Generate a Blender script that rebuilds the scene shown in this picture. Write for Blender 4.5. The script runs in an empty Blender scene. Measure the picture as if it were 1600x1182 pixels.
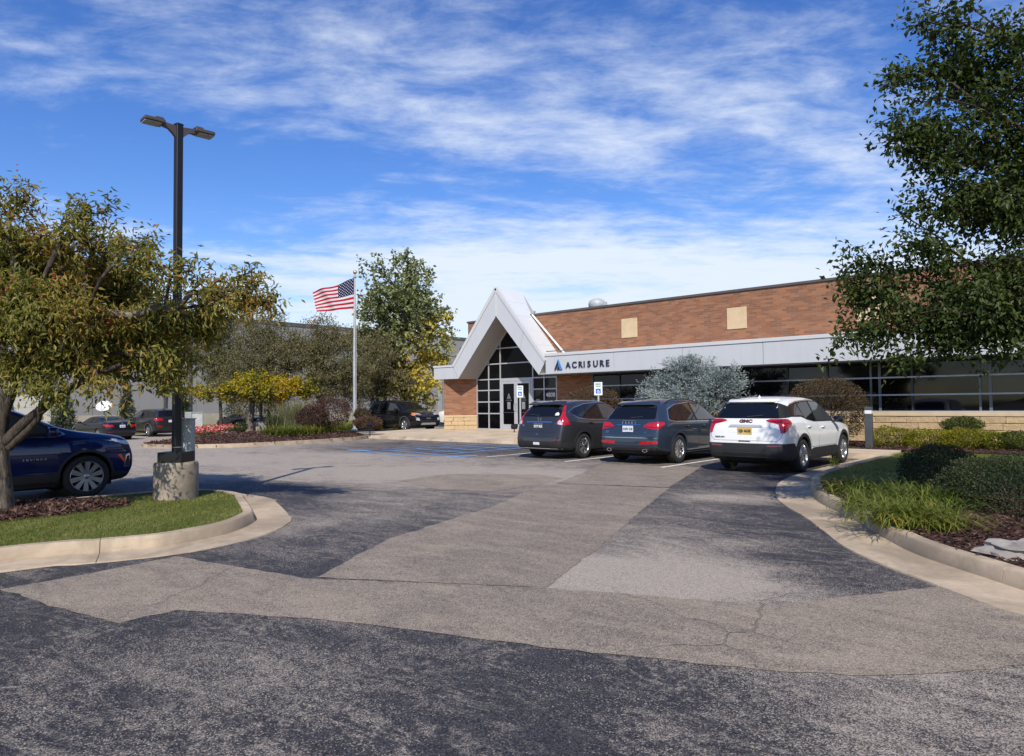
import bpy, bmesh, math, random
import numpy as np
from mathutils import Vector, Matrix
from mathutils.bvhtree import BVHTree

# ------------------------------------------------------------------ camera, sky, sun, exposure
scene = bpy.context.scene
COL = scene.collection
FPX, ROLL, EYE = 1100.0, 0.010, 1.55          # focal length in photo pixels, camera roll, eye height
YAW = math.radians(131.8)
PITCH = math.atan((643 - 1230 * ROLL - 591) / FPX)
fw0 = np.array([math.cos(YAW), math.sin(YAW), 0.0]); rt0 = np.array([fw0[1], -fw0[0], 0.0]); up0 = np.array([0, 0, 1.0])
FW = fw0 * math.cos(PITCH) + up0 * math.sin(PITCH); UP_ = -fw0 * math.sin(PITCH) + up0 * math.cos(PITCH)
RT = rt0 * math.cos(ROLL) - UP_ * math.sin(ROLL); UP = rt0 * math.sin(ROLL) + UP_ * math.cos(ROLL)
cam_data = bpy.data.cameras.new('camera'); cam = bpy.data.objects.new('camera', cam_data); COL.objects.link(cam)
cam_data.sensor_width = 36.0; cam_data.lens = 36.0 * FPX / 1600.0
cam_data.clip_start = 0.1; cam_data.clip_end = 3000
mw = Matrix.Identity(4)
for i in range(3):
    mw[i][0], mw[i][1], mw[i][2] = RT[i], UP[i], -FW[i]
mw[2][3] = EYE
cam.matrix_world = mw
scene.camera = cam

SUN_EL = math.radians(42.5); SUN_AZ_TO = YAW - math.radians(2.5)     # direction the light travels
ld = Vector((math.cos(SUN_AZ_TO) * math.cos(SUN_EL), math.sin(SUN_AZ_TO) * math.cos(SUN_EL), -math.sin(SUN_EL)))
sl = bpy.data.lights.new('sun', 'SUN'); sl.energy = 3.7; sl.angle = math.radians(0.5); sl.color = (1.0, 0.94, 0.84)
sun = bpy.data.objects.new('sun', sl); COL.objects.link(sun)
sun.rotation_euler = ld.to_track_quat('-Z', 'Y').to_euler(); sun.location = (20, -20, 40)

world = bpy.data.worlds.new('World'); scene.world = world; world.use_nodes = True
wn, wl = world.node_tree.nodes, world.node_tree.links; wn.clear()
def W(t, **kw):
    n = wn.new(t)
    for k, v in kw.items(): setattr(n, k, v)
    return n
def wmath(op, a, b=None, c=None, clamp=False):
    n = W('ShaderNodeMath', operation=op, use_clamp=clamp)
    for i, v in enumerate((a, b, c)):
        if v is None: continue
        if isinstance(v, (int, float)): n.inputs[i].default_value = v
        else: wl.new(v, n.inputs[i])
    return n.outputs[0]
sky = W('ShaderNodeTexSky', sky_type='NISHITA', sun_disc=False, sun_elevation=SUN_EL,
        sun_rotation=(math.pi / 2 - (SUN_AZ_TO + math.pi)) % (2 * math.pi), air_density=1.0, dust_density=0.25, ozone_density=3.0)
hsv = W('ShaderNodeHueSaturation'); hsv.inputs['Hue'].default_value = 0.516; hsv.inputs['Saturation'].default_value = 1.29; hsv.inputs['Value'].default_value = 0.98
wl.new(sky.outputs[0], hsv.inputs['Color'])
SKY_OFF = (3.9, 8.8, 0.4)
tc = W('ShaderNodeTexCoord'); sep = W('ShaderNodeSeparateXYZ'); wl.new(tc.outputs['Generated'], sep.inputs[0])
zc = wmath('MAXIMUM', sep.outputs[2], 0.02)
zp = wmath('ADD', zc, 0.10)                     # flattened dome: a cloud deck seen in perspective
comb = W('ShaderNodeCombineXYZ')
wl.new(wmath('DIVIDE', sep.outputs[0], zp), comb.inputs[0]); wl.new(wmath('DIVIDE', sep.outputs[1], zp), comb.inputs[1])
def cloud_noise(scale, stretch, rot, detail, rough, dist, off=0.0):
    mp = W('ShaderNodeMapping'); mp.inputs['Scale'].default_value = (stretch, 1, 1); mp.inputs['Rotation'].default_value = (0, 0, 0)
    rt = W('ShaderNodeMapping'); rt.inputs['Rotation'].default_value = (0, 0, math.radians(rot)); rt.inputs['Location'].default_value = (off, off * .7, 0)
    wl.new(comb.outputs[0], rt.inputs[0]); wl.new(rt.outputs[0], mp.inputs[0])
    n = W('ShaderNodeTexNoise'); n.inputs['Scale'].default_value = scale; n.inputs['Detail'].default_value = detail
    n.inputs['Roughness'].default_value = rough; n.inputs['Distortion'].default_value = dist
    wl.new(mp.outputs[0], n.inputs['Vector']); return n.outputs['Fac']
def wramp(v, a, b):
    n = W('ShaderNodeMapRange', interpolation_type='SMOOTHSTEP'); wl.new(v, n.inputs['Value'])
    n.inputs['From Min'].default_value = a; n.inputs['From Max'].default_value = b; return n.outputs[0]
n_big = cloud_noise(0.50, 0.62, -50, 3, 0.5, 0.4, SKY_OFF[0])     # where the cirrus gathers
n_fib = cloud_noise(1.35, 0.40, -56, 13, 0.62, 0.5, SKY_OFF[1])    # long fibres lying across the view
n_rip = cloud_noise(6.0, 0.62, -40, 13, 0.66, 0.25, SKY_OFF[2])     # small ripples
fib = wmath('ADD', wmath('MULTIPLY', n_fib, 0.62), wmath('MULTIPLY', n_rip, 0.38))
low = wmath('SUBTRACT', 1.0, wramp(zc, 0.12, 0.34))                # thicker veil low down, as a deck seen edge on
cov = wmath('ADD', wmath('MULTIPLY', n_big, 0.72), wmath('MULTIPLY', low, 0.16))
dens = wramp(wmath('ADD', fib, cov), 0.835, 1.13)
dens = wmath('MULTIPLY', dens, 0.93)
mixc = W('ShaderNodeMixRGB'); mixc.inputs[2].default_value = (4.9, 5.4, 6.15, 1)
wl.new(dens, mixc.inputs[0]); wl.new(hsv.outputs[0], mixc.inputs[1])
bg = W('ShaderNodeBackground'); bg.inputs['Strength'].default_value = 0.13
wo = W('ShaderNodeOutputWorld'); wl.new(mixc.outputs[0], bg.inputs['Color']); wl.new(bg.outputs[0], wo.inputs[0])

scene.view_settings.view_transform = 'Standard'; scene.view_settings.look = 'None'
scene.view_settings.exposure = 0.38; scene.view_settings.gamma = 1.0; scene.view_settings.use_curve_mapping = False
scene.render.engine = 'CYCLES'; scene.cycles.use_denoising = True
scene.cycles.max_bounces = 6; scene.cycles.diffuse_bounces = 3; scene.cycles.glossy_bounces = 3
scene.cycles.transmission_bounces = 3; scene.cycles.transparent_max_bounces = 6; scene.cycles.caustics_reflective = False; scene.cycles.caustics_refractive = False

# ------------------------------------------------------------------ photo pixel -> point helpers
EYEV = np.array([0, 0, EYE])
def smooth(a, b, x):
    t = np.clip((x - a) / (b - a), 0, 1); return t * t * (3 - 2 * t)
def gz(x, y):                                   # the lot falls away gently towards the far left
    return -0.30 * smooth(17, 32, -0.9 * x - 0.45 * y)
def ray(px, py): return FW + RT * (px - 800) / FPX + UP * (591 - py) / FPX
def G(px, py, dz=0.0):                          # pixel -> point on the ground (+dz)
    d = ray(px, py); z = dz
    for _ in range(12):
        p = EYEV + d * ((z - EYE) / d[2]); z = 0.5 * z + 0.5 * (float(gz(p[0], p[1])) + dz)
    return Vector(EYEV + d * ((z - EYE) / d[2]))
def AY(px, py, Y): d = ray(px, py); return Vector(EYEV + d * (Y / d[1]))
def AD(px, py, depth): d = ray(px, py); return Vector(EYEV + d * (depth / float(d @ fw0)))

# ------------------------------------------------------------------ materials
def lin(r, g, b):
    return tuple((v / 255 / 12.92 if v <= 10 else ((v / 255 + .055) / 1.055) ** 2.4) for v in (r, g, b)) + (1.0,)
class Mat:
    def __init__(s, name):
        s.m = bpy.data.materials.new(name); s.m.use_nodes = True
        s.n, s.l = s.m.node_tree.nodes, s.m.node_tree.links
        s.p = s.n['Principled BSDF']
    def node(s, t, **kw):
        n = s.n.new(t)
        for k, v in kw.items():
            if k.startswith('_'): n.inputs[k[1:].replace('_', ' ')].default_value = v
            else: setattr(n, k, v)
        return n
    def set(s, **kw):
        for k, v in kw.items(): s.p.inputs[k.replace('_', ' ')].default_value = v
        return s
    def coord(s, kind='Object', scale=(1, 1, 1)):
        t = s.node('ShaderNodeTexCoord'); mp = s.node('ShaderNodeMapping'); mp.inputs['Scale'].default_value = scale
        s.l.new(t.outputs[kind], mp.inputs[0]); return mp.outputs[0]
    def noise(s, vec, scale, detail=4, rough=.55, dist=0):
        n = s.node('ShaderNodeTexNoise', _Scale=scale, _Detail=detail, _Roughness=rough, _Distortion=dist)
        if vec is not None: s.l.new(vec, n.inputs['Vector'])
        return n.outputs['Fac']
    def ramp(s, v, a, b, lo=0.0, hi=1.0):
        n = s.node('ShaderNodeMapRange', interpolation_type='SMOOTHSTEP'); s.l.new(v, n.inputs['Value'])
        for k, x in (('From Min', a), ('From Max', b), ('To Min', lo), ('To Max', hi)): n.inputs[k].default_value = x
        return n.outputs[0]
    def mix(s, f, a, b, mode='MIX'):
        n = s.node('ShaderNodeMixRGB', blend_type=mode)
        for i, v in enumerate((f, a, b)):
            if isinstance(v, (int, float)): n.inputs[i].default_value = v
            elif isinstance(v, tuple): n.inputs[i].default_value = v
            else: s.l.new(v, n.inputs[i])
        return n.outputs[0]
    def math(s, op, a, b=0.0, clamp=False):
        n = s.node('ShaderNodeMath', operation=op, use_clamp=clamp)
        for i, v in enumerate((a, b)):
            if isinstance(v, (int, float)): n.inputs[i].default_value = v
            else: s.l.new(v, n.inputs[i])
        return n.outputs[0]
    def color(s, c): s.l.new(c, s.p.inputs['Base Color']) if not isinstance(c, tuple) else s.set(Base_Color=c); return s
    def bump(s, h, strength=.3, dist=.01):
        b = s.node('ShaderNodeBump', _Strength=strength, _Distance=dist); s.l.new(h, b.inputs['Height']); s.l.new(b.outputs[0], s.p.inputs['Normal']); return s
M = {}
def plain(name, c, rough=.6, metal=0.0, coat=0.0, var=.12, vs=3.0, bump=0.0, bs=60.0, spec=.5):
    m = Mat(name); v = m.coord()
    n = m.noise(v, vs, 6, .6); k = m.ramp(n, .3, .7)
    d = tuple(x * (1 - var) for x in c[:3]) + (1,); b = tuple(min(1, x * (1 + var)) for x in c[:3]) + (1,)
    m.color(m.mix(k, d, b)); m.set(Roughness=rough, Metallic=metal, Coat_Weight=coat, Specular_IOR_Level=spec)
    if coat: m.set(Coat_Roughness=.04)
    if bump: m.bump(m.noise(v, bs, 4), bump, .004)
    M[name] = m.m; return m.m

def asphalt(name, wear_attr, dark, light, tint):
    m = Mat(name); v = m.coord()
    w = m.node('ShaderNodeAttribute', attribute_name='wear').outputs['Fac'] if wear_attr else m.math('ADD', tint, 0.0)
    vs = m.coord('Object', (0.45, 1.0, 1.0))
    big = m.noise(v, .55, 5, .62, .8); med = m.noise(vs, 2.1, 8, .68, 1.3); fine = m.noise(v, 14, 6, .75, .4); grit = m.noise(v, 95, 3, .8)
    agg = m.node('ShaderNodeTexVoronoi', _Scale=150.0); m.l.new(v, agg.inputs['Vector'])
    f = m.math('ADD', m.math('MULTIPLY', big, .22), m.math('MULTIPLY', med, .46))
    f = m.math('ADD', f, m.math('MULTIPLY', fine, .32)); f = m.math('ADD', f, m.math('MULTIPLY', grit, .20))
    f = m.math('ADD', f, m.math('MULTIPLY', m.math('SUBTRACT', w, .5), .80))
    sep = m.node('ShaderNodeSeparateColor'); m.l.new(agg.outputs['Color'], sep.inputs[0])
    cov = m.ramp(f, .45, .90); pick = m.ramp(m.math('SUBTRACT', m.math('ADD', m.math('MULTIPLY', cov, 1.2), .06), sep.outputs[2]), -.04, .16)   # stones laid bare one by one
    k = m.math('ADD', m.math('MULTIPLY', pick, .72), m.math('MULTIPLY', m.ramp(f, .52, .84), .28))
    # scuffed, thread-like scratches where the seal coat has gone
    ridge = m.math('ABSOLUTE', m.math('SUBTRACT', m.noise(vs, 1.7, 9, .62, 2.2), .5))
    ridge2 = m.math('ABSOLUTE', m.math('SUBTRACT', m.noise(vs, 4.6, 8, .62, 1.6), .5))
    thr = m.math('MULTIPLY', m.ramp(ridge, .05, .0), m.ramp(m.noise(v, .9, 3), .40, .58))
    thr = m.math('MAXIMUM', thr, m.math('MULTIPLY', m.math('MULTIPLY', m.ramp(ridge2, .04, .0), .8), m.ramp(m.noise(v, 1.3, 3), .44, .60)))
    thr = m.math('MULTIPLY', m.math('MULTIPLY', thr, m.ramp(fine, .36, .56)), m.ramp(sep.outputs[2], .85, .30))
    k = m.math('MAXIMUM', k, m.math('MULTIPLY', thr, .85))
    stone = m.ramp(sep.outputs[0], .2, .95, .68, 1.32)
    lc = m.mix(1.0, light, stone, 'MULTIPLY')
    dc = m.mix(m.ramp(m.math('ADD', m.math('MULTIPLY', grit, .5), m.math('MULTIPLY', sep.outputs[1], .5)), .35, .80, 0, 1.0), tuple(x * .55 for x in dark[:3]) + (1,), tuple(x * 2.7 for x in dark[:3]) + (1,))
    c = m.mix(m.math('MULTIPLY', k, .93), dc, lc)
    # hairline cracks
    vo = m.node('ShaderNodeTexVoronoi', feature='DISTANCE_TO_EDGE', _Scale=.33)
    wob = m.node('ShaderNodeTexNoise', _Scale=1.6, _Detail=6.0); m.l.new(v, wob.inputs['Vector'])
    m.l.new(m.mix(.5, v, wob.outputs['Color'], 'ADD'), vo.inputs['Vector'])
    cr = m.math('MULTIPLY', m.ramp(vo.outputs['Distance'], .0055, .001), m.ramp(m.noise(v, .5, 3), .42, .6))
    c = m.mix(m.math('MULTIPLY', cr, .26), c, (.018, .017, .017, 1))
    m.color(c); m.set(Specular_IOR_Level=.35)
    m.l.new(m.ramp(k, 0, 1, .72, .92), m.p.inputs['Roughness'])
    m.bump(m.math('ADD', m.math('MULTIPLY', grit, .6), m.math('ADD', m.math('MULTIPLY', sep.outputs[1], .4), m.math('MULTIPLY', cr, -2.0))), .55, .006)
    M[name] = m.m
asphalt('asphalt', True, (.028, .0265, .0275, 1), (.40, .340, .272, 1), .5)
asphalt('asphalt_patch', True, (.112, .093, .074, 1), (.345, .282, .210, 1), .62)

def concrete(name, c, stain=.35, sp=1.0):
    m = Mat(name); v = m.coord()
    n1 = m.noise(v, .9 * sp, 6, .65, .5); n2 = m.noise(v, 9 * sp, 8, .7); n3 = m.noise(v, 120, 3, .7)
    dk = tuple(x * (1 - stain) for x in c[:3]) + (1,); lt = tuple(min(1, x * 1.12) for x in c[:3]) + (1,)
    col = m.mix(m.ramp(n1, .35, .65), dk, lt); col = m.mix(m.ramp(n2, .30, .52, .5, 0), col, tuple(x * .62 for x in c[:3]) + (1,))
    col = m.mix(m.ramp(n3, .58, .75, 0, .35), col, tuple(x * .45 for x in c[:3]) + (1,))
    sc = m.noise(m.coord('Object', (1, 1, 5)), 2.6, 9, .72, 1.2); col = m.mix(m.ramp(sc, .54, .70, 0, .42), col, tuple(x * .48 for x in c[:3]) + (1,))
    m.color(col); m.set(Roughness=.9, Specular_IOR_Level=.25); m.bump(m.math('ADD', n3, m.math('MULTIPLY', n2, .7)), .5, .006); M[name] = m.m
concrete('kerb', (.50, .395, .275, 1), .34); concrete('walk', (.56, .445, .31, 1), .14); concrete('pier', (.34, .285, .215, 1), .42, 2.2)
concrete('band_concrete', (.42, .38, .30, 1), .15); concrete('rock', (.40, .36, .31, 1), .35, 4)

def brick(name, sx):
    m = Mat(name); t = m.node('ShaderNodeTexCoord'); s = m.node('ShaderNodeSeparateXYZ'); m.l.new(t.outputs['Object'], s.inputs[0])
    cb = m.node('ShaderNodeCombineXYZ'); m.l.new(m.math('MULTIPLY', s.outputs[0], sx), cb.inputs[0]); m.l.new(s.outputs[2], cb.inputs[1])
    b = m.node('ShaderNodeTexBrick', offset=.5, _Scale=1.0, _Mortar_Size=.0055, _Mortar_Smooth=.1, _Bias=0.0, _Brick_Width=.30, _Row_Height=.0762)
    b.inputs['Color1'].default_value = (0, 0, 0, 1); b.inputs['Color2'].default_value = (1, 1, 1, 1); b.inputs['Mortar'].default_value = (.5, .5, .5, 1)
    m.l.new(cb.outputs[0], b.inputs['Vector'])
    # long runs of darker courses, as in the photograph
    st = m.node('ShaderNodeMapping'); st.inputs['Scale'].default_value = (1.1, 6.5, 1); m.l.new(cb.outputs[0], st.inputs[0])
    run = m.noise(st.outputs[0], 1.0, 4, .7)
    k = m.math('ADD', m.math('MULTIPLY', b.outputs['Color'], .60), m.math('MULTIPLY', run, .42))
    r = m.node('ShaderNodeValToRGB'); m.l.new(k, r.inputs[0]); e = r.color_ramp.elements
    e[0].position = .22; e[0].color = (.215, .100, .058, 1); e[1].position = .92; e[1].color = (.375, .175, .098, 1)
    for p_, c_ in ((.45, (.275, .122, .066, 1)), (.68, (.33, .150, .078, 1))):
        q = e.new(p_); q.color = c_
    c = m.mix(b.outputs['Fac'], r.outputs[0], (.27, .195, .14, 1)); c = m.mix(m.ramp(m.noise(cb.outputs[0], .5, 5), .4, .7, 0, .22), c, (.17, .10, .07, 1))
    m.color(c); m.set(Roughness=.88, Specular_IOR_Level=.25)
    m.bump(m.math('ADD', m.math('MULTIPLY', b.outputs['Fac'], -1.0), m.math('MULTIPLY', m.noise(cb.outputs[0], 60, 3), .4)), .5, .01); M[name] = m.m
brick('brick', 1.0); brick('brick_splay', 1.34)
def stone():
    m = Mat('stone'); v = m.coord(); oi = m.node('ShaderNodeObjectInfo')
    n = m.noise(v, 9, 6, .65); c = m.mix(m.ramp(n, .3, .7), (.46, .33, .185, 1), (.60, .45, .27, 1))
    c = m.mix(m.math('MULTIPLY', oi.outputs['Random'], .45), c, (.64, .46, .25, 1)); c = m.mix(m.ramp(m.noise(v, 34, 4), .33, .5, .35, 0), c, (.33, .22, .12, 1))
    m.color(c); m.set(Roughness=.9, Specular_IOR_Level=.2); m.bump(m.math('ADD', n, m.noise(v, 28, 5, .7)), .9, .03); M['stone'] = m.m
stone()
plain('stone_smooth', (.60, .45, .27, 1), .85, var=.07, bump=.2); plain('joint', (.27, .21, .145, 1), .95)
def panel(name, c):
    m = Mat(name); v = m.coord('Object', (7, 7, .5)); n = m.noise(v, 1.0, 6, .6); n2 = m.noise(m.coord(), .8, 4)
    col = m.mix(m.ramp(n, .45, .8, 0, .28), c, tuple(x * .75 for x in c[:3]) + (1,)); col = m.mix(m.ramp(n2, .4, .7, 0, .16), col, tuple(x * .8 for x in c[:3]) + (1,))
    m.color(col); m.set(Roughness=.5, Specular_IOR_Level=.4); M[name] = m.m
panel('panel', (.53, .545, .555, 1)); panel('panel_edge', (.58, .585, .58, 1)); panel('grey_panel', (.275, .265, .262, 1)); panel('roof_metal', (.62, .63, .63, 1))
panel('soffit', (.44, .42, .39, 1)); panel('door_white', (.62, .58, .50, 1))
plain('white_trim', (.82, .82, .80, 1), .5, var=.05); plain('flashing_dark', (.085, .080, .078, 1), .5); plain('frame', (.52, .53, .54, 1), .4, .3, var=.05)
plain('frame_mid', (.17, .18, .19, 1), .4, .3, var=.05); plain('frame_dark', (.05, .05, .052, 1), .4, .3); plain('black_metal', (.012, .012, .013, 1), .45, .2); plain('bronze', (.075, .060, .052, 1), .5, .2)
plain('grey_box', (.33, .35, .33, 1), .55); plain('steel', (.48, .48, .47, 1), .38, .75); plain('gold', (.72, .48, .13, 1), .3, .9); plain('white_plastic', (.72, .72, .70, 1), .5)
plain('galv', (.44, .45, .46, 1), .5, .4); plain('bollard', (.075, .085, .095, 1), .5, .3); plain('dome', (.40, .41, .42, 1), .5)
plain('navy', (.012, .020, .060, 1), .4); plain('logo_blue', (.06, .22, .50, 1), .4); plain('lettering', (.016, .020, .050, 1), .4); plain('white_print', (.78, .78, .78, 1), .6, var=.03)
plain('sign_green', (.05, .28, .13, 1), .6); plain('sign_blue', (.015, .13, .50, 1), .5); plain('paper', (.22, .23, .24, 1), .7); plain('etched', (.20, .21, .22, 1), .7)
def glassy(name, c, rough=.03, spec=.5, var=0.0):
    m = Mat(name); m.set(Base_Color=c, Roughness=rough, Specular_IOR_Level=spec)
    n = m.noise(m.coord('Object', (.35, .35, .35)), 1.0, 2); m.bump(n, .06, .02); M[name] = m.m
glassy('window_glass', (.0035, .004, .005, 1), .035, .32); glassy('window_glass_painted_sky', (.016, .018, .022, 1), .035, .4); glassy('car_glass', (.006, .007, .009, 1), .02, .55); glassy('car_glass_clear', (.055, .062, .066, 1), .02, .55)  # the paler window glass has sky reflection painted into its base colour
def paint(name, c, metal=.0, rough=.32, coat=1.0):
    m = Mat(name); v = m.coord(); n = m.noise(v, 900, 2); k = m.ramp(n, .35, .75)
    m.color(m.mix(m.math('MULTIPLY', k, .35 if metal else .04), c, tuple(min(1, x * 1.9 + .004) for x in c[:3]) + (1,)))
    m.set(Metallic=metal, Roughness=rough, Coat_Weight=coat, Coat_Roughness=.025, Specular_IOR_Level=.5 if c[0] > .3 else .12); M[name] = m.m
paint('paint_white', (.80, .80, .78, 1)); paint('paint_grey', (.034, .035, .039, 1), .35, .38); paint('paint_slate', (.030, .043, .064, 1), .35, .38)
paint('paint_navy', (.0035, .012, .075, 1), .35, .32); paint('paint_black', (.008, .008, .010, 1), .0, .3); paint('paint_black_blue', (.008, .009, .016, 1), .1, .3); paint('paint_graphite', (.024, .024, .028, 1), .3, .38)
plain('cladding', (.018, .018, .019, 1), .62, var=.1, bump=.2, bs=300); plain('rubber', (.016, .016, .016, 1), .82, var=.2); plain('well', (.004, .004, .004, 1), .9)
plain('rim', (.58, .58, .59, 1), .26, .9, var=.04); plain('rim_grey', (.40, .40, .41, 1), .3, .85, var=.04); plain('chrome', (.68, .68, .69, 1), .14, 1.0, var=.03); plain('seam', (.006, .006, .006, 1), .8)
plain('tail_red', (.42, .008, .014, 1), .12, 0, 1.0, var=.25, vs=20); plain('tail_dark', (.14, .004, .008, 1), .12, 0, 1.0); plain('lamp_clear', (.60, .60, .60, 1), .12, .3, 1.0, var=.3, vs=25)
plain('amber', (.75, .22, .02, 1), .2, 0, 1.0); plain('plate_white', (.66, .68, .72, 1), .5); plain('plate_yellow', (.62, .42, .12, 1), .5); plain('plate_dark', (.10, .10, .11, 1), .5); plain('orange_lens', (.80, .09, .02, 1), .2, 0, 1.0)
plain('line_white', (.80, .78, .72, 1), .85, var=.2, vs=7); plain('line_blue', (.20, .38, .68, 1), .85, var=.25, vs=6)
def soil(name, a, b, sc):
    m = Mat(name); v = m.coord(); n = m.noise(v, sc, 8, .75, .4); m.color(m.mix(m.ramp(n, .3, .7), a, b)); m.set(Roughness=.95, Specular_IOR_Level=.15); m.bump(n, .9, .03); M[name] = m.m
soil('mulch', (.022, .012, .010, 1), (.105, .055, .044, 1), 26); soil('turf', (.085, .105, .020, 1), (.175, .185, .045, 1), 9); soil('field', (.06, .085, .025, 1), (.10, .12, .045, 1), .6)
def leafmat(name, cols, trans=.3, rough=.5):
    m = Mat(name); a = m.node('ShaderNodeAttribute', attribute_name='tint')
    r = m.node('ShaderNodeValToRGB'); m.l.new(a.outputs['Fac'], r.inputs[0]); e = r.color_ramp.elements
    n = len(cols); e[0].position = 0; e[0].color = cols[0] + (1,); e[1].position = 1; e[1].color = cols[-1] + (1,)
    for i in range(1, n - 1):
        q = e.new(i / (n - 1)); q.color = cols[i] + (1,)
    m.color(r.outputs[0]); m.set(Roughness=rough, Specular_IOR_Level=.3)
    tr = m.node('ShaderNodeBsdfTranslucent'); m.l.new(m.mix(1.0, r.outputs[0], (1.0, 1.0, .55, 1), 'MULTIPLY'), tr.inputs[0])
    mx = m.node('ShaderNodeMixShader'); mx.inputs[0].default_value = trans; m.l.new(m.p.outputs[0], mx.inputs[1]); m.l.new(tr.outputs[0], mx.inputs[2])
    m.l.new(mx.outputs[0], m.n['Material Output'].inputs[0]); M[name] = m.m
leafmat('leaf_crab', [(.10, .115, .028), (.175, .185, .040), (.26, .245, .055), (.34, .27, .06), (.36, .18, .05)], .4)
leafmat('leaf_pear', [(.032, .052, .012), (.052, .080, .018), (.085, .115, .026), (.16, .15, .04)], .35)
leafmat('leaf_tall', [(.15, .185, .085), (.23, .26, .115), (.30, .30, .11), (.56, .44, .06)], .3)
leafmat('leaf_olive', [(.11, .108, .046), (.16, .148, .066), (.215, .19, .085), (.26, .20, .09)], .25)
leafmat('leaf_yellow', [(.10, .13, .015), (.30, .26, .015), (.50, .34, .012), (.56, .30, .012)], .35)
leafmat('leaf_spruce', [(.018, .032, .014), (.034, .056, .026), (.055, .080, .040)], .05, .6)
leafmat('leaf_bluespruce', [(.15, .19, .185), (.26, .31, .30), (.40, .45, .44)], .05, .6)
leafmat('leaf_maroon', [(.045, .022, .020), (.085, .040, .032), (.135, .070, .040), (.10, .085, .035)], .15)
leafmat('leaf_bronze', [(.050, .036, .018), (.085, .055, .026), (.115, .085, .036)], .15)
leafmat('leaf_dark', [(.020, .032, .013), (.036, .052, .020), (.060, .076, .028), (.09, .095, .035)], .15)
leafmat('leaf_gold', [(.085, .100, .012), (.20, .20, .015), (.34, .29, .018)], .25)
leafmat('leaf_green', [(.040, .062, .014), (.075, .105, .022), (.12, .14, .03)], .25)
leafmat('blade', [(.050, .085, .012), (.105, .150, .022), (.20, .23, .035), (.33, .25, .05)], .35)
leafmat('lawn_blade', [(.085, .115, .018), (.150, .180, .032), (.225, .235, .060), (.36, .33, .13)], .3)
leafmat('reed', [(.15, .17, .075), (.24, .24, .12), (.36, .33, .19)], .3)
leafmat('petal', [(.50, .015, .02), (.62, .05, .06), (.65, .30, .28), (.70, .62, .55)], .2)
leafmat('berry', [(.30, .02, .015), (.42, .05, .02)], .0, .3)
leafmat('chip', [(.020, .011, .009), (.055, .028, .022), (.12, .062, .046), (.20, .13, .09)], .0, .9)
def bark(name, a, b):
    m = Mat(name); v = m.coord('Object', (1, 1, .25)); n = m.noise(v, 16, 7, .7, 1.0); c = m.mix(m.ramp(n, .32, .66), a, b)
    c = m.mix(m.ramp(m.noise(m.coord(), 3, 4), .5, .7, 0, .5), c, tuple(min(1, x * 1.35) for x in b[:3]) + (1,)); m.color(c); m.set(Roughness=.92, Specular_IOR_Level=.2); m.bump(n, 1.0, .03); M[name] = m.m
bark('bark_pale', (.050, .040, .031, 1), (.22, .185, .145, 1)); bark('bark_dark', (.030, .024, .019, 1), (.095, .075, .058, 1))

# ------------------------------------------------------------------ mesh helpers
def prop(o, label=None, cat=None, group=None, kind=None):
    for k, v in (('label', label), ('category', cat), ('group', group), ('kind', kind)):
        if v: o[k] = v
    return o
def thing(name, label, cat, loc=(0, 0, 0), rz=0.0, group=None):
    o = bpy.data.objects.new(name, None); COL.objects.link(o); o.location = loc; o.rotation_euler = (0, 0, rz); o.empty_display_size = .3
    return prop(o, label, cat, group)
def link(name, me, parent=None, worldco=False):
    o = bpy.data.objects.new(name, me); COL.objects.link(o)
    if parent is not None:
        o.parent = parent
        if worldco and parent.parent is None:   # mesh was written in world coordinates: cancel the root's transform once
            o.matrix_parent_inverse = Matrix.LocRotScale(parent.location, parent.rotation_euler, parent.scale).inverted()
    return o
def smooth_mesh(me, ang=35):
    me.polygons.foreach_set('use_smooth', [True] * len(me.polygons))
    try: me.set_sharp_from_angle(angle=math.radians(ang))
    except Exception: pass
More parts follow.
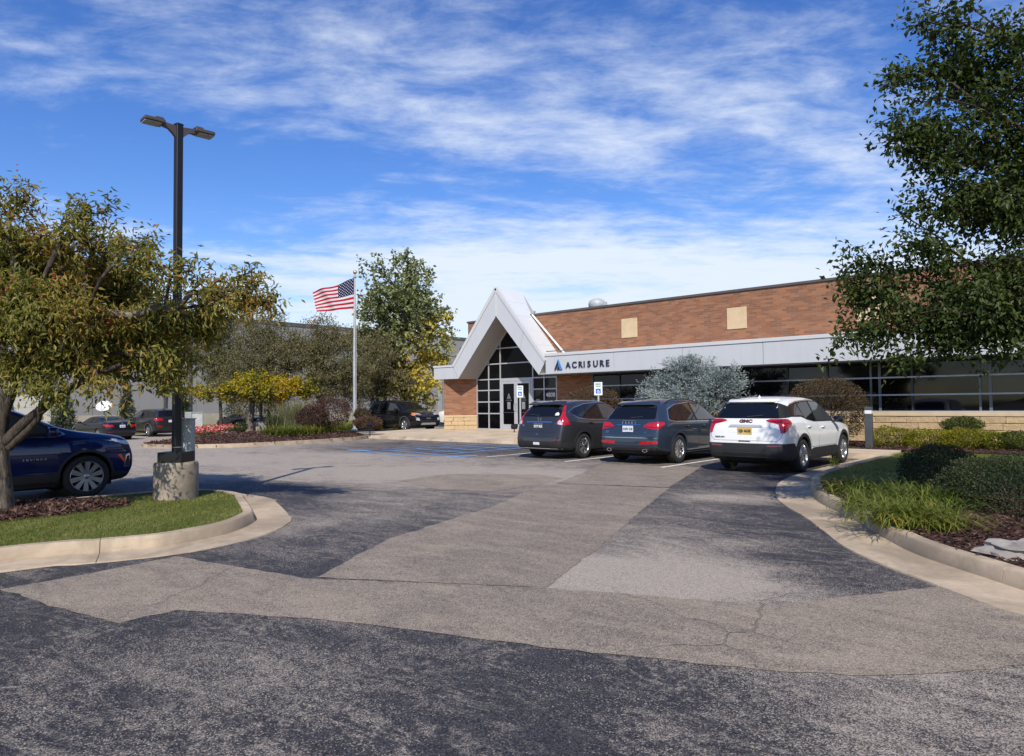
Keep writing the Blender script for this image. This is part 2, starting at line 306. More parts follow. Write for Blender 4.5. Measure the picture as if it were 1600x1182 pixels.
class MB:
    def __init__(s): s.v, s.f, s.mi = [], [], []
    def add(s, vs, fs, mi=0):
        b = len(s.v); s.v += [tuple(v) for v in vs]; s.f += [tuple(b + i for i in f) for f in fs]; s.mi += [mi] * len(fs); return s
    def box(s, c, d, rz=0.0, mi=0, rot=None):
        x, y, z = d[0] / 2, d[1] / 2, d[2] / 2
        r = rot or Matrix.Rotation(rz, 3, 'Z'); c = Vector(c)
        vs = [c + r @ Vector(p) for p in ((-x, -y, -z), (x, -y, -z), (x, y, -z), (-x, y, -z), (-x, -y, z), (x, -y, z), (x, y, z), (-x, y, z))]
        return s.add(vs, ((3, 2, 1, 0), (4, 5, 6, 7), (0, 1, 5, 4), (1, 2, 6, 5), (2, 3, 7, 6), (3, 0, 4, 7)), mi)
    def span(s, a, b, mi=0):
        return s.box([(a[i] + b[i]) / 2 for i in range(3)], [abs(b[i] - a[i]) for i in range(3)], mi=mi)
    def prism(s, poly, off, mi=0):              # poly: list of 3D points (ccw seen from the outside), off: extrusion vector
        n = len(poly); a = [Vector(p) for p in poly]; b = [p + Vector(off) for p in a]
        fs = [tuple(range(n)), tuple(range(2 * n - 1, n - 1, -1))] + [((i + 1) % n, i, n + i, n + (i + 1) % n) for i in range(n)]
        return s.add(a + b, fs, mi)
    def tube(s, pts, rad, seg=8, mi=0, cap=True):
        pts = [Vector(p) for p in pts]; n = len(pts); rad = rad if isinstance(rad, (list, tuple)) else [rad] * n
        vs, up = [], None
        for i, p in enumerate(pts):
            t = (pts[min(i + 1, n - 1)] - pts[max(i - 1, 0)]).normalized()
            if up is None or abs(t.dot(up)) > .95: up = Vector((0, 0, 1)) if abs(t.z) < .9 else Vector((1, 0, 0))
            x = t.cross(up).normalized(); y = t.cross(x).normalized(); up = x.cross(t).normalized()
            vs += [p + (x * math.cos(2 * math.pi * k / seg) + y * math.sin(2 * math.pi * k / seg)) * rad[i] for k in range(seg)]
        fs = [(i * seg + k, i * seg + (k + 1) % seg, (i + 1) * seg + (k + 1) % seg, (i + 1) * seg + k) for i in range(n - 1) for k in range(seg)]
        if cap: fs += [tuple(range(seg - 1, -1, -1)), tuple((n - 1) * seg + k for k in range(seg))]
        return s.add(vs, fs, mi)
    def lathe(s, prof, c=(0, 0, 0), seg=32, axis='Z', mi=0):   # prof: (r, h)
        vs = []
        for r, h in prof:
            for k in range(seg):
                a = 2 * math.pi * k / seg; x, y = r * math.cos(a), r * math.sin(a)
                vs.append((c[0] + x, c[1] + y, c[2] + h) if axis == 'Z' else (c[0] + x, c[1] + h, c[2] + y))
        fs = [(i * seg + k, i * seg + (k + 1) % seg, (i + 1) * seg + (k + 1) % seg, (i + 1) * seg + k) for i in range(len(prof) - 1) for k in range(seg)]
        return s.add(vs, fs, mi)
    def mesh(s, name, mats, sm=0, bevel=0.0):
        me = bpy.data.meshes.new(name); me.from_pydata(s.v, [], s.f); me.validate()
        mats = mats if isinstance(mats, (list, tuple)) else [mats]
        for m in mats: me.materials.append(M[m])
        if len(mats) > 1: me.polygons.foreach_set('material_index', s.mi[:len(me.polygons)])
        bm = bmesh.new(); bm.from_mesh(me)
        if bevel: bmesh.ops.bevel(bm, geom=bm.edges[:], offset=bevel, segments=1, affect='EDGES', clamp_overlap=True)
        bmesh.ops.recalc_face_normals(bm, faces=bm.faces[:]); bm.to_mesh(me); bm.free()
        if sm: smooth_mesh(me, sm)
        return me
    def obj(s, name, mats, parent=None, sm=0, bevel=0.0, worldco=False): return link(name, s.mesh(name, mats, sm, bevel), parent, worldco)
def cards(name, V, nper, mat, tint, mats2=None):       # many equal n-gons from a numpy array (N*nper, 3)
    n = len(V) // nper; me = bpy.data.meshes.new(name)
    me.vertices.add(len(V)); me.vertices.foreach_set('co', V.astype(np.float32).ravel())
    me.loops.add(n * nper); me.loops.foreach_set('vertex_index', np.arange(n * nper, dtype=np.int32))
    me.polygons.add(n); me.polygons.foreach_set('loop_start', np.arange(0, n * nper, nper, dtype=np.int32))
    try: me.polygons.foreach_set('loop_total', np.full(n, nper, dtype=np.int32))
    except Exception: pass
    me.update(calc_edges=True); me.materials.append(M[mat])
    a = me.attributes.new('tint', 'FLOAT', 'POINT'); a.data.foreach_set('value', np.repeat(tint, nper).astype(np.float32))
    me.polygons.foreach_set('use_smooth', [False] * n)
    return me
def copy_tree(o, parent=None):
    c = o.copy(); COL.objects.link(c); c.parent = parent
    for ch in list(o.children): copy_tree(ch, c)
    return c
def text_mesh(name, body, size, mat, depth=.01, align='LEFT', bold=0.0, spacing=1.0):
    cu = bpy.data.curves.new(name, 'FONT'); cu.body = body; cu.size = size; cu.extrude = depth; cu.align_x = align; cu.offset = bold; cu.space_character = spacing; cu.resolution_u = 4
    o = bpy.data.objects.new(name, cu); COL.objects.link(o); bpy.context.view_layer.update()
    me = bpy.data.meshes.new_from_object(o.evaluated_get(bpy.context.evaluated_depsgraph_get())); bpy.data.objects.remove(o)
    me.materials.clear(); me.materials.append(M[mat]); me.name = name; return me
def text_obj(name, body, size, mat, loc, xdir, up=(0, 0, 1), parent=None, depth=.01, align='LEFT', bold=0.0, spacing=1.0, sx=1.0):
    me = text_mesh(name, body, size, mat, depth, align, bold, spacing); x = Vector(xdir).normalized(); y = Vector(up); n = x.cross(y)
    m = Matrix(((x[0] * sx, y[0], n[0], loc[0]), (x[1] * sx, y[1], n[1], loc[1]), (x[2] * sx, y[2], n[2], loc[2]), (0, 0, 0, 1)))
    me.transform(m); return link(name, me, parent, worldco=parent is not None and parent.get('_w', 0) == 1)
# ================================================================== THE SETTING
rnd = random.Random(7); nr = np.random.default_rng(11)
def structure(name, me, parent=None):
    o = link(name, me, parent)
    if parent is None: o['kind'] = 'structure'
    return o
# far ground
mb = MB(); R0 = 1500; mb.add([(R0 * math.cos(i * math.pi / 24), R0 * math.sin(i * math.pi / 24), -.45) for i in range(48)], [tuple(range(48))])
structure('ground', mb.mesh('ground', 'field'))

# --- parking lot: one sheet; 'wear' says how far the seal coat has worn off (its own pattern of traffic and patching)
WEAR = [(60, 1000, .34), (150, 1100, .42), (300, 1010, .42), (420, 1040, .50), (560, 1000, .38), (600, 1120, .34), (760, 1080, .32), (900, 1060, .30), (800, 1160, .32), (1000, 1120, .35),
        (1100, 1090, .42), (1250, 1120, .52), (1400, 1100, .58), (1550, 1090, .56), (1500, 1160, .50), (250, 1160, .40), (60, 1160, .30), (300, 960, .36), (30, 950, .28),
        (400, 890, .30), (480, 870, .38), (560, 850, .42), (500, 810, .52), (470, 790, .38), (440, 775, .30), (380, 760, .34), (560, 780, .54), (650, 770, .52), (640, 820, .42), (700, 795, .48), (760, 780, .48),
        (480, 745, .70), (600, 740, .78), (700, 735, .76), (300, 745, .66), (350, 720, .74), (500, 715, .70), (650, 720, .62), (620, 700, .42), (760, 705, .36), (800, 725, .60), (850, 740, .75), (720, 752, .72),
        (960, 850, .56), (1000, 860, .60), (930, 890, .84), (1060, 900, .86), (1150, 900, .72), (1250, 905, .52), (1330, 905, .34), (1420, 925, .40), (1050, 830, .52), (1130, 850, .56), (1200, 870, .42), (1110, 800, .48), (1040, 790, .40),
        (1180, 800, .26), (1200, 830, .28), (1150, 760, .32), (1120, 745, .34), (1200, 745, .16), (1060, 760, .40), (1130, 780, .60), (1290, 870, .32), (1000, 730, .45), (920, 725, .52), (880, 716, .45),
        (250, 690, .75), (200, 700, .72), (330, 705, .66), (230, 735, .62), (180, 760, .35), (120, 690, .7)]
wp = np.array([list(G(a, b))[:2] for a, b, _ in WEAR]); wv = np.array([c + .05 for _, _, c in WEAR])
def wear(x, y):
    d2 = (x[..., None] - wp[:, 0]) ** 2 + (y[..., None] - wp[:, 1]) ** 2
    r2 = (0.25 + 0.0016 * (wp ** 2).sum(1)) + 0.0
    w = 1 / (d2 / r2 + .35) ** 2; base = .004
    return ((w * wv).sum(-1) + base * .62) / (w.sum(-1) + base)
def sheet(name, xs, ys, mat, dz, mask=None):
    X, Y = np.meshgrid(xs, ys); Z = gz(X, Y) + dz; wr = wear(X, Y); nx, ny = len(xs), len(ys)
    me = bpy.data.meshes.new(name); me.from_pydata(np.stack([X, Y, Z], -1).reshape(-1, 3).tolist(), [], [(j * nx + i, j * nx + i + 1, (j + 1) * nx + i + 1, (j + 1) * nx + i) for j in range(ny - 1) for i in range(nx - 1)])
    a = me.attributes.new('wear', 'FLOAT', 'POINT'); a.data.foreach_set('value', wr.ravel().astype(np.float32)); me.materials.append(M[mat]); return me
xs = np.concatenate([np.arange(-75, -30, 1.0), np.arange(-30, 4, .3), np.arange(4, 30, 1.5)]); ys = np.concatenate([np.arange(-30, -2, 1.5), np.arange(-2, 22, .3), np.arange(22, 62, 1.0)])
lot = structure('parking_lot', sheet('parking_lot', xs, ys, 'asphalt', 0.0))
def jag(pts, step, amp):                         # a saw-cut edge, slightly ragged
    out = []
    for i in range(len(pts)):
        a, b = Vector(pts[i]), Vector(pts[(i + 1) % len(pts)]); n = max(1, int((b - a).length / step)); t = (b - a).normalized(); q = Vector((-t.y, t.x, 0))
        for k in range(n): out.append(a + (b - a) * (k / n) + (q * rnd.gauss(0, amp) if k else Vector()))
    return out
def flat(name, pix, mat, dz, parent, amp=.010, worldpts=None, step=.10):
    P = jag(worldpts or [G(a, b) for a, b in pix], step, amp)
    bm = bmesh.new(); vs = [bm.verts.new((p.x, p.y, float(gz(p.x, p.y)) + dz)) for p in P]; f = bm.faces.new(vs); bm.normal_update()
    if f.normal.z < 0: bmesh.ops.reverse_faces(bm, faces=[f])
    bmesh.ops.triangulate(bm, faces=bm.faces[:]); me = bpy.data.meshes.new(name); bm.to_mesh(me); bm.free(); me.materials.append(M[mat])
    co = np.array([v.co[:] for v in me.vertices]); a = me.attributes.new('wear', 'FLOAT', 'POINT'); a.data.foreach_set('value', np.full(len(co), .60 + .06 * rnd.random(), np.float32))
    o = link(name, me, parent); return o
flat('asphalt_patch', [(0, 922), (140, 897), (275, 870), (480, 905), (852, 919), (1000, 931), (1206, 947), (1307, 935), (1420, 922), (1470, 918), (1700, 990), (1700, 1034), (1600, 1040), (1480, 1052), (1358, 1057), (1206, 1049), (874, 1015), (700, 992), (590, 978), (484, 967), (276, 954), (186, 975), (90, 950)], 'asphalt_patch', .004, lot)
flat('asphalt_patch', [(495, 903), (607, 843), (770, 792), (844, 759), (869, 757), (1046, 763), (992, 807), (942, 852), (852, 919)], 'asphalt_patch', .005, lot)
flat('asphalt_patch', [(869, 756), (905, 742), (942, 725), (1010, 728), (1094, 731), (1046, 762)], 'asphalt_patch', .006, lot)
flat('asphalt_patch', [(620, 752), (700, 741), (840, 742), (880, 748), (843, 758), (770, 768), (690, 766)], 'asphalt_patch', .004, lot)
# painted stall lines (white) and the hatched access aisle (blue)
def stripe(a, b, w, mat, dz=.009):
    a, b = Vector(a), Vector(b); t = (b - a).normalized(); q = Vector((-t.y, t.x, 0)) * (w / 2)
    flat('painted_line', None, mat, dz, lot, .004, [a - q, b - q, b + q, a + q], .25)
for x in (-14.2, -11.35, -8.5): stripe((x, 14.75, 0), (x, 19.9, 0), .10, 'line_white')
stripe((-17.05, 15.2, 0), (-17.05, 19.7, 0), .09, 'line_blue'); stripe((-19.75, 15.2, 0), (-19.75, 19.4, 0), .09, 'line_blue')
stripe((-16.0, 13.75, 0), (-18.9, 13.95, 0), .13, 'line_blue', .010); stripe((-16.05, 13.8, 0), (-16.05, 19.3, 0), .10, 'line_blue'); stripe((-18.9, 13.95, 0), (-18.9, 19.4, 0), .10, 'line_blue')
for k in range(5): stripe((-16.15, 14.6 + k * 1.05, 0), (-18.8, 14.1 + k * 1.05 + .9, 0), .10, 'line_blue', .011)
stripe((-15.3, 14.15, 0), (-14.8, 14.95, 0), .30, 'line_blue'); stripe((-20.4, 14.3, 0), (-19.5, 14.55, 0), .30, 'line_blue')
for k in range(4): stripe((-33 - 2.9 * k, 14.5 + 1.3 * k, 0), (-37.7 - 2.9 * k, 16.2 + 1.3 * k, 0), .1, 'line_white')
stripe((-13.9, -1.0, 0), (-13.9, 4.4, 0), .1, 'line_white')

# --- kerbs with gutter pans, cast in segments with joints
def catmull(pts, n=6):
    P = [Vector(p) for p in pts]; out = []
    for i in range(len(P) - 1):
        p0, p1, p2, p3 = P[max(i - 1, 0)], P[i], P[i + 1], P[min(i + 2, len(P) - 1)]
        for k in range(n):
            t = k / n; out.append(.5 * ((2 * p1) + (p2 - p0) * t + (2 * p0 - 5 * p1 + 4 * p2 - p3) * t * t + (3 * p1 - p0 - 3 * p2 + p3) * t ** 3))
    return out + [P[-1]]
def resample(P, step):
    out = [P[0]]; acc = 0
    for a, b in zip(P, P[1:]):
        L = (b - a).length; pos = step - acc
        while pos <= L: out.append(a + (b - a) * (pos / L)); pos += step
        acc = (acc + L) % step if L else acc
    return out + [P[-1]]
def kerb(name, pts, side, parent_label, gut=.46, kw=.16, h=.145, seg=3.0, closed=False):
    """pts: outer edge of the gutter (at lot level); side: +1 if the island lies to the left of travel."""
    P = resample(catmull([(p[0], p[1], 0) for p in pts]), .18); root = bpy.data.objects.new(name, None); COL.objects.link(root); root['kind'] = 'structure'
    N = []
    for i in range(len(P)):
        t = (P[min(i + 1, len(P) - 1)] - P[max(i - 1, 0)]).normalized(); N.append(Vector((-t.y, t.x, 0)) * side)
    prof = [(-.02, -.05), (0, .012), (gut * .55, .010), (gut, .018), (gut + .012, .05), (gut + .028, h - .02), (gut + .05, h), (gut + kw, h), (gut + kw + .004, -.05)]
    per = max(2, int(seg / .18)); i = 0; inner = []
    for k, p in enumerate(P): inner.append(p + N[k] * (gut + kw - .01))
    while i < len(P) - 1:
        j = min(i + per, len(P) - 1)
        if len(P) - 1 - j < per * .4: j = len(P) - 1
        for nm, pr in (('gutter_segment', prof[:4] + [(gut, -.05)]), ('kerb_segment', [(gut + .001, -.05)] + prof[3:])):
            mb = MB(); pr_ = pr; n = len(pr_)
            for k in range(i, j + 1):
                p = P[k].copy(); 
                if k == i and i > 0: p = p + (P[k + 1] - P[k]) * .02
                if k == j and j < len(P) - 1: p = p - (P[k] - P[k - 1]) * .02
                wob = rnd.gauss(0, .0015)
                for u, z in pr_:
                    q = p + N[k] * (u + (wob if u > 0 else rnd.gauss(0, .006))); mb.v.append((q.x, q.y, float(gz(q.x, q.y)) + z + (.002 if z > 0 else 0)))
            m = j - i + 1
            mb.f = [(a * n + b, a * n + (b + 1) % n, (a + 1) * n + (b + 1) % n, (a + 1) * n + b) for a in range(m - 1) for b in range(n)] + [tuple(range(n)), tuple(range((m - 1) * n + n - 1, (m - 1) * n - 1, -1))]
            mb.mi = [0] * len(mb.f); o = mb.obj(nm, 'kerb', root, sm=40)
        i = j
    return inner
def fill(name, P, mat, z, parent=None, crown=.0, kind='structure'):
    bm = bmesh.new(); vs = [bm.verts.new((p.x, p.y, float(gz(p.x, p.y)) + z)) for p in P]; f = bm.faces.new(vs); bm.normal_update()
    if f.normal.z < 0: bmesh.ops.reverse_faces(bm, faces=[f])
    bmesh.ops.triangulate(bm, faces=bm.faces[:]); me = bpy.data.meshes.new(name); bm.to_mesh(me); bm.free(); me.materials.append(M[mat]); o = link(name, me, parent)
    if parent is None: o['kind'] = kind
    return o
# island by the lamp post
front = [G(*p) for p in ((0, 895), (124, 883), (259, 869), (345, 854), (417, 836), (451, 818.5), (454, 809), (431, 785))]
back = [G(*p, .145) for p in ((395, 768), (370, 764.5), (308, 764.5), (244, 768), (140, 777))]
bk = []
for i, p in enumerate(back):
    q = Vector((p.x, p.y, 0)); bk.append(q + Vector((-.42, .46, 0)) * (.75 if i > 1 else .5) )
LK = [(-9.1, -6.0), (-8.55, -2.0)] + [(p.x, p.y) for p in front] + [(-10.6, 6.05), (-11.7, 6.1), (-12.6, 5.6), (-12.95, 4.6), (-13.0, 3.0), (-13.0, -6.0)]
in_left = kerb('kerb_of_lamp_island', LK, +1, '')
fill('lawn_of_lamp_island', in_left, 'turf', .125)
# island with the grass clumps
rg = [G(*p) for p in ((1600, 962), (1527, 940), (1460, 915), (1330, 862), (1262, 812), (1225, 790), (1212, 772), (1222, 752), (1265, 737))]
RK = [(4.0, 4.6), (1.2, 5.5)] + [(p.x, p.y) for p in rg] + [(-5.5, 17.4), (-5.52, 19.7), (-5.52, 20.05)]
in_right = kerb('kerb_of_shrub_island', RK, -1, '', gut=.54, kw=.18)
fill('lawn_of_shrub_island', in_right + [Vector((-4.9, 20.1, 0)), Vector((-4.9, 21.7, 0)), Vector((14, 21.7, 0)), Vector((14, 4.0, 0))], 'turf', .118)
# island with the flagpole
FK = [(-38.0, 22.5), (-35.0, 17.0), (-32.2, 13.0), (-30.6, 11.9), (-28.6, 11.6), (-26.9, 11.95), (-25.95, 12.9), (-25.75, 14.5), (-25.85, 16.5), (-26.3, 18.4), (-26.9, 19.5)]
in_far = kerb('kerb_of_flagpole_island', FK, -1, '', gut=.30)
FM = Vector((-30.5, 16.8, 0))
# mulch mound of that island
def mound(name, P, mat, z0, h, c, n=7):
    mb = MB(); m = len(P)
    for k in range(n + 1):
        s_ = 1 - k / n
        for p in P:
            q = c + (p - c) * s_; mb.v.append((q.x, q.y, float(gz(q.x, q.y)) + z0 + h * (1 - s_ ** 2) + rnd.gauss(0, .008)))
    mb.f = [(k * m + i, k * m + (i + 1) % m, (k + 1) * m + (i + 1) % m, (k + 1) * m + i) for k in range(n) for i in range(m)]; mb.mi = [0] * len(mb.f)
    o = mb.obj(name, mat, sm=60); o['kind'] = 'structure'; return o
mound('mulch_of_flagpole_island', [Vector((p.x, p.y, 0)) for p in in_far[::3]] + [Vector((-30, 21.5, 0)), Vector((-34, 22.3, 0))], 'mulch', .10, .26, FM)
mq = [Vector((p.x, p.y, 0)) for p in in_far[::3]] + [Vector((-30, 21.5, 0)), Vector((-34, 22.3, 0))]
def mz(q):                                        # height of that mound at an array of points
    P_ = np.array([[p.x, p.y] for p in mq]); c0 = np.array([FM.x, FM.y]); d = q - c0; an = np.arctan2(d[:, 1], d[:, 0]); pa = np.arctan2(P_[:, 1] - c0[1], P_[:, 0] - c0[0]); pr = np.linalg.norm(P_ - c0, axis=1); o = np.argsort(pa)
    R_ = np.interp(an, np.concatenate([pa[o] - 2 * np.pi, pa[o], pa[o] + 2 * np.pi]), np.tile(pr[o], 3)); s_ = np.clip(np.linalg.norm(d, axis=1) / R_, 0, 1); return gz(q[:, 0], q[:, 1]) + .10 + .26 * (1 - s_ ** 2)
def GM(px, py):                                   # pixel -> point on the mound
    d = ray(px, py); t = np.linspace(20, 60, 1600); P_ = EYEV + d[None] * t[:, None]; h = mz(P_[:, :2]); k = int(np.argmax(P_[:, 2] < h)) if (P_[:, 2] < h).any() else len(t) - 1
    return Vector((P_[k, 0], P_[k, 1], h[k]))
# walk in front of the building, slab by slab, rising to the door
walk = bpy.data.objects.new('sidewalk', None); COL.objects.link(walk); walk['kind'] = 'structure'
def slab(poly, z, mat='walk'):
    mb = MB(); n = len(poly); mb.add([(x, y, zz) for (x, y), zz in zip(poly, z)] + [(x, y, -.1) for x, y in poly], [tuple(range(n))] + [((i + 1) % n, i, n + i, n + (i + 1) % n) for i in range(n)])
    mb.obj('slab', mat, walk, bevel=.006)
def wz(y): return .13 + .17 * max(0, min(1, (y - 20.2) / 4.4))
xw = [-26.6, -24.35, -22.4, -20.45, -18.5, -16.6, -14.7, -12.8, -10.9, -9.0, -7.1, -5.0]
for a, b in zip(xw, xw[1:]):
    for y0, y1 in (((20.22, 22.0), (22.0, 23.6), (23.6, 25.2)) if b <= -18.4 else ((20.22, 21.7),)):
        g_ = .006; slab([(a + g_, y0 + g_), (b - g_, y0 + g_), (b - g_, y1 - g_), (a + g_, y1 - g_)], [wz(y0) if b <= -18.4 else .13, wz(y0) if b <= -18.4 else .13, wz(y1) if b <= -18.4 else .15, wz(y1) if b <= -18.4 else .15])
for a, b in zip(xw, xw[1:]):
    mb = MB(); lo = -24.3 < (a + b) / 2 < -20.0
    mb.add([(a + .005, 19.98, 0), (b - .005, 19.98, 0), (b - .005, 20.03, .06 if lo else .13), (a + .005, 20.03, .06 if lo else .13), (b - .005, 20.21, .13), (a + .005, 20.21, .13), (a + .005, 20.21, -.1), (b - .005, 20.21, -.1)],
           [(0, 1, 2, 3), (3, 2, 4, 5), (5, 4, 7, 6), (0, 3, 5, 6), (1, 7, 4, 2), (0, 6, 7, 1)]); mb.obj('kerb_segment', 'kerb', walk)
# side walk between flagpole island and the entry
slab([(-27.0, 19.6), (-26.62, 20.0), (-26.62, 25.0), (-29.8, 25.0), (-29.8, 21.8)], [.13, .13, .28, .2, .14])
mb = MB(); mb.span((-30.0, 25.0, -.1), (-25.4, 27.0, .16)); mb.obj('slab', 'walk', walk)
# planting bed at the foot of the windows
fill('mulch_bed_by_windows', [Vector(p + (0,)) for p in ((-18.45, 21.72), (14, 21.72), (14, 25.0), (-18.45, 25.0))], 'mulch', .145)
# bark bed under the shrubs of the right island, and round the left tree
def bed(name, pix, z, mat='mulch'): return fill(name, catmull([Vector((p.x, p.y, 0)) for p in (G(a, b, z) for a, b in pix)] + [Vector((lambda p: (p.x, p.y, 0))(G(*pix[0], z)))], 3)[:-1], mat, z)
bedR = [Vector((p.x, p.y, 0)) for p in in_right if p.y < 12.6 and p.x < 3.0] + [Vector((p.x, p.y, 0)) for p in (G(a, b, .13) for a, b in ((1330, 757), (1400, 752), (1500, 758), (1600, 766), (1800, 790), (2050, 830)))]
fill('mulch_bed_of_shrub_island', bedR, 'mulch', .132)
bed('mulch_bed_under_left_tree', [(-150, 845), (0, 816), (90, 806), (170, 795), (205, 788), (160, 781), (60, 785), (-100, 795)], .138)
# grass strip below the warehouse
mb = MB(); e_ = [(-50, -12), (-50, 4), (-50.6, 14), (-52.6, 20), (-54.9, 26), (-55.4, 40), (-55.4, 70)]
for k in range(5):
    for x, y in e_:
        t = k / 4; xx = x + (-57.6 - x) * t; mb.v.append((xx, y, float(gz(xx, y)) + .03 + .36 * t * t * (3 - 2 * t)))
mb.f = [(k * 7 + i, k * 7 + i + 1, (k + 1) * 7 + i + 1, (k + 1) * 7 + i) for k in range(4) for i in range(6)]; mb.mi = [0] * 24
structure('lawn_by_warehouse', mb.mesh('lawn_by_warehouse', 'turf', 60))
# ================================================================== OFFICE BUILDING
YW, YF, FLOOR = 25.0, 23.75, .27               # wall plane, fascia plane, floor level at the entry
bld = thing('office_building', 'single-storey brick office with white fascia, peaked entry canopy and dark ribbon windows', 'building', (-15, 25, 0))
def bpart(mb, name, mat, parent=None, sm=0, bevel=0.0): return mb.obj(name, mat, parent or bld, sm, bevel, worldco=True)
def clip(poly, a, b, c):                        # keep a*x + b*z <= c
    out = []
    for i in range(len(poly)):
        p, q = poly[i], poly[(i + 1) % len(poly)]; fp, fq = a * p[0] + b * p[1] - c, a * q[0] + b * q[1] - c
        if fp <= 0: out.append(p)
        if (fp < 0 < fq) or (fq < 0 < fp):
            t = fp / (fp - fq); out.append((p[0] + (q[0] - p[0]) * t, p[1] + (q[1] - p[1]) * t))
    return out
XR = 14.0; ZTOP = 5.62; XL = -25.3
mb = MB(); mb.prism([(x, YW, z) for x, z in ((XL, 2.80), (-24.73, 2.80), (-22.19, 5.57), (-22.19, ZTOP), (XL, ZTOP))], (0, .3, 0)); mb.prism([(x, YW, z) for x, z in ((-19.65, 2.80), (XR, 2.80), (XR, ZTOP), (-22.19, ZTOP), (-22.19, 5.57))], (0, .3, 0)); mb.span((XL, YW + .3, 2.80), (XL + .3, 55, ZTOP)); mb.span((XR - .3, YW + .3, 0), (XR, 55, ZTOP)); mb.span((XL + .3, 54.7, 0), (XR - .3, 55, ZTOP)); w_up = bpart(mb, 'upper_wall', 'brick')
mb = MB(); mb.span((-19.66, YW, .1), (-17.72, YW + .3, 2.80)); bpart(mb, 'lower_wall', 'brick')
mb = MB(); mb.span((XL - .05, YW - .05, ZTOP), (XR + .05, YW + .36, ZTOP + .085)); mb.span((XL - .05, YW + .36, ZTOP), (XL + .34, 55, ZTOP + .085)); bpart(mb, 'coping', 'flashing_dark')
mb = MB(); mb.span((XL + .3, YW + .3, 5.1), (XR - .3, 54.7, 5.2)); rf = bpart(mb, 'roof', 'galv')
mb = MB(); mb.span((-26.3, 26.6, .1), (-26.0, 55, 3.0)); mb.span((XL, YW + .31, 0), (-17.7, YW + .9, .12)); bpart(mb, 'side_wall', 'brick')
# accent stones
for x, z in ((-15.78, 4.63), (-11.12, 4.63), (-6.6, 4.55), (-2.0, 4.55), (2.6, 4.55), (7.2, 4.55)):
    mb = MB(); mb.box((x, YW - .005, z), (.76, .05, .80)); bpart(mb, 'accent_stone', 'stone_smooth', bevel=.008)
# fascia panels with a drip edge and top flashing
edges = [-19.28, -18.78, -15.75, -12.72, -9.66, -6.62, -3.55, -.5, 2.55, 5.6, 8.65, 11.7, XR + .3]
for a, b in zip(edges, edges[1:]):
    mb = MB(); mb.span((a + .009, YF, 2.80), (b - .009, YF + .06, 3.57)); bpart(mb, 'fascia_panel', 'panel', bevel=.004)
mb = MB(); mb.span((-19.30, YF - .03, 3.575), (XR + .3, YF + .10, 3.70)); bpart(mb, 'fascia_cap', 'panel_edge', bevel=.006)
mb = MB(); mb.span((-19.3, YF + .06, 2.86), (XR + .3, YW, 3.56)); bpart(mb, 'fascia_backing', 'frame_dark')
mb = MB(); mb.span((-19.3, YF + .10, 3.60), (XR + .3, YW - .003, 3.67)); bpart(mb, 'lower_roof', 'roof_metal')
mb = MB(); mb.span((-19.62, YF + .065, 2.80), (XR + .3, YW - .003, 2.855)); bpart(mb, 'soffit', 'soffit')
mb = MB(); mb.span((-19.5, YF + .01, 2.755), (XR + .3, YF + .09, 2.797)); bpart(mb, 'drip_edge', 'frame_dark')
# left wing
for a, b in ((-26.5, -25.12),):
    mb = MB(); mb.add([(a, YF, 2.78), (-24.76, YF, 2.78), (-25.12, YF, 3.36), (a, YF, 3.36), (a, YF + .06, 2.78), (-24.76, YF + .06, 2.78), (-25.12, YF + .06, 3.36), (a, YF + .06, 3.36)],
                      [(0, 1, 2, 3), (7, 6, 5, 4), (0, 4, 5, 1), (1, 5, 6, 2), (2, 6, 7, 3), (3, 7, 4, 0)]); bpart(mb, 'fascia_panel', 'panel')
mb = MB(); mb.span((-26.53, YF - .03, 3.365), (-25.13, YF + .1, 3.46)); bpart(mb, 'fascia_cap', 'panel_edge', bevel=.005)
mb = MB(); mb.span((-26.5, YF + .062, 2.79), (-26.42, 32, 3.45)); mb.span((-26.4, YF + .10, 3.38), (XL - .06, 32, 3.44)); bpart(mb, 'return_fascia', 'panel')
mb = MB(); mb.span((-26.4, YF + .065, 2.785), (-24.74, 25.4, 2.84)); bpart(mb, 'soffit', 'soffit')
# peaked entry canopy
CX = -22.19; oL, oA, oR = (-25.10, 3.39), (CX, 6.90), (-19.28, 3.39); iL, iA, iR = (-24.73, 2.78), (CX, 5.60), (-19.65, 2.78)
mb = MB(); y0, y1 = YF + .035, 25.62
ring = [oL, iL, iA, iR, oR, oA]
mb.v = [(x, y0, z) for x, z in ring] + [(x, y1 if (x, z) in (oA,) else (YW + .02 if (x, z) in (iL, iA, iR) else 25.05), z) for x, z in ring]
mb.f = [(0, 1, 2, 5), (5, 2, 3, 4), (6, 11, 8, 7), (11, 10, 9, 8), (1, 0, 6, 7), (3, 9, 10, 4)]; mb.mi = [0] * 6; cano = bpart(mb, 'canopy_frame', 'panel')
mb = MB(); mb.add([(iL[0], y0 + .01, iL[1] - .004), (iA[0], y0 + .01, iA[1] - .004), (iA[0], YW, iA[1] - .004), (iL[0], YW, iL[1] - .004), (iR[0], y0 + .01, iR[1] - .004), (iR[0], YW, iR[1] - .004)], [(0, 1, 2, 3), (1, 4, 5, 2)]); bpart(mb, 'canopy_soffit', 'soffit')
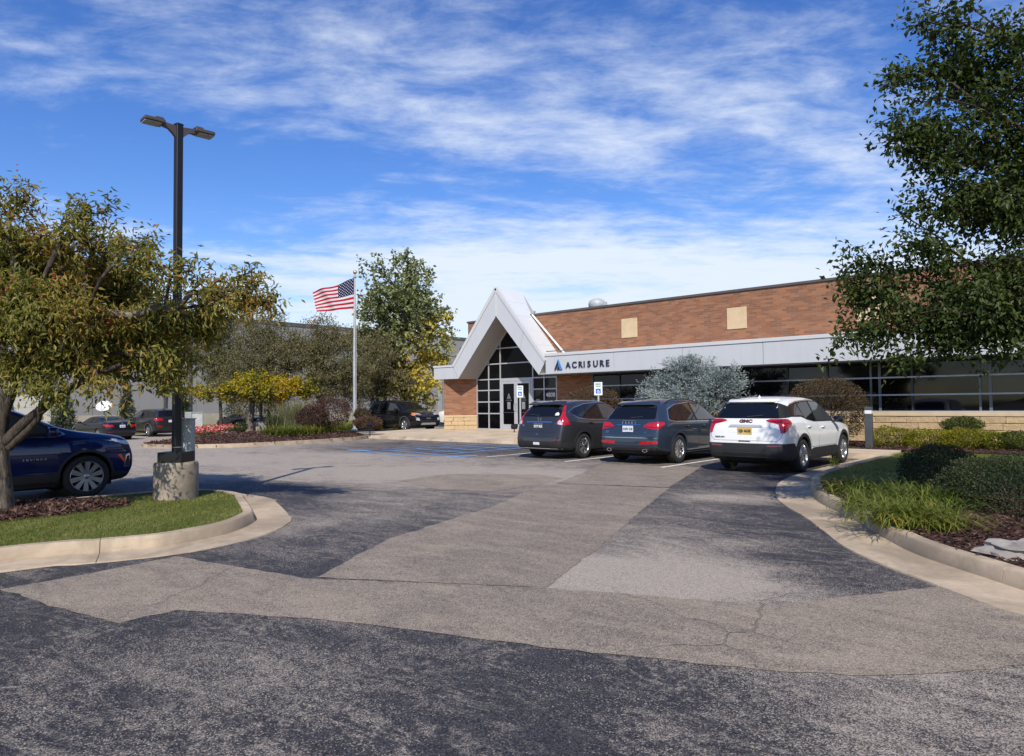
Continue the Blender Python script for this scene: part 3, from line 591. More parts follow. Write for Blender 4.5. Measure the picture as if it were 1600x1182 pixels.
for (ax, az), (bx, bz), sgn in ((oL, oA, -1), (oR, oA, 1)):
    # roof slope: standing panels laid over the frame
    n = 5
    for k in range(n):
        t0, t1 = k / n + .002, (k + 1) / n - .002
        p0 = (ax + (bx - ax) * t0, az + (bz - az) * t0 + .02); p1 = (ax + (bx - ax) * t1, az + (bz - az) * t1 + .02)
        e0, e1 = 25.02 + .6 * max(0, (p0[1] - 5.7) / 1.2), 25.02 + .6 * max(0, (p1[1] - 5.7) / 1.2)
        mb = MB(); mb.prism([(p0[0], YF + .10, p0[1]), (p1[0], YF + .10, p1[1]), (p1[0], e1, p1[1]), (p0[0], e0, p0[1])], (0, 0, .025)); bpart(mb, 'roof_panel', 'roof_metal')
    # edge trim along the rake
    d = Vector((bx - ax, 0, bz - az)).normalized(); nn = Vector((-d.z, 0, d.x)) if sgn < 0 else Vector((d.z, 0, -d.x)); nn = nn if nn.z > 0 else -nn
    mb = MB(); a, b = Vector((ax, 0, az)), Vector((bx, 0, bz)); q = nn * .07
    mb.prism([(p.x, YF - .035, p.z) for p in (a - q * 1.0, b - q * 1.3, b + q * 1.1, a + q)], (0, .16, 0)); bpart(mb, 'rake_trim', 'panel_edge')
    # two front panels each side
    i0 = iL if sgn < 0 else iR
    for t0, t1 in ((.0, .42), (.425, .994)):
        q4 = [(ax + (bx - ax) * t0, az + (bz - az) * t0), (ax + (bx - ax) * t1, az + (bz - az) * t1), (i0[0] + (iA[0] - i0[0]) * t1, i0[1] + (iA[1] - i0[1]) * t1), (i0[0] + (iA[0] - i0[0]) * t0, i0[1] + (iA[1] - i0[1]) * t0)]
        mb = MB(); mb.prism([(x, YF - .004, z) for x, z in q4], (0, .045, 0)); bpart(mb, 'canopy_panel', 'panel')
mb = MB(); mb.box((CX, YF - .008, 6.2), (.05, .05, 1.2)); bpart(mb, 'apex_seam', 'panel_edge')
mb = MB()
for a, b in (((-21.0, 24.94, 5.66), (-19.1, 24.94, 3.72)),): mb.tube([a, b], .045, 6)
bpart(mb, 'roof_flashing', 'white_trim')
mb = MB(); mb.tube([(-19.35, 23.9, 3.80), (-19.0, 24.3, 3.84), (-18.2, 24.85, 3.82)], .022, 6); mb.tube([(-18.2, 24.85, 3.72), (-18.2, 24.85, 3.92)], .03, 6); bpart(mb, 'roof_conduit', 'flashing_dark')
# splayed brick pier left of the entry
Gp, Fp = Vector((-24.71, YW, 0)), Vector((-25.93, 23.90, 0)); u = (Gp - Fp).normalized(); nrm = Vector((u.y, -u.x, 0)); Lp = (Gp - Fp).length
def splay(a, b, z0, z1, out, name, mat, bevel=0.0):
    mb = MB(); p, q = Fp + u * a, Fp + u * b; k = [p + nrm * out, q + nrm * out, q - nrm * .25, p - nrm * .25]
    mb.prism([(v.x, v.y, z0) for v in k], (0, 0, z1 - z0)); return bpart(mb, name, mat, bevel=bevel)
splay(0, Lp, .98, 2.785, 0, 'pier_wall', 'brick_splay'); splay(-.03, Lp, .90, .98, .07, 'cap_stone', 'stone_smooth', .012); splay(0.02, Lp - .01, .1, .90, .005, 'pier_backing', 'joint')
def bump_block(mb_pts, name):
    bm = bmesh.new(); vs = [bm.verts.new(v) for v in mb_pts]
    for f in ((3, 2, 1, 0), (4, 5, 6, 7), (0, 1, 5, 4), (1, 2, 6, 5), (2, 3, 7, 6), (3, 0, 4, 7)): bm.faces.new([vs[i] for i in f])
    bmesh.ops.bevel(bm, geom=bm.edges[:], offset=.014, segments=1, affect='EDGES', clamp_overlap=True); bmesh.ops.recalc_face_normals(bm, faces=bm.faces[:])
    for v in bm.verts: v.co += Vector((rnd.uniform(-.008, .008), rnd.uniform(-.014, .010), rnd.uniform(-.004, .004)))
    me = bpy.data.meshes.new(name); bm.to_mesh(me); bm.free(); me.materials.append(M['stone']); return link(name, me, bld, True)
for r in range(3):
    z0, z1 = .28 + r * .207, .28 + (r + 1) * .207 - .010; a = 0.0; first = True
    while a < Lp - .05:
        w = rnd.uniform(.45, .85) if not (first and r % 2) else rnd.uniform(.25, .4); b = min(Lp, a + w); b = Lp if Lp - b < .2 else b; first = False
        p, q = Fp + u * (a + .005), Fp + u * (b - .005); k = [p + nrm * .055, q + nrm * .055, q - nrm * .05, p - nrm * .05]
        bump_block([(v.x, v.y, z0) for v in k] + [(v.x, v.y, z1) for v in k], 'stone_block'); a = b
# ribbon windows on a stone base
SILL = 1.14
mb = MB(); mb.span((-17.72, YW - .045, SILL - .005), (XR, YW + .1, SILL + .05)); bpart(mb, 'window_sill', 'frame', bevel=.006)
mb = MB(); mb.span((-17.74, YW - .075, SILL - .12), (XR, YW + .1, SILL - .006)); bpart(mb, 'cap_stone', 'stone_smooth', bevel=.012)
mb = MB(); mb.span((-17.7, YW - .01, 0), (XR, YW + .25, SILL - .12)); bpart(mb, 'base_backing', 'joint')
for r in range(4):
    z1 = SILL - .125 - r * .207; z0 = z1 - .197; a = -17.7
    while a < 6:
        b = a + rnd.uniform(.55, 1.15); bump_block([(a + .005, YW - .055, z0), (b - .005, YW - .055, z0), (b - .005, YW + .02, z0), (a + .005, YW + .02, z0), (a + .005, YW - .055, z1), (b - .005, YW - .055, z1), (b - .005, YW + .02, z1), (a + .005, YW + .02, z1)], 'stone_block'); a = b
mul = [-17.68, -16.3, -14.9, -13.5, -12.1, -10.7, -9.3, -7.95, -6.60, -5.40, -3.60, -2.2, -.8, .6, 2.0, 3.4, 4.8, 6.2, 7.6, 9.0, 10.4, 11.8, 13.2]
zr = [SILL + .05, 1.70, 2.26, 2.76]
for i, x in enumerate(mul):
    mb = MB(); light = i in (0, 8, 10, 14, 18); w = .06
    mb.span((x - w / 2, YW - .012, SILL + .05), (x + w / 2, YW + .10, 2.80)); bpart(mb, 'mullion', 'frame_mid' if light else 'frame_dark')
    if i in (8, 10):
        mb = MB(); mb.span((x + .22, YW + .002, SILL + .05), (x + .30, YW + .1, 2.78)); bpart(mb, 'mullion', 'frame_mid')
for z in zr[1:3]:
    mb = MB(); mb.span((-17.66, YW - .03, z - .026), (XR, YW + .05, z + .026)); bpart(mb, 'transom', 'frame', bevel=.004)
mb = MB(); mb.span((-17.66, YW - .02, 2.74), (XR, YW + .05, 2.80)); bpart(mb, 'transom', 'frame_dark')
for i in range(len(mul) - 1):
    for r in range(3):
        a, b, z0, z1 = mul[i] + .03, mul[i + 1] - .03, zr[r] + (.0 if r == 0 else .026), zr[r + 1] - .026; j = [rnd.uniform(-.004, .004) for _ in range(4)]
        mb = MB(); mb.add([(a, YW + .03 + j[0], z0), (b, YW + .03 + j[1], z0), (b, YW + .03 + j[2], z1), (a, YW + .03 + j[3], z1), (a, YW + .045, z0), (b, YW + .045, z0), (b, YW + .045, z1), (a, YW + .045, z1)], [(0, 1, 2, 3), (7, 6, 5, 4), (0, 4, 5, 1), (1, 5, 6, 2), (2, 6, 7, 3), (3, 7, 4, 0)]); bpart(mb, 'window_pane', 'window_glass_painted_sky' if (r == 2 and i >= 6 and i % 4 != 1) or (r == 1 and i in (10, 11)) else 'window_glass')
# dark rooms behind the glass
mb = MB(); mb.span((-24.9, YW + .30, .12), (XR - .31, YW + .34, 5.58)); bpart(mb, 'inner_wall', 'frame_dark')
# entry glazing
XC = [AY(p, 632, YW).x for p in (745.5, 763.8, 782.0, 833.0, 850.5, 870.0)]; ZC = [FLOOR] + [AY(763, p, YW).z for p in (646.5, 628.4, 610.4, 593.5, 569.8, 546.2, 528)] 
ZC = ZC[:7] + [5.45]
sl_ = (iA[1] - iL[1]) / (iA[0] - iL[0])
def cut(poly, inset=.04):
    p = clip(poly, -sl_, 1, iL[1] - sl_ * iL[0] - inset * 1.5); return clip(p, sl_, 1, iR[1] + sl_ * iR[0] - inset * 1.5)
def vert(x, z0, z1, w=.055, mat='frame', parent=None):
    p = cut([(x - w / 2, z0), (x + w / 2, z0), (x + w / 2, z1), (x - w / 2, z1)], .0)
    if len(p) > 2: mb = MB(); mb.prism([(a, YW - .01, b) for a, b in p], (0, .1, 0)); bpart(mb, 'glazing_bar', mat)
def horiz(x0, x1, z, w=.055):
    p = cut([(x0, z - w / 2), (x1, z - w / 2), (x1, z + w / 2), (x0, z + w / 2)], .0)
    if len(p) > 2: mb = MB(); mb.prism([(a, YW - .006, b) for a, b in p], (0, .08, 0)); bpart(mb, 'glazing_bar', 'frame')
for x in XC: vert(x, FLOOR, 5.5 if x in (XC[2],) else 4.6)
for k in range(len(ZC)):
    z = ZC[k]
    if k == 0: horiz(XC[0], XC[2], z + .03, .07); horiz(XC[3], XC[5], z + .03, .07)
    elif k <= 3: horiz(XC[0], XC[2], z); horiz(XC[3], XC[5], z)
    elif k < 7: horiz(XC[0], XC[5], z)
xcol = list(zip(XC, XC[1:]))
for i, (a, b) in enumerate(xcol):
    for k in range(7):
        if i == 2 and k < 4: continue
        p = cut([(a + .027, ZC[k] + .027), (b - .027, ZC[k] + .027), (b - .027, ZC[k + 1] - .027), (a + .027, ZC[k + 1] - .027)], .03)
        if len(p) > 2 and max(q[1] for q in p) - min(q[1] for q in p) > .05: mb = MB(); mb.prism([(x, YW + .03 + rnd.uniform(-.003, .003), z) for x, z in p], (0, .012, 0)); bpart(mb, 'window_pane', 'window_glass')
d_ = Vector((iA[0] - iL[0], 0, iA[1] - iL[1]))
for i0 in (iL, iR):
    mb = MB(); mb.prism([(i0[0], YW - .02, i0[1] - .07), (iA[0], YW - .02, iA[1] - .09), (iA[0], YW - .02, iA[1] - .004), (i0[0], YW - .02, i0[1] - .004)], (0, .09, 0)); bpart(mb, 'glazing_bar', 'frame')
# doors
dz1 = ZC[4] - .03; dm = (XC[2] + XC[3]) / 2
mb = MB(); mb.span((XC[2] + .03, YW - .03, dz1 - .09), (XC[3] - .03, YW + .06, dz1)); mb.span((XC[2] + .03, YW - .03, FLOOR), (XC[2] + .11, YW + .06, dz1 - .09)); mb.span((XC[3] - .11, YW - .03, FLOOR), (XC[3] - .03, YW + .06, dz1 - .09)); bpart(mb, 'door_frame', 'frame')
def logo_tri(c, s, mat, parent, y, thick=.004, hole=True):
    """the open triangle mark: two legs and a small inner triangle"""
    for mm, pts in ((mat[0], [(-.5, 0), (-.30, 0), (0, .58), (0, 1.0)]), (mat[1], [(.5, 0), (.0, 1.0), (0, .58), (.22, 0)]), (mat[2], [(-.17, .0), (.17, .0), (0, .34)])):
        mb = MB(); mb.prism([(c[0] + a * s * .95, y, c[1] + b * s) for a, b in pts], (0, thick, 0)); mb.obj('logo_mark', mm, parent, worldco=parent.parent is None)
for sgn, (a, b) in ((-1, (XC[2] + .115, dm - .006)), (1, (dm + .006, XC[3] - .115))):
    z0, z1 = FLOOR + .015, dz1 - .10; st = .10
    mb = MB(); mb.span((a, YW - .045, z0), (a + st, YW + .01, z1)); mb.span((b - st, YW - .045, z0), (b, YW + .01, z1)); mb.span((a + st, YW - .043, z1 - .11), (b - st, YW + .008, z1)); mb.span((a + st, YW - .043, z0), (b - st, YW + .008, z0 + .27)); door = bpart(mb, 'door', 'frame')
    mb = MB(); mb.span((a + st, YW - .02, z0 + .27), (b - st, YW - .008, z1 - .11)); bpart(mb, 'door_glass', 'window_glass', door)
    mb = MB(); mb.span((a + st, YW - .05, 1.10), (b - st, YW - .025, 1.14)); bpart(mb, 'push_bar', 'frame_dark', door)
    hx = (b - .05) if sgn < 0 else (a + .05)
    mb = MB(); mb.tube([(hx, YW - .045, 1.22), (hx, YW - .12, 1.22), (hx, YW - .12, 1.52), (hx, YW - .045, 1.52)], .016, 6); bpart(mb, 'handle', 'steel', door)
    cx = (a + b) / 2; logo_tri((cx, 1.78), .26, ('etched', 'etched', 'etched'), door, YW - .026)
    mb = MB(); mb.span((cx - .10, YW - .024, 1.28), (cx + .10, YW - .021, 1.62)); bpart(mb, 'door_notice', 'paper', door)
    text_obj('door_lettering', 'ACRISURE', .07, 'etched', (cx, YW - .026, 1.68), (1, 0, 0), parent=door, depth=.002, align='CENTER', spacing=1.25)
mb = MB(); mb.span((XC[3] + .17, YW + .018, 1.42), (XC[3] + .40, YW + .024, 1.74)); bpart(mb, 'notice', 'paper')
n48 = text_obj('house_number', '4808', .27, 'white_print', (XC[4] + .09, YW + .016, ZC[3] - .36), (1, 0, 0), parent=None, depth=.004, bold=.004); n48.parent = bld; n48.matrix_parent_inverse = Matrix.Translation(bld.location).inverted()
# sign on the fascia
sg = thing('wall_sign', 'navy raised letters ACRISURE with blue triangle emblem on the white fascia', 'sign', (-16.6, YF, 2.9))
p0 = AY(866, 577.5, YF); p1 = AY(880, 577.5, YF); emb = (p0.x + p1.x) / 2
logo_tri((emb, AY(873, 578, YF).z), .44, ('navy', 'logo_blue', 'navy'), sg, YF - .05, .05)
xa, xb = AY(884.5, 575, YF).x, AY(952, 570, YF).x; word = 'ACRISURE'; zb_ = AY(885, 575.5, YF).z
for i, ch in enumerate(word):
    cxs = [0, .148, .300, .418, .512, .640, .790, .925][i] * (xb - xa) + xa
    me = text_mesh('letter', ch, .365, 'lettering', .02, bold=.004); me.transform(Matrix(((1, 0, 0, cxs), (0, 0, -1, YF - .022), (0, 1, 0, zb_), (0, 0, 0, 1)))); link('letter', me, sg, True)
# things on the roof
vd = thing('roof_vent', 'grey domed vent on the flat roof behind the brick parapet', 'vent', (-20.4, 30.0, 5.2))
mb = MB(); mb.lathe([(.0, 1.62), (.22, 1.60), (.42, 1.50), (.52, 1.32), (.50, 1.16), (.42, 1.05), (.40, .3), (.40, 0)], seg=24); mb.obj('dome', 'dome', vd, sm=40)
mb = MB(); mb.box((.55, 0, 1.25), (.25, .12, .22)); mb.obj('bracket', 'dome', vd, bevel=.01)
vd.location = AD(933, 474, 41) - Vector((0, 0, 1.35))

# ================================================================== WAREHOUSE
wh = thing('warehouse', 'long grey precast warehouse with pale concrete base and black roof edge', 'building', (-60, 30, 0))
WX, WH = -57.4, 8.75
yy = list(np.arange(-20, 96, 7.6))
for a, b in zip(yy, yy[1:]):
    mb = MB(); mb.span((WX - .25, a + .012, 1.0), (WX, b - .012, WH)); mb.obj('wall_panel', 'grey_panel', wh, worldco=True)
    mb = MB(); mb.span((WX - .25, a + .012, -.4), (WX + .03, b - .012, .99)); mb.obj('base_panel', 'band_concrete', wh, worldco=True)
mb = MB(); mb.span((WX - .3, -20, WH), (WX + .06, 96, WH + .34)); mb.obj('roof_edge', 'flashing_dark', wh, worldco=True)
mb = MB(); mb.span((-110, -20, WH - .3), (WX - .3, 96, WH)); mb.span((-110, -20, -.4), (WX - .3, -19.7, WH - .3)); mb.span((-110, 95.7, -.4), (WX - .3, 96, WH - .3)); mb.obj('roof', 'galv', wh, worldco=True)
for px in (257, 296, 687):
    p = EYEV + ray(px, 630) * (WX / ray(px, 630)[0]); mb = MB(); w = .16 if px < 600 else .5; mb.box((WX + .08, p[1], (WH + .2) / 2 + .1), (.14, w, WH - .2)); mb.obj('downspout', 'flashing_dark' if px < 600 else 'grey_box', wh, worldco=True)
def wpt(px, py): d = ray(px, py); return Vector(EYEV + d * (WX / d[0]))
a, b = wpt(-20, 612), wpt(80, 612)
dr = MB(); dr.span((WX + .005, a.y, 0), (WX + .05, b.y, 2.55)); dd = dr.obj('roll_door', 'door_white', wh, worldco=True)
for k in range(5): mb = MB(); mb.span((WX + .051, a.y + .02, .15 + k * .48), (WX + .07, b.y - .02, .15 + k * .48 + .46)); mb.obj('door_slat', 'door_white', dd, worldco=True)
mb = MB(); mb.span((WX + .01, a.y - .1, 2.55), (WX + .09, b.y + .1, 2.66)); mb.obj('door_lintel', 'flashing_dark', wh, worldco=True)
p = wpt(490, 506); mb = MB(); mb.box((WX, p.y, WH + .55), (.5, .6, .5)); mb.obj('roof_unit', 'white_plastic', wh, worldco=True, bevel=.05)
# ================================================================== CARS  (local: x forward, y left, z up, origin on the ground midway between the axles)
def interp(tab, x):
    xs_ = [t[0] for t in tab]; return float(np.interp(x, xs_, [t[1] for t in tab]))
def rpoly(pts, r=.03, n=4):
    out = []; m = len(pts)
    for i in range(m):
        p, a, b = Vector(pts[i]), Vector(pts[i - 1]), Vector(pts[(i + 1) % m]); rr = min(r, (a - p).length * .45, (b - p).length * .45)
        s, e = p + (a - p).normalized() * rr, p + (b - p).normalized() * rr
        for k in range(n + 1):
            t = k / n; out.append(tuple((1 - t) ** 2 * s + 2 * t * (1 - t) * p + t * t * e))
    return out
class Car:
    def __init__(s, name, label, cat, S):
        s.S = S; s.root = thing(name, label, cat); s.wb = S['wb'] / 2
        s.build_body()
    def build_body(s):
        S = s.S; top, xr, xf = sorted(S['top']), S['xrear'], S['xfront']; Wd = S['W'] / 2
        x_r, x_f = S['top'][-1][0], S['top'][0][0]; x_r, x_f = min(x_r, x_f), max(x_r, x_f)
        sts = [x_r, x_r + .06, x_r + .18, x_r + .42, x_r + .75, x_r + 1.1, x_r + 1.5] + list(np.linspace(x_r + 1.9, x_f - 1.5, 8)) + [x_f - 1.2, x_f - .9, x_f - .6, x_f - .35, x_f - .16, x_f - .05, x_f]
        roof = max(z for _, z in top); V, NP = [], 0; rows = []
        for x in sts:
            zt = interp(top, x); dr, df = x - x_r, x_f - x
            w = Wd * (1 - S.get('tr', .10) * max(0, 1 - dr / .55) ** 2.2 - S.get('tf', .16) * max(0, 1 - df / .9) ** 2.0)
            belt = interp(S['belt'], x); zs = min(belt, zt - .05); c = max(0, min(1, (zt - belt - .02) / (roof - belt - .05)))
            zb = S['clear'] + .07 * max(0, 1 - dr / .5) + .04 * max(0, 1 - df / .6)
            wr = w * (.86 + (S.get('roofw', .70) - .86) * c); zre = zs + (zt - zs) * (.62 + .22 * c); h = zs - zb
            row = [(0, zb), (.55 * w, zb), (.86 * w, zb + .01), (.955 * w, zb + .07), (.975 * w, zb + .28 * h), (.992 * w, zb + .52 * h), (1.0 * w, zb + .70 * h), (.985 * w, zb + .86 * h), (.958 * w, zs - .015), (.935 * w, zs + .012)]
            y0, z0 = row[-1]
            for t in (.35, .72): row.append((y0 + (wr - y0) * (t ** 1.05), z0 + (zre - z0) * t))
            row += [(wr, zre), (wr * .93, zre + (zt - zre) * .62), (wr * .62, zt - .012), (wr * .3, zt - .002), (0, zt)]
            rows.append((x, dr, df, row)); NP = len(row)
        xr_n, xf_n = x_r, x_f
        def xact(x, z):
            b = float(smooth(xr_n + 1.15, xr_n, x)); f = float(smooth(xf_n - .8, xf_n, x)); return x + b * (interp(xr, z) - xr_n) + f * (interp(xf, z) - xf_n)
        mb = MB(); full = []
        for x, dr, df, row in rows:
            ring = [(xact(x, z), y, z) for y, z in row] + [(xact(x, z), -y, z) for y, z in row[-2:0:-1]]; full.append([len(mb.v) + k for k in range(len(ring))]); mb.v += ring
        n = len(full[0])
        for a, b in zip(full, full[1:]):
            for k in range(n): mb.f.append((a[k], a[(k + 1) % n], b[(k + 1) % n], b[k]))
        for end, sg in ((0, -1), (-1, 1)):       # end caps with two inner columns, slightly domed
            x, dr, df, row = rows[end]; r = full[end]; cols = [[r[k] for k in range(NP)]]
            for f in (.55, -.55):
                col = []
                for k in range(NP):
                    y, z = row[k]
                    if k in (0, NP - 1): col.append(r[k]); continue
                    mb.v.append((xact(x, z) + sg * .05 * (1 if sg > 0 else S.get('rdome', 1)), y * f, z)); col.append(len(mb.v) - 1)
                cols.append(col)
            cols.append([r[0]] + [r[n - k] for k in range(1, NP - 1)] + [r[NP - 1]])
            for A, B in zip(cols, cols[1:]):
                for k in range(NP - 1):
                    q = [A[k], A[k + 1], B[k + 1], B[k]]; q = [v for i, v in enumerate(q) if v not in q[:i]]
                    if len(q) > 2: mb.f.append(tuple(q))
        mb.mi = [0] * len(mb.f); me = mb.mesh('body', [S['paint'], 'well']); tmp = bpy.data.objects.new('body_tmp', me); COL.objects.link(tmp)
        ss = tmp.modifiers.new('ss', 'SUBSURF'); ss.levels = ss.render_levels = 2
        bpy.context.view_layer.update(); dg = bpy.context.evaluated_depsgraph_get(); m1 = bpy.data.meshes.new_from_object(tmp.evaluated_get(dg))
        m1.calc_loop_triangles(); vs = [v.co.copy() for v in m1.vertices]; s.bvh = BVHTree.FromPolygons(vs, [tuple(p.vertices) for p in m1.polygons])
        cut = MB(); R = S['R'] + S.get('gap', .05)
        for ax in (-s.wb, s.wb):
            for sd in (-1, 1):
                cut.lathe([(0, -.20), (R * .96, -.20), (R, -.15), (R, .30), (0, .30)], (ax, sd * (Wd - .08), S['R'] + .012), 28, 'Y') if sd > 0 else cut.lathe([(0, -.30), (R, -.30), (R, .15), (R * .96, .20), (0, .20)], (ax, sd * (Wd - .08), S['R'] + .012), 28, 'Y')
        cm = cut.mesh('cut', 'well'); bm = bmesh.new(); bm.from_mesh(cm); bmesh.ops.remove_doubles(bm, verts=bm.verts[:], dist=1e-4); bmesh.ops.recalc_face_normals(bm, faces=bm.faces[:]); bm.to_mesh(cm); bm.free()
        co = bpy.data.objects.new('cut', cm); COL.objects.link(co); bo = tmp.modifiers.new('bo', 'BOOLEAN'); bo.object = co; bo.operation = 'DIFFERENCE'; bo.solver = 'EXACT'
        try: bo.material_mode = 'TRANSFER'
        except Exception: pass
        bpy.context.view_layer.update(); dg = bpy.context.evaluated_depsgraph_get(); m2 = bpy.data.meshes.new_from_object(tmp.evaluated_get(dg))
        for o in (tmp, co): bpy.data.objects.remove(o)
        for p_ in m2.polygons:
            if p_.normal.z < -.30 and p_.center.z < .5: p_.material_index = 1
        smooth_mesh(m2, 38); m2.name = 'body'; s.body = link('body', m2, s.root)
    # -- a panel that follows the body: polygon in a side ('L','R'), rear ('B'), front ('F') or top ('T') view
    def patch(s, name, poly, view, mat, off=.004, parent=None, grid=.09, depth=.012, mirror=False, join=None):
        bm = bmesh.new(); f = bm.faces.new([bm.verts.new((p[0], p[1], 0)) for p in poly])
        us = [p[0] for p in poly]; vs = [p[1] for p in poly]
        for axis, lo, hi in ((0, min(us), max(us)), (1, min(vs), max(vs))):
            k = lo + grid
            while k < hi - 1e-4:
                co = [0, 0, 0]; co[axis] = k; no = [0, 0, 0]; no[axis] = 1
                bmesh.ops.bisect_plane(bm, geom=bm.verts[:] + bm.edges[:] + bm.faces[:], plane_co=co, plane_no=no, dist=1e-6); k += grid
        for v in bm.verts:
            a, b = v.co.x, v.co.y
            q2 = .70710678; o, d = {'L': ((a, 3, b), (0, -1, 0)), 'R': ((a, -3, b), (0, 1, 0)), 'B': ((-5, a, b), (1, 0, 0)), 'F': ((5, a, b), (-1, 0, 0)), 'T': ((a, b, 4), (0, 0, -1)), 'BR': ((q2 * (a - 5), q2 * (-a - 5), b), (q2, q2, 0)), 'BL': ((q2 * (a - 5), q2 * (a + 5), b), (q2, -q2, 0))}[view]
            hit, nrm, _, _ = s.bvh.ray_cast(Vector(o), Vector(d))
            if hit is None:
                o2 = Vector(o) + Vector(d) * {'L': 2.1, 'R': 2.1, 'B': 2.8, 'F': 2.8, 'T': 2.5, 'BR': 2.9, 'BL': 2.9}[view]; hit, nrm, _, _ = s.bvh.find_nearest(o2)
            if nrm.dot(Vector(d)) > 0: nrm = -nrm
            v.co = hit + nrm * off; v.normal = nrm
        nn = {v: v.normal.copy() for v in bm.verts}; nlist = [(v, n) for v, n in nn.items()]
        bd = [e for e in bm.edges if e.is_boundary]; r = bmesh.ops.extrude_edge_only(bm, edges=bd)
        for v in [g for g in r['geom'] if isinstance(g, bmesh.types.BMVert)]:
            n0 = min(nlist, key=lambda q: (q[0].co - v.co).length_squared)[1]; v.co -= n0 * depth
        bmesh.ops.recalc_face_normals(bm, faces=bm.faces[:])
        cdir = {'L': Vector((0, 1, 0)), 'R': Vector((0, -1, 0)), 'B': Vector((-1, 0, 0)), 'F': Vector((1, 0, 0)), 'T': Vector((0, 0, 1)), 'BR': Vector((-1, -1, 0)), 'BL': Vector((-1, 1, 0))}[view]
        if sum((f.normal.dot(cdir) * f.calc_area()) for f in bm.faces) < 0: bmesh.ops.reverse_faces(bm, faces=bm.faces[:])
        me = bpy.data.meshes.new(name); bm.to_mesh(me); bm.free(); me.materials.append(M[mat]); smooth_mesh(me, 50)
        return link(name, me, parent or s.root)
    def both(s, name, poly, mat, off=.004, parent=None, **kw): return [s.patch(name, poly, v, mat, off, parent, **kw) for v in 'LR']
    def pair(s, name, poly, view, mat, off=.004, **kw):
        return [s.patch(name, poly, view, mat, off, **kw), s.patch(name, [(-a, b) for a, b in reversed(poly)], view, mat, off, **kw)]
    def corner(s, name, pts, mat, off=.011, r=.02, grid=.028):      # wraps round the rear corner: ('b', y, z) on the tail, ('s', x, z) on the flank
        P = [((interp(s.S['xrear'], z) + a if k == 'b' else a + s.S['W'] * .48) * .70710678, z) for k, a, z in pts]; P = rpoly(P, r)
        return [s.patch(name, P, v, mat, off, grid=grid) for v in ('BL', 'BR')]
    def line(s, pts, view, w=.007, mat='seam', off=.0015, name='panel_gap'):
        for a, b in zip(pts, pts[1:]):
            a, b = Vector(a), Vector(b); t = (b - a).normalized(); q = Vector((-t.y, t.x)) * (w / 2); s.patch(name, [tuple(a - q), tuple(b - q), tuple(b + q), tuple(a + q)], view, mat, off, grid=.12, depth=.004)
    def surf(s, view, a, b):
        o, d = {'L': ((a, 3, b), (0, -1, 0)), 'R': ((a, -3, b), (0, 1, 0)), 'B': ((-5, a, b), (1, 0, 0)), 'F': ((5, a, b), (-1, 0, 0)), 'T': ((a, b, 4), (0, 0, -1))}[view]
        h, n, _, _ = s.bvh.ray_cast(Vector(o), Vector(d)); return (h, n) if h is not None else s.bvh.find_nearest(Vector(o))[:2]
    def wheels(s, spokes=5, style='fat', rim='rim'):
        S = s.S; R, rr, w = S['R'], S['rim'], S.get('tw', .225); key = (R, rr, w, spokes, style)
        ty = MB(); ty.lathe([(rr * .98, -w * .40), (rr * 1.05, -w * .47), (R * .90, -w * .50), (R * .97, -w * .43), (R, -w * .33), (R, w * .33), (R * .97, w * .43), (R * .90, w * .50), (rr * 1.05, w * .47), (rr * .98, w * .40), (rr * .95, w * .2)], seg=40, axis='Y'); tm = ty.mesh('tyre', 'rubber', 50)
        rm = MB(); rm.lathe([(rr * 1.0, w * .44), (rr * .97, w * .46), (rr * .93, w * .40), (rr * .90, w * .1), (rr * .90, -w * .4)], seg=40, axis='Y')
        for k in range(spokes):
            a = 2 * math.pi * k / spokes + math.pi / 2
            for da in ((-.13, .13) if style == 'split' else ((0.0,) if style != 'turbine' else (-.0, .22))):
                wi = {'fat': .20, 'split': .085, 'thin': .10, 'turbine': .12}[style] * rr / .25; a1 = a + da * .55; a2 = a + da + (.22 if style == 'turbine' else 0)
                p0 = Vector((math.cos(a1) * rr * .16, w * .37, math.sin(a1) * rr * .16)); p1 = Vector((math.cos(a2) * rr * .955, w * .43, math.sin(a2) * rr * .955)); t = (p1 - p0).normalized(); q = Vector((-t.z, 0, t.x))
                W0, W1 = wi * .22, wi * (.42 if style != 'turbine' else .34)
                if style == 'fat': W0, W1 = wi * .36, wi * .30
                rm.add([p0 - q * W0, p1 - q * W1, p1 + q * W1, p0 + q * W0] + [v + Vector((0, -.035, 0)) for v in (p0 - q * W0 * 1.3, p1 - q * W1 * 1.3, p1 + q * W1 * 1.3, p0 + q * W0 * 1.3)], [(0, 1, 2, 3), (0, 4, 5, 1), (1, 5, 6, 2), (2, 6, 7, 3), (3, 7, 4, 0)])
        rm.lathe([(0, w * .40), (rr * .10, w * .40), (rr * .20, w * .36), (rr * .22, w * .2)], seg=20, axis='Y'); rmm = rm.mesh('rim', rim, 40)
        dk = MB(); dk.lathe([(0, w * .02), (rr * .62, w * .02), (rr * .62, -w * .05), (rr * .9, -w * .1), (rr * .9, -w * .2)], seg=28, axis='Y'); dm_ = dk.mesh('brake_disc', 'well', 40)
        for ax in (-s.wb, s.wb):
            for sd in (-1, 1):
                o = link('wheel', tm, s.root); o.location = (ax, sd * (S['W'] / 2 - w / 2 - S.get('inset', .015)), R); o.rotation_euler = (0, rnd.uniform(0, 6), 0 if sd > 0 else math.pi)
                link('rim', rmm, o); link('brake_disc', dm_, o)
        mb = MB(); mb.span((-s.wb - .5, -.55, S['clear'] - .03), (s.wb + .5, .55, S['clear'] + .1)); mb.span((-s.wb - .06, -S['W'] / 2 + .25, R - .06), (-s.wb + .06, S['W'] / 2 - .25, R + .06)); mb.obj('underbody', 'well', s.root)
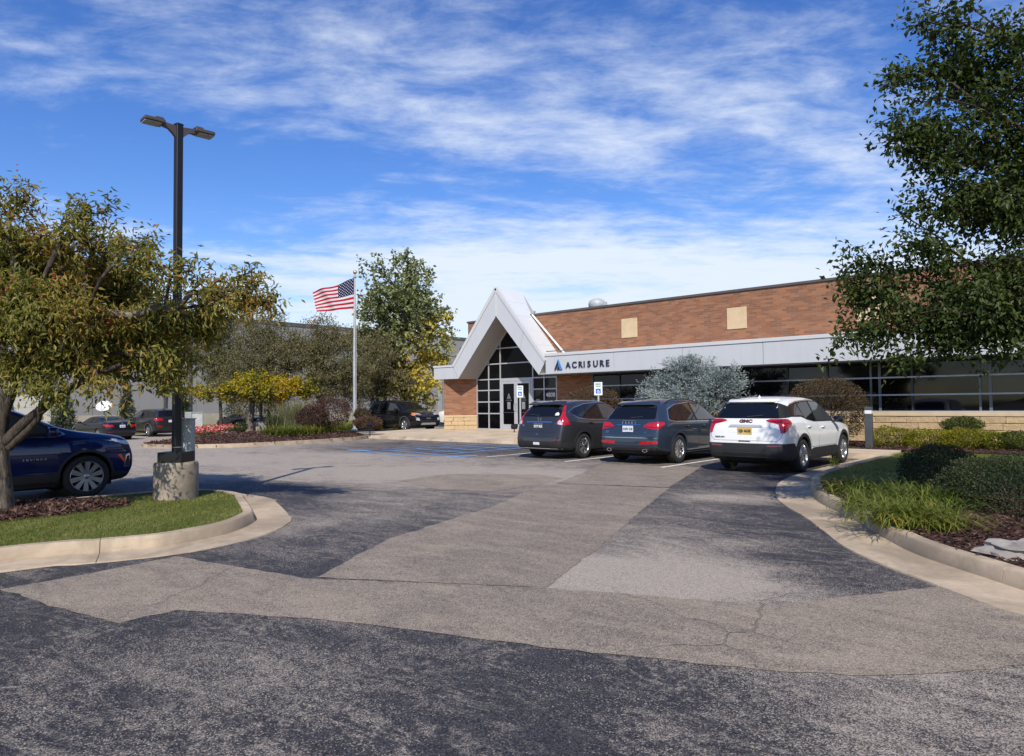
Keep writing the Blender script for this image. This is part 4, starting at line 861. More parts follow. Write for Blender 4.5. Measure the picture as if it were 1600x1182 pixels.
    def arch(s, ax, w=.07, mat='cladding', r0=None, zmin=.2, off=.008):
        R = (r0 or s.S['R'] + s.S.get('gap', .05)) + .002; zc = s.S['R'] + .012; a0 = math.asin(max(-1, min(1, (zmin - zc) / (R + w / 2)))); n = 14
        A = [a0 + (math.pi - 2 * a0) * k / n for k in range(n + 1)]
        for v in 'LR':
            for k in range(n): pass
        pts = [(ax + R * math.cos(a), zc + R * math.sin(a)) for a in A] + [(ax + (R + w) * math.cos(a), zc + (R + w) * math.sin(a)) for a in reversed(A)]
        bands = []
        for v in 'LR':
            mb_parts = []
            s.ring(ax, zc, R, R + w, A, v, mat, off)
    def ring(s, ax, zc, r0, r1, A, view, mat, off):
        mb = MB(); n = len(A)
        for r, o_ in ((r0 - .004, off - .03), (r0, off), ((r0 + r1) / 2, off + .004), (r1, off), (r1 + .004, off - .02)):
            for a in A:
                h, nr_ = s.surf(view, ax + r * math.cos(a), zc + r * math.sin(a)); d = Vector((0, 1 if view == 'L' else -1, 0)); mb.v.append(tuple(h + d * o_))
        mb.f = [(i * n + k, i * n + k + 1, (i + 1) * n + k + 1, (i + 1) * n + k) for i in range(4) for k in range(n - 1)]; mb.mi = [0] * len(mb.f); mb.obj('arch_trim', mat, s.root, sm=50)
    def mirrors(s, x, z, y, mat, size=(.13, .20, .14)):
        for sd in (-1, 1):
            mb = MB(); mb.box((x - .02, sd * (y + .02), z - .045), (.06, .16, .04)); mb.box((x, sd * (y + .13), z), size); mb.obj('mirror', mat, s.root, bevel=.045, sm=50)
    def handles(s, pts, mat):
        for v in 'LR':
            for x, z in pts:
                h, n = s.surf(v, x, z); mb = MB(); d = 1 if v == 'L' else -1; mb.box((h.x, h.y + d * .018, h.z), (.20, .035, .03)); mb.obj('door_handle', mat, s.root, bevel=.01, sm=50)
    def plate(s, z, mat, text, view='B', y=0.0, wd=.31, ht=.16, ink='navy'):
        h, n = s.surf(view, y, z); sg = -1 if view == 'B' else 1; x = h.x + sg * .012; mb = MB(); mb.box((x, y, z), (.012, wd, ht)); o = mb.obj('licence_plate', mat, s.root, bevel=.003)
        if text: text_obj('plate_lettering', text, ht * .50, ink, (x + sg * .0075, y, z - ht * .17), (0, -sg * -1 if view == 'B' else 1, 0) if False else ((0, -1, 0) if view == 'B' else (0, 1, 0)), parent=o, depth=.001, align='CENTER', bold=.003, sx=.9)
    def text(s, name, body, size, mat, view, a, b, align='CENTER', bold=0.0, depth=.004, spacing=1.0, sx=1.0):
        h, n = s.surf(view, a, b); xd = {'B': (0, -1, 0), 'F': (0, 1, 0), 'R': (1, 0, 0), 'L': (-1, 0, 0)}[view]; t = Vector(xd); t = (t - n * t.dot(n)).normalized(); upv = n.cross(t); upv = upv if upv.z > 0 else -upv
        me = text_mesh(name, body, size, mat, depth, align, bold, spacing); nn = t.cross(upv); loc = h + n * .007
        me.transform(Matrix(((t[0] * sx, upv[0], nn[0], loc[0]), (t[1] * sx, upv[1], nn[1], loc[1]), (t[2] * sx, upv[2], nn[2], loc[2]), (0, 0, 0, 1)))); return link(name, me, s.root)
    def place(s, x, y, heading_deg, z=None):
        s.root.location = (x, y, float(gz(x, y)) + .003 if z is None else z); s.root.rotation_euler = (0, 0, math.radians(heading_deg))
    def fin(s, x, mat): 
        h, n = s.surf('T', x, 0); mb = MB(); mb.add([(x + .09, 0, h.z - .01), (x - .08, .022, h.z - .01), (x - .08, -.022, h.z - .01), (x - .07, 0, h.z + .06)], [(0, 1, 3), (0, 3, 2), (1, 2, 3), (0, 2, 1)]); mb.obj('antenna', mat, s.root)
    def rails(s, x0, x1, y, mat):
        for sd in (-1, 1):
            P = []
            for k in range(9):
                x = x0 + (x1 - x0) * k / 8; h, n = s.surf('T', x, sd * y); P.append((x, sd * y, h.z + .035 - .05 * (1 if k in (0, 8) else 0)))
            mb = MB(); mb.tube(P, .016, 6); mb.obj('roof_rail', mat, s.root, sm=60)
    def common_front(s, lampmat='lamp_clear', grille='cladding'):
        S = s.S; w = S['W'] / 2; zl = S.get('lamp_z', .78)
        s.pair('headlight', rpoly([(.42 * w, zl - .05), (.86 * w, zl - .02), (.90 * w, zl + .09), (.50 * w, zl + .06)], .02), 'F', lampmat, .006)
        s.patch('grille', rpoly([(-.40 * w, zl - .14), (.40 * w, zl - .14), (.44 * w, zl + .05), (-.44 * w, zl + .05)], .03), 'F', grille, .006)
        s.patch('lower_grille', rpoly([(-.62 * w, zl - .44), (.62 * w, zl - .44), (.56 * w, zl - .27), (-.56 * w, zl - .27)], .03), 'F', 'cladding', .005)
        s.patch('windscreen', S['wind'], 'F', S.get('wglass', 'car_glass'), .003)
def windows(c, dlo, panes, trim=None, glass=('car_glass', 'car_glass'), frame='seam'):
    """dlo: outline of all the side glass; panes: list of polygons with their glass"""
    if trim: c.both('window_trim', trim[0], trim[1], .003)
    c.both('window_frame', dlo, frame, .005)
    for k, p in enumerate(panes): c.both('side_window', rpoly(p[0], .03), p[1], .0075)

# ---------------------------------------------------------------- white SUV
S = dict(W=1.84, wb=2.75, R=.355, rim=.235, clear=.20, paint='paint_white', roofw=.71, tr=.09, rdome=1.0, lamp_z=.86, gap=.045,
     top=[(2.27, .60), (2.22, .86), (2.05, .96), (1.6, 1.03), (1.12, 1.10), (.75, 1.33), (.40, 1.53), (.1, 1.61), (-.5, 1.655), (-1.2, 1.65), (-1.8, 1.61), (-2.36, 1.55)],
     xrear=[(.22, -2.20), (.36, -2.34), (.55, -2.36), (.66, -2.33), (.95, -2.28), (1.08, -2.24), (1.20, -2.14), (1.50, -1.93), (1.62, -1.86)], xfront=[(.2, 2.12), (.45, 2.26), (.8, 2.27), (.95, 2.2), (1.05, 2.1)],
     belt=[(-2.36, 1.13), (-1.5, 1.09), (-.5, 1.02), (.6, .99), (1.2, .98), (2.3, .90)], wind=[(-.60, 1.14), (.60, 1.14), (.50, 1.50), (-.50, 1.50)])
c = Car('parked_suv', 'white SUV with black lower cladding, red tail lamps and yellow number plate, beside the kerb', 'suv', S)
c.wheels(5, 'split')
low = [(-2.36, .28), (-2.36, .64), (-1.97, .64), (-1.75, .60), (-1.375 + .47, .40), (-.8, .475), (.75, .475), (.93, .40), (1.85, .58), (2.3, .60), (2.3, .28)]
c.both('sill_cladding', [(-.92, .26), (-.90, .46), (-.75, .50), (.75, .50), (.90, .46), (.92, .26)], 'cladding', .007)
for ax in (-1.375, 1.375): c.arch(ax, .075)
c.corner('bumper_corner', [('b', .40, .275), ('s', -1.90, .275), ('s', -1.84, .42), ('s', -1.80, .55), ('s', -1.92, .645), ('b', .40, .645)], 'cladding', .010)
c.patch('rear_bumper', rpoly([(-.66, .27), (.66, .27), (.66, .645), (-.66, .645)], .01), 'B', 'cladding', .007)
c.patch('bumper_trim', [(-.72, .44), (.72, .44), (.72, .455), (-.72, .455)], 'B', 'frame_dark', .012); c.patch('bumper_trim', [(-.70, .35), (.70, .35), (.66, .365), (-.66, .365)], 'B', 'frame_dark', .012)
c.pair('reflector', rpoly([(.50, .575), (.78, .585), (.78, .62), (.50, .61)], .01), 'B', 'tail_dark', .012)
windows(c, rpoly([(-1.86, 1.20), (-1.70, 1.44), (-1.2, 1.515), (-.4, 1.55), (.15, 1.535), (.55, 1.38), (.92, 1.10), (.80, 1.055), (-.55, 1.07), (-.95, 1.12), (-1.25, 1.19)], .03),
        [([(-1.78, 1.22), (-1.68, 1.42), (-1.25, 1.485), (-1.12, 1.20), (-1.3, 1.225)], 'car_glass'), ([(-1.08, 1.165), (-1.18, 1.49), (-.50, 1.525), (-.42, 1.09), (-.60, 1.095)], 'car_glass'), ([(-.33, 1.09), (-.40, 1.525), (.13, 1.51), (.50, 1.36), (.84, 1.10), (.72, 1.08)], 'car_glass_clear')],
        )
c.both('roof_rail_trim', [(-1.62, 1.455), (-1.2, 1.522), (-.4, 1.557), (.15, 1.543), (.52, 1.41), (.53, 1.42), (.16, 1.556), (-.4, 1.572), (-1.2, 1.537), (-1.62, 1.47)], 'chrome', .007)
rw = c.patch('rear_window', rpoly([(-.72, 1.17), (.72, 1.17), (.60, 1.50), (-.60, 1.50)], .05), 'B', 'car_glass', .005)
c.corner('hatch_pillar', [('b', .57, 1.50), ('b', .68, 1.17), ('s', -1.95, 1.195), ('s', -1.80, 1.21), ('s', -1.80, 1.40)], 'seam', .006)
mb = MB(); mb.add([(-1.78, -.56, 1.60), (-1.78, .56, 1.60), (-2.03, .50, 1.545), (-2.03, -.50, 1.545), (-1.80, -.58, 1.54), (-1.80, .58, 1.54), (-2.01, .50, 1.51), (-2.01, -.50, 1.51)], [(0, 1, 2, 3), (7, 6, 5, 4), (3, 2, 6, 7), (0, 3, 7, 4), (1, 5, 6, 2), (0, 4, 5, 1)]); mb.obj('spoiler', 'paint_white', c.root, bevel=.012, sm=40)
c.corner('tail_lamp', [('b', .38, 1.13), ('b', .46, 1.10), ('b', .70, 1.05), ('b', .76, .86), ('b', .86, .87), ('s', -2.10, .98), ('s', -1.96, 1.06), ('s', -2.04, 1.13), ('b', .84, 1.16), ('b', .50, 1.158)], 'tail_red')
c.corner('lamp_band', [('b', .52, 1.10), ('b', .80, 1.06), ('s', -2.06, 1.05), ('s', -2.06, 1.075), ('b', .80, 1.09), ('b', .54, 1.125)], 'tail_dark', .014, .006)
c.patch('plate_recess', rpoly([(-.34, .87), (.34, .87), (.42, 1.02), (-.42, 1.02)], .03), 'B', 'paint_white', .003); c.patch('plate_strip', rpoly([(-.38, .985), (.38, .985), (.33, 1.035), (-.33, 1.035)], .015), 'B', 'frame', .018)
c.plate(.905, 'plate_yellow', 'EJB 4638', wd=.32, ht=.165, ink='navy')
c.line([(-.70, .70), (.70, .70)], 'B'); c.line([(.70, .70), (.78, .78), (.80, .87)], 'B'); c.line([(-.70, .70), (-.78, .78), (-.80, .87)], 'B')
c.text('badge', 'GMC', .100, 'flashing_dark', 'B', 0, 1.082, bold=.006, sx=1.3); c.text('badge', 'GMC', .096, 'tail_dark', 'B', 0, 1.083, bold=.0, depth=.008, sx=1.3)
c.text('badge', 'TERRAIN', .05, 'flashing_dark', 'B', .57, .755, sx=1.2); c.patch('hatch_grip', rpoly([(-.14, .675), (.14, .675), (.12, .695), (-.12, .695)], .005), 'B', 'seam', .004)
for v in 'LR':
    c.line([(-.40, .50), (-.40, 1.06)], v); c.line([(.80, .50), (.83, 1.05)], v); c.line([(-1.30, 1.10), (-1.22, .92), (-.95, .70), (-.88, .52)], v); c.line([(-.88, .52), (.80, .52)], v)
c.handles([(-1.02, .97), (-.12, .94)], 'paint_white'); c.mirrors(.72, 1.10, .86, 'paint_black'); c.fin(-1.45, 'paint_white'); c.line([(.0, 1.20), (-.34, 1.235)], 'B', .018, 'cladding', .014, 'wiper'); c.common_front()
c.place(-6.40, 15.62 + 1.375, 90)

# ---------------------------------------------------------------- slate-blue SUV
S = dict(W=1.88, wb=2.80, R=.36, rim=.232, clear=.20, paint='paint_slate', roofw=.69, tr=.12, lamp_z=.80, gap=.035,
     top=[(2.28, .55), (2.22, .80), (2.05, .90), (1.5, 1.02), (1.10, 1.08), (.70, 1.32), (.35, 1.51), (0, 1.60), (-.6, 1.645), (-1.2, 1.62), (-1.8, 1.56), (-2.37, 1.48)],
     xrear=[(.22, -2.20), (.34, -2.33), (.55, -2.37), (.70, -2.34), (1.0, -2.26), (1.10, -2.20), (1.45, -1.92), (1.56, -1.84)], xfront=[(.2, 2.15), (.45, 2.27), (.75, 2.25), (.95, 2.15), (1.05, 2.05)],
     belt=[(-2.37, 1.08), (-1.5, 1.04), (.6, .98), (1.2, .97), (2.3, .86)], wind=[(-.62, 1.12), (.62, 1.12), (.50, 1.48), (-.50, 1.48)])
c = Car('parked_suv', 'slate blue SUV with black roof rails and white number plate, between grey and white SUVs', 'suv', S)
c.wheels(9, 'thin')
windows(c, rpoly([(-1.80, 1.11), (-1.62, 1.36), (-1.2, 1.47), (-.4, 1.525), (.12, 1.51), (.52, 1.35), (.90, 1.06), (.78, 1.035), (-1.5, 1.06)], .035),
        [([(-1.70, 1.12), (-1.56, 1.345), (-1.22, 1.44), (-1.14, 1.09)], 'car_glass'), ([(-1.06, 1.09), (-1.14, 1.455), (-.48, 1.50), (-.40, 1.07)], 'car_glass'), ([(-.31, 1.07), (-.38, 1.50), (.10, 1.485), (.47, 1.33), (.82, 1.065)], 'car_glass_clear')],
        (rpoly([(-1.85, 1.09), (-1.65, 1.38), (-1.2, 1.492), (-.4, 1.547), (.13, 1.532), (.55, 1.36), (.94, 1.05), (.78, 1.018), (-1.5, 1.038)], .04), 'chrome'))
c.patch('rear_window', rpoly([(-.70, 1.12), (.70, 1.12), (.60, 1.42), (.50, 1.455), (-.50, 1.455), (-.60, 1.42)], .06), 'B', 'car_glass', .005)
mb = MB(); mb.add([(-1.72, -.58, 1.575), (-1.72, .58, 1.575), (-2.02, .53, 1.50), (-2.02, -.53, 1.50), (-1.76, -.6, 1.50), (-1.76, .6, 1.50), (-2.0, .53, 1.465), (-2.0, -.53, 1.465)], [(0, 1, 2, 3), (7, 6, 5, 4), (3, 2, 6, 7), (0, 3, 7, 4), (1, 5, 6, 2), (0, 4, 5, 1)]); mb.obj('spoiler', 'paint_slate', c.root, bevel=.012, sm=40)
c.corner('tail_lamp', [('b', .38, .945), ('b', .46, .905), ('b', .82, .855), ('s', -2.14, .95), ('s', -2.06, 1.02), ('s', -2.12, 1.05), ('b', .56, 1.035)], 'tail_red'); c.corner('lamp_band', [('b', .45, .925), ('b', .84, .89), ('s', -2.14, .96), ('s', -2.14, .98), ('b', .84, .915), ('b', .46, .945)], 'tail_dark', .014, .005)
c.plate(.875, 'plate_white', 'DZR 218', wd=.31, ht=.16); c.patch('plate_strip', rpoly([(-.36, .965), (.36, .965), (.34, .985), (-.34, .985)], .006), 'B', 'chrome', .012)
for k in range(4):
    h, n = c.surf('B', .135 - .09 * k, 1.035); mb = MB(); P = [(h.x - .012, h.y + .056 * math.cos(t), h.z + .056 * math.sin(t)) for t in np.linspace(0, 2 * math.pi, 17)]; mb.tube(P, .009, 5, cap=False); mb.obj('emblem_ring', 'chrome', c.root, sm=60)
c.text('badge', 'Q5', .075, 'chrome', 'B', .62, .775, bold=.002); c.text('badge', '3.0T', .05, 'chrome', 'B', -.50, .775)
c.line([(-.80, .66), (.80, .66)], 'B', .012, 'chrome', .006, 'hatch_trim'); c.line([(.78, .70), (.84, .86)], 'B'); c.line([(-.78, .70), (-.84, .86)], 'B')
c.pair('reflector', rpoly([(.36, .50), (.82, .52), (.82, .585), (.38, .575)], .012), 'B', 'tail_red', .010); c.patch('rear_valance', rpoly([(-.72, .28), (.72, .28), (.78, .42), (-.78, .42)], .05), 'B', 'cladding', .006); c.patch('bumper_crease', [(-.82, .445), (.82, .445), (.82, .455), (-.82, .455)], 'B', 'seam', .003)
for sd in (-1, 1): mb = MB(); h, n = c.surf('B', sd * .52, .35); mb.lathe([(.030, -.06), (.042, -.06), (.042, .06), (.030, .06), (.030, -.05)], (0, 0, 0), 16, 'Z'); o = mb.obj('exhaust_tip', 'chrome', c.root, sm=40); o.rotation_euler = (0, math.pi / 2, 0); o.scale = (1, 1.7, 1); o.location = (h.x - .015, sd * .52, .35)
c.both('sill_trim', [(-.98, .345), (.98, .345), (.98, .375), (-.98, .375)], 'chrome', .010); c.both('sill_cladding', [(-.98, .25), (.98, .25), (.98, .345), (-.98, .345)], 'paint_slate', .008)
for v in 'LR':
    c.line([(-.36, .40), (-.36, 1.04)], v); c.line([(.82, .40), (.84, 1.04)], v); c.line([(-1.40, 1.04), (-1.28, .85), (-1.02, .70), (-.94, .42)], v)
    c.line([(-2.0, .90), (-.9, .915), (.7, .88), (1.9, .82)], v, .010, 'seam', .0012, 'body_crease')
for ax in (-1.40, 1.40): c.arch(ax, .035, 'paint_slate', off=.006)
c.handles([(-1.0, .93), (-.10, .91)], 'paint_slate'); c.mirrors(.70, 1.07, .88, 'paint_slate'); c.rails(-1.65, .1, .60, 'paint_black'); c.fin(-1.55, 'paint_slate'); c.line([(.0, 1.15), (-.34, 1.175)], 'B', .018, 'cladding', .014, 'wiper'); c.common_front()
c.place(-9.67, 16.12 + 1.40, 90)

# ---------------------------------------------------------------- dark grey SUV
S = dict(W=1.82, wb=2.62, R=.345, rim=.218, clear=.19, paint='paint_grey', roofw=.70, tr=.15, lamp_z=.80, gap=.04,
     top=[(2.22, .55), (2.16, .80), (2.0, .92), (1.5, 1.04), (1.15, 1.11), (.70, 1.36), (.32, 1.55), (0, 1.62), (-.6, 1.65), (-1.3, 1.63), (-1.8, 1.58), (-2.31, 1.50)],
     xrear=[(.2, -2.15), (.34, -2.29), (.55, -2.31), (.68, -2.27), (.85, -2.20), (1.08, -2.15), (1.18, -2.08), (1.48, -1.88), (1.60, -1.80)], xfront=[(.2, 2.1), (.45, 2.22), (.75, 2.2), (.95, 2.1), (1.05, 2.0)],
     belt=[(-2.31, 1.16), (-1.6, 1.10), (-.5, 1.02), (.6, .99), (1.2, .98), (2.3, .86)], wind=[(-.62, 1.15), (.62, 1.15), (.50, 1.52), (-.50, 1.52)])
c = Car('parked_suv', 'dark grey SUV with tall red pillar tail lamps, parked nearest the entry doors', 'suv', S)
c.wheels(5, 'split')
windows(c, rpoly([(-1.82, 1.28), (-1.55, 1.40), (-1.0, 1.51), (-.3, 1.545), (.12, 1.53), (.55, 1.37), (.95, 1.09), (.85, 1.05), (-.5, 1.07), (-1.1, 1.09), (-1.5, 1.14)], .04),
        [([(-1.70, 1.265), (-1.5, 1.38), (-1.12, 1.46), (-1.06, 1.12), (-1.45, 1.17)], 'car_glass'), ([(-.98, 1.12), (-1.04, 1.475), (-.42, 1.52), (-.36, 1.10)], 'car_glass'), ([(-.27, 1.10), (-.33, 1.52), (.10, 1.505), (.50, 1.35), (.86, 1.09)], 'car_glass_clear')],
        (rpoly([(-1.87, 1.285), (-1.56, 1.42), (-1.0, 1.53), (-.3, 1.565), (.13, 1.55), (.57, 1.385), (.99, 1.085), (.86, 1.032), (-.5, 1.052), (-1.1, 1.072), (-1.52, 1.12)], .04), 'chrome'))
c.patch('rear_window', rpoly([(-.66, 1.17), (.66, 1.17), (.60, 1.47), (-.60, 1.47)], .06), 'B', 'car_glass', .005)
mb = MB(); mb.add([(-1.70, -.60, 1.60), (-1.70, .60, 1.60), (-2.02, .54, 1.525), (-2.02, -.54, 1.525), (-1.74, -.62, 1.52), (-1.74, .62, 1.52), (-2.0, .54, 1.49), (-2.0, -.54, 1.49)], [(0, 1, 2, 3), (7, 6, 5, 4), (3, 2, 6, 7), (0, 3, 7, 4), (1, 5, 6, 2), (0, 4, 5, 1)]); mb.obj('spoiler', 'paint_grey', c.root, bevel=.012, sm=40)
c.corner('tail_lamp', [('b', .60, 1.03), ('b', .62, .95), ('b', .80, .925), ('s', -1.93, .955), ('s', -2.0, 1.05), ('b', .84, 1.20), ('b', .77, 1.36), ('b', .74, 1.49), ('b', .64, 1.50), ('b', .685, 1.25), ('b', .67, 1.12)], 'tail_red', .012); c.corner('reverse_lamp', [('b', .625, 1.02), ('b', .63, .965), ('b', .80, .94), ('b', .80, .99), ('b', .70, 1.08)], 'lamp_clear', .017, .01)
c.patch('plate_recess', rpoly([(-.42, .82), (.42, .82), (.48, 1.02), (-.48, 1.02)], .03), 'B', 'paint_grey', .004); c.patch('plate_strip', rpoly([(-.46, 1.005), (.46, 1.005), (.44, 1.035), (-.44, 1.035)], .01), 'B', 'chrome', .014)
c.plate(.905, 'plate_dark', 'DYT 9LK', wd=.33, ht=.17, ink='white_print')
h, n = c.surf('B', 0, 1.105); mb = MB()
for p0_, p1_ in (((.04, -.045), (.05, .05)), ((-.04, -.045), (-.05, .05)), ((-.045, 0), (.045, 0))): mb.tube([(h.x - .012, p0_[0], 1.105 + p0_[1]), (h.x - .012, p1_[0], 1.105 + p1_[1])], .012, 6)
mb.obj('badge', 'chrome', c.root); c.text('badge', 'CR-V', .055, 'chrome', 'B', -.60, .965); c.text('badge', 'EX-L', .05, 'chrome', 'B', .58, .91)
c.line([(-.78, .75), (.78, .75)], 'B', .010); c.line([(-.85, .60), (-.5, .62), (.5, .62), (.85, .60)], 'B', .008); c.patch('rear_valance', rpoly([(-.62, .26), (.62, .26), (.62, .50), (-.62, .50)], .02), 'B', 'cladding', .007)
c.patch('sticker', rpoly([(-.11, .40), (.11, .40), (.11, .47), (-.11, .47)], .005), 'B', 'plate_white', .011); c.patch('bumper_lip', [(-.75, .29), (.75, .29), (.75, .305), (-.75, .305)], 'B', 'frame', .010); c.patch('hatch_latch', rpoly([(-.03, .675), (.03, .675), (.03, .70), (-.03, .70)], .005), 'B', 'chrome', .006)
c.pair('reflector', rpoly([(.60, .52), (.78, .535), (.78, .56), (.60, .55)], .008), 'B', 'tail_dark', .010); c.patch('window_sticker', rpoly([(-.60, 1.20), (-.48, 1.20), (-.48, 1.26), (-.54, 1.29), (-.60, 1.25)], .015), 'B', 'plate_white', .008)
for ax in (-1.31, 1.31): c.arch(ax, .06)
c.both('sill_cladding', [(-.92, .25), (.92, .25), (.90, .36), (-.90, .36)], 'cladding', .008); c.corner('bumper_corner', [('b', .40, .27), ('s', -1.84, .27), ('s', -1.78, .46), ('b', .80, .47), ('b', .40, .50)], 'cladding', .0065)
for v in 'LR':
    c.line([(-.33, .40), (-.33, 1.06)], v); c.line([(.85, .40), (.87, 1.05)], v); c.line([(-1.30, 1.10), (-1.2, .90), (-.95, .68), (-.88, .42)], v); c.line([(-1.95, .93), (-.8, .93), (.8, .90)], v, .010, 'seam', .0012, 'body_crease')
c.handles([(-.98, .99), (-.05, .96)], 'paint_grey'); c.mirrors(.75, 1.10, .85, 'paint_grey'); c.fin(-1.5, 'paint_grey'); c.line([(.05, 1.20), (.40, 1.23)], 'B', .018, 'cladding', .014, 'wiper'); c.common_front()
c.place(-12.55, 16.05 + 1.31, 90)

# ---------------------------------------------------------------- navy SUV beyond the lamp island
S = dict(W=1.84, wb=2.725, R=.36, rim=.262, clear=.20, paint='paint_navy', roofw=.71, tr=.10, tf=.20, lamp_z=.90, gap=.05, tw=.235, inset=.01,
     top=[(2.18, .66), (2.14, .98), (2.0, 1.06), (1.5, 1.12), (1.10, 1.17), (.70, 1.38), (.32, 1.56), (0, 1.62), (-.6, 1.66), (-1.3, 1.64), (-1.8, 1.58), (-2.36, 1.50)],
     xrear=[(.22, -2.25), (.4, -2.36), (.6, -2.36), (1.0, -2.27), (1.1, -2.2), (1.5, -1.9), (1.6, -1.85)], xfront=[(.2, 1.98), (.30, 2.08), (.45, 2.17), (.85, 2.18), (1.0, 2.12), (1.12, 2.02)],
     belt=[(-2.36, 1.10), (-1.5, 1.06), (.6, 1.03), (1.2, 1.03), (2.3, .98)], wind=[(-.62, 1.20), (.62, 1.20), (.50, 1.52), (-.50, 1.52)])
c = Car('parked_suv', 'dark navy SUV parked behind the tree and lamp post island, front half visible', 'suv', S)
c.wheels(10, 'thin', 'rim_grey')
windows(c, rpoly([(-1.8, 1.15), (-1.6, 1.40), (-1.0, 1.52), (-.3, 1.555), (.12, 1.54), (.55, 1.39), (1.02, 1.10), (.9, 1.075), (-.5, 1.085), (-1.5, 1.10)], .04),
        [([(-1.7, 1.16), (-1.55, 1.38), (-1.12, 1.47), (-1.06, 1.13)], 'car_glass'), ([(-.98, 1.13), (-1.04, 1.485), (-.42, 1.53), (-.36, 1.12)], 'car_glass'), ([(-.27, 1.12), (-.33, 1.53), (.10, 1.515), (.50, 1.37), (.92, 1.115)], 'car_glass_clear')],
        (rpoly([(-1.84, 1.13), (-1.6, 1.40), (-1.0, 1.52), (-.3, 1.555), (.12, 1.54), (.55, 1.39), (1.06, 1.10), (.9, 1.055), (-.5, 1.065), (-1.5, 1.08)], .04), 'chrome'))
for ax in (-1.3625, 1.3625): c.arch(ax, .045, 'cladding', off=.005)
c.both('sill_cladding', [(-.92, .24), (.92, .24), (.92, .42), (.86, .44), (-.86, .44), (-.92, .42)], 'cladding', .007); c.both('mud_guard', [(.86, .22), (.94, .22), (.94, .46), (.86, .46)], 'cladding', .016); c.both('bumper_side', [(1.80, .26), (2.06, .30), (2.10, .38), (1.82, .42)], 'cladding', .008)
c.both('marker_lamp', rpoly([(1.88, .70), (1.93, .71), (2.01, .59), (1.975, .57)], .01), 'orange_lens', .010)
c.both('headlight', rpoly([(1.62, .975), (1.90, .96), (2.06, .93), (2.08, .885), (1.96, .90), (1.80, .945)], .012), 'lamp_clear', .008); c.both('lamp_housing', rpoly([(1.92, .89), (2.08, .87), (2.09, .78), (2.0, .80)], .015), 'cladding', .007); c.both('fog_bezel', rpoly([(1.98, .48), (2.09, .47), (2.09, .72), (2.02, .70)], .02), 'chrome', .008); c.both('fog_insert', rpoly([(2.01, .50), (2.08, .49), (2.08, .68), (2.04, .67)], .01), 'cladding', .012)
for v in 'LR':
    c.line([(.92, .46), (.95, .80), (1.02, 1.08)], v); c.line([(-.33, .46), (-.33, 1.08)], v); c.line([(-1.3, 1.06), (-1.2, .90), (-.95, .70), (-.90, .46)], v); c.line([(-1.9, .95), (-.6, .93), (.95, .95), (1.5, .96)], v, .008, 'seam', .0012, 'body_crease')
    c.text('model_lettering', 'EQUINOX', .046, 'frame', v, .58, .685, spacing=1.9)
c.handles([(-.98, .97), (-.05, .97)], 'paint_navy'); c.mirrors(.80, 1.15, .87, 'paint_navy', (.14, .22, .15)); c.common_front()
c.patch('rear_window', rpoly([(-.66, 1.17), (.66, 1.17), (.60, 1.47), (-.60, 1.47)], .06), 'B', 'car_glass', .005); c.pair('tail_lamp', rpoly([(.5, .98), (.88, .95), (.90, 1.08), (.5, 1.07)], .03), 'B', 'tail_red', .01)
c.place(-13.62 - .92 + .02, 4.20 - 1.3625, 90)
c_navy = c

# ---------------------------------------------------------------- black SUV left of the entry (seen from its front right)
S = dict(W=2.0, wb=2.86, R=.385, rim=.245, clear=.22, paint='paint_black', roofw=.74, tr=.10, tf=.12, lamp_z=.98, gap=.05,
     top=[(2.42, .70), (2.36, .98), (2.2, 1.08), (1.6, 1.16), (1.20, 1.22), (.75, 1.50), (.45, 1.68), (.1, 1.77), (-.6, 1.80), (-1.5, 1.79), (-2.1, 1.75), (-2.55, 1.70)],
     xrear=[(.3, -2.5), (.6, -2.55), (1.1, -2.5), (1.25, -2.45), (1.7, -2.25), (1.8, -2.2)], xfront=[(.2, 2.25), (.45, 2.40), (.8, 2.42), (1.05, 2.36), (1.15, 2.28)],
     belt=[(-2.6, 1.18), (.6, 1.10), (1.2, 1.10), (2.5, 1.02)], wind=[(-.70, 1.26), (.70, 1.26), (.60, 1.66), (-.60, 1.66)], wglass='car_glass')
c = Car('parked_suv', 'black SUV with amber corner lamps facing out between the shrubs and the brick pier', 'suv', S); c.wheels(5, 'fat')
windows(c, rpoly([(-2.3, 1.22), (-2.15, 1.60), (-1.0, 1.68), (-.2, 1.69), (.3, 1.62), (.95, 1.18), (-1.5, 1.18)], .04), [([(-2.2, 1.24), (-2.08, 1.58), (-1.3, 1.64), (-1.28, 1.22)], 'car_glass'), ([(-1.18, 1.22), (-1.2, 1.645), (-.35, 1.66), (-.3, 1.21)], 'car_glass'), ([(-.2, 1.21), (-.25, 1.66), (.27, 1.59), (.80, 1.22)], 'car_glass_clear')])
c.pair('amber_lamp', rpoly([(.70, .98), (.90, .99), (.90, 1.06), (.72, 1.05)], .01), 'F', 'amber', .012); c.both('headlight', rpoly([(1.95, 1.0), (2.2, .98), (2.32, .94), (2.30, .90), (2.1, .92)], .015), 'amber', .008)
c.pair('fog_lamp', rpoly([(.62, .62), (.86, .64), (.84, .80), (.66, .78)], .02), 'F', 'lamp_clear', .01); c.patch('skid', rpoly([(-.55, .38), (.55, .38), (.48, .50), (-.48, .50)], .03), 'F', 'frame', .012)
for ax in (-1.43, 1.43): c.arch(ax, .06, 'bollard')
for v in 'LR': c.line([(-.25, .5), (-.25, 1.18)], v); c.line([(.9, .5), (.92, 1.16)], v)
c.handles([(-1.1, 1.08), (-.1, 1.06)], 'chrome'); c.mirrors(.78, 1.24, .95, 'paint_black', (.14, .24, .17)); c.rails(-1.9, .2, .68, 'paint_black'); c.common_front()
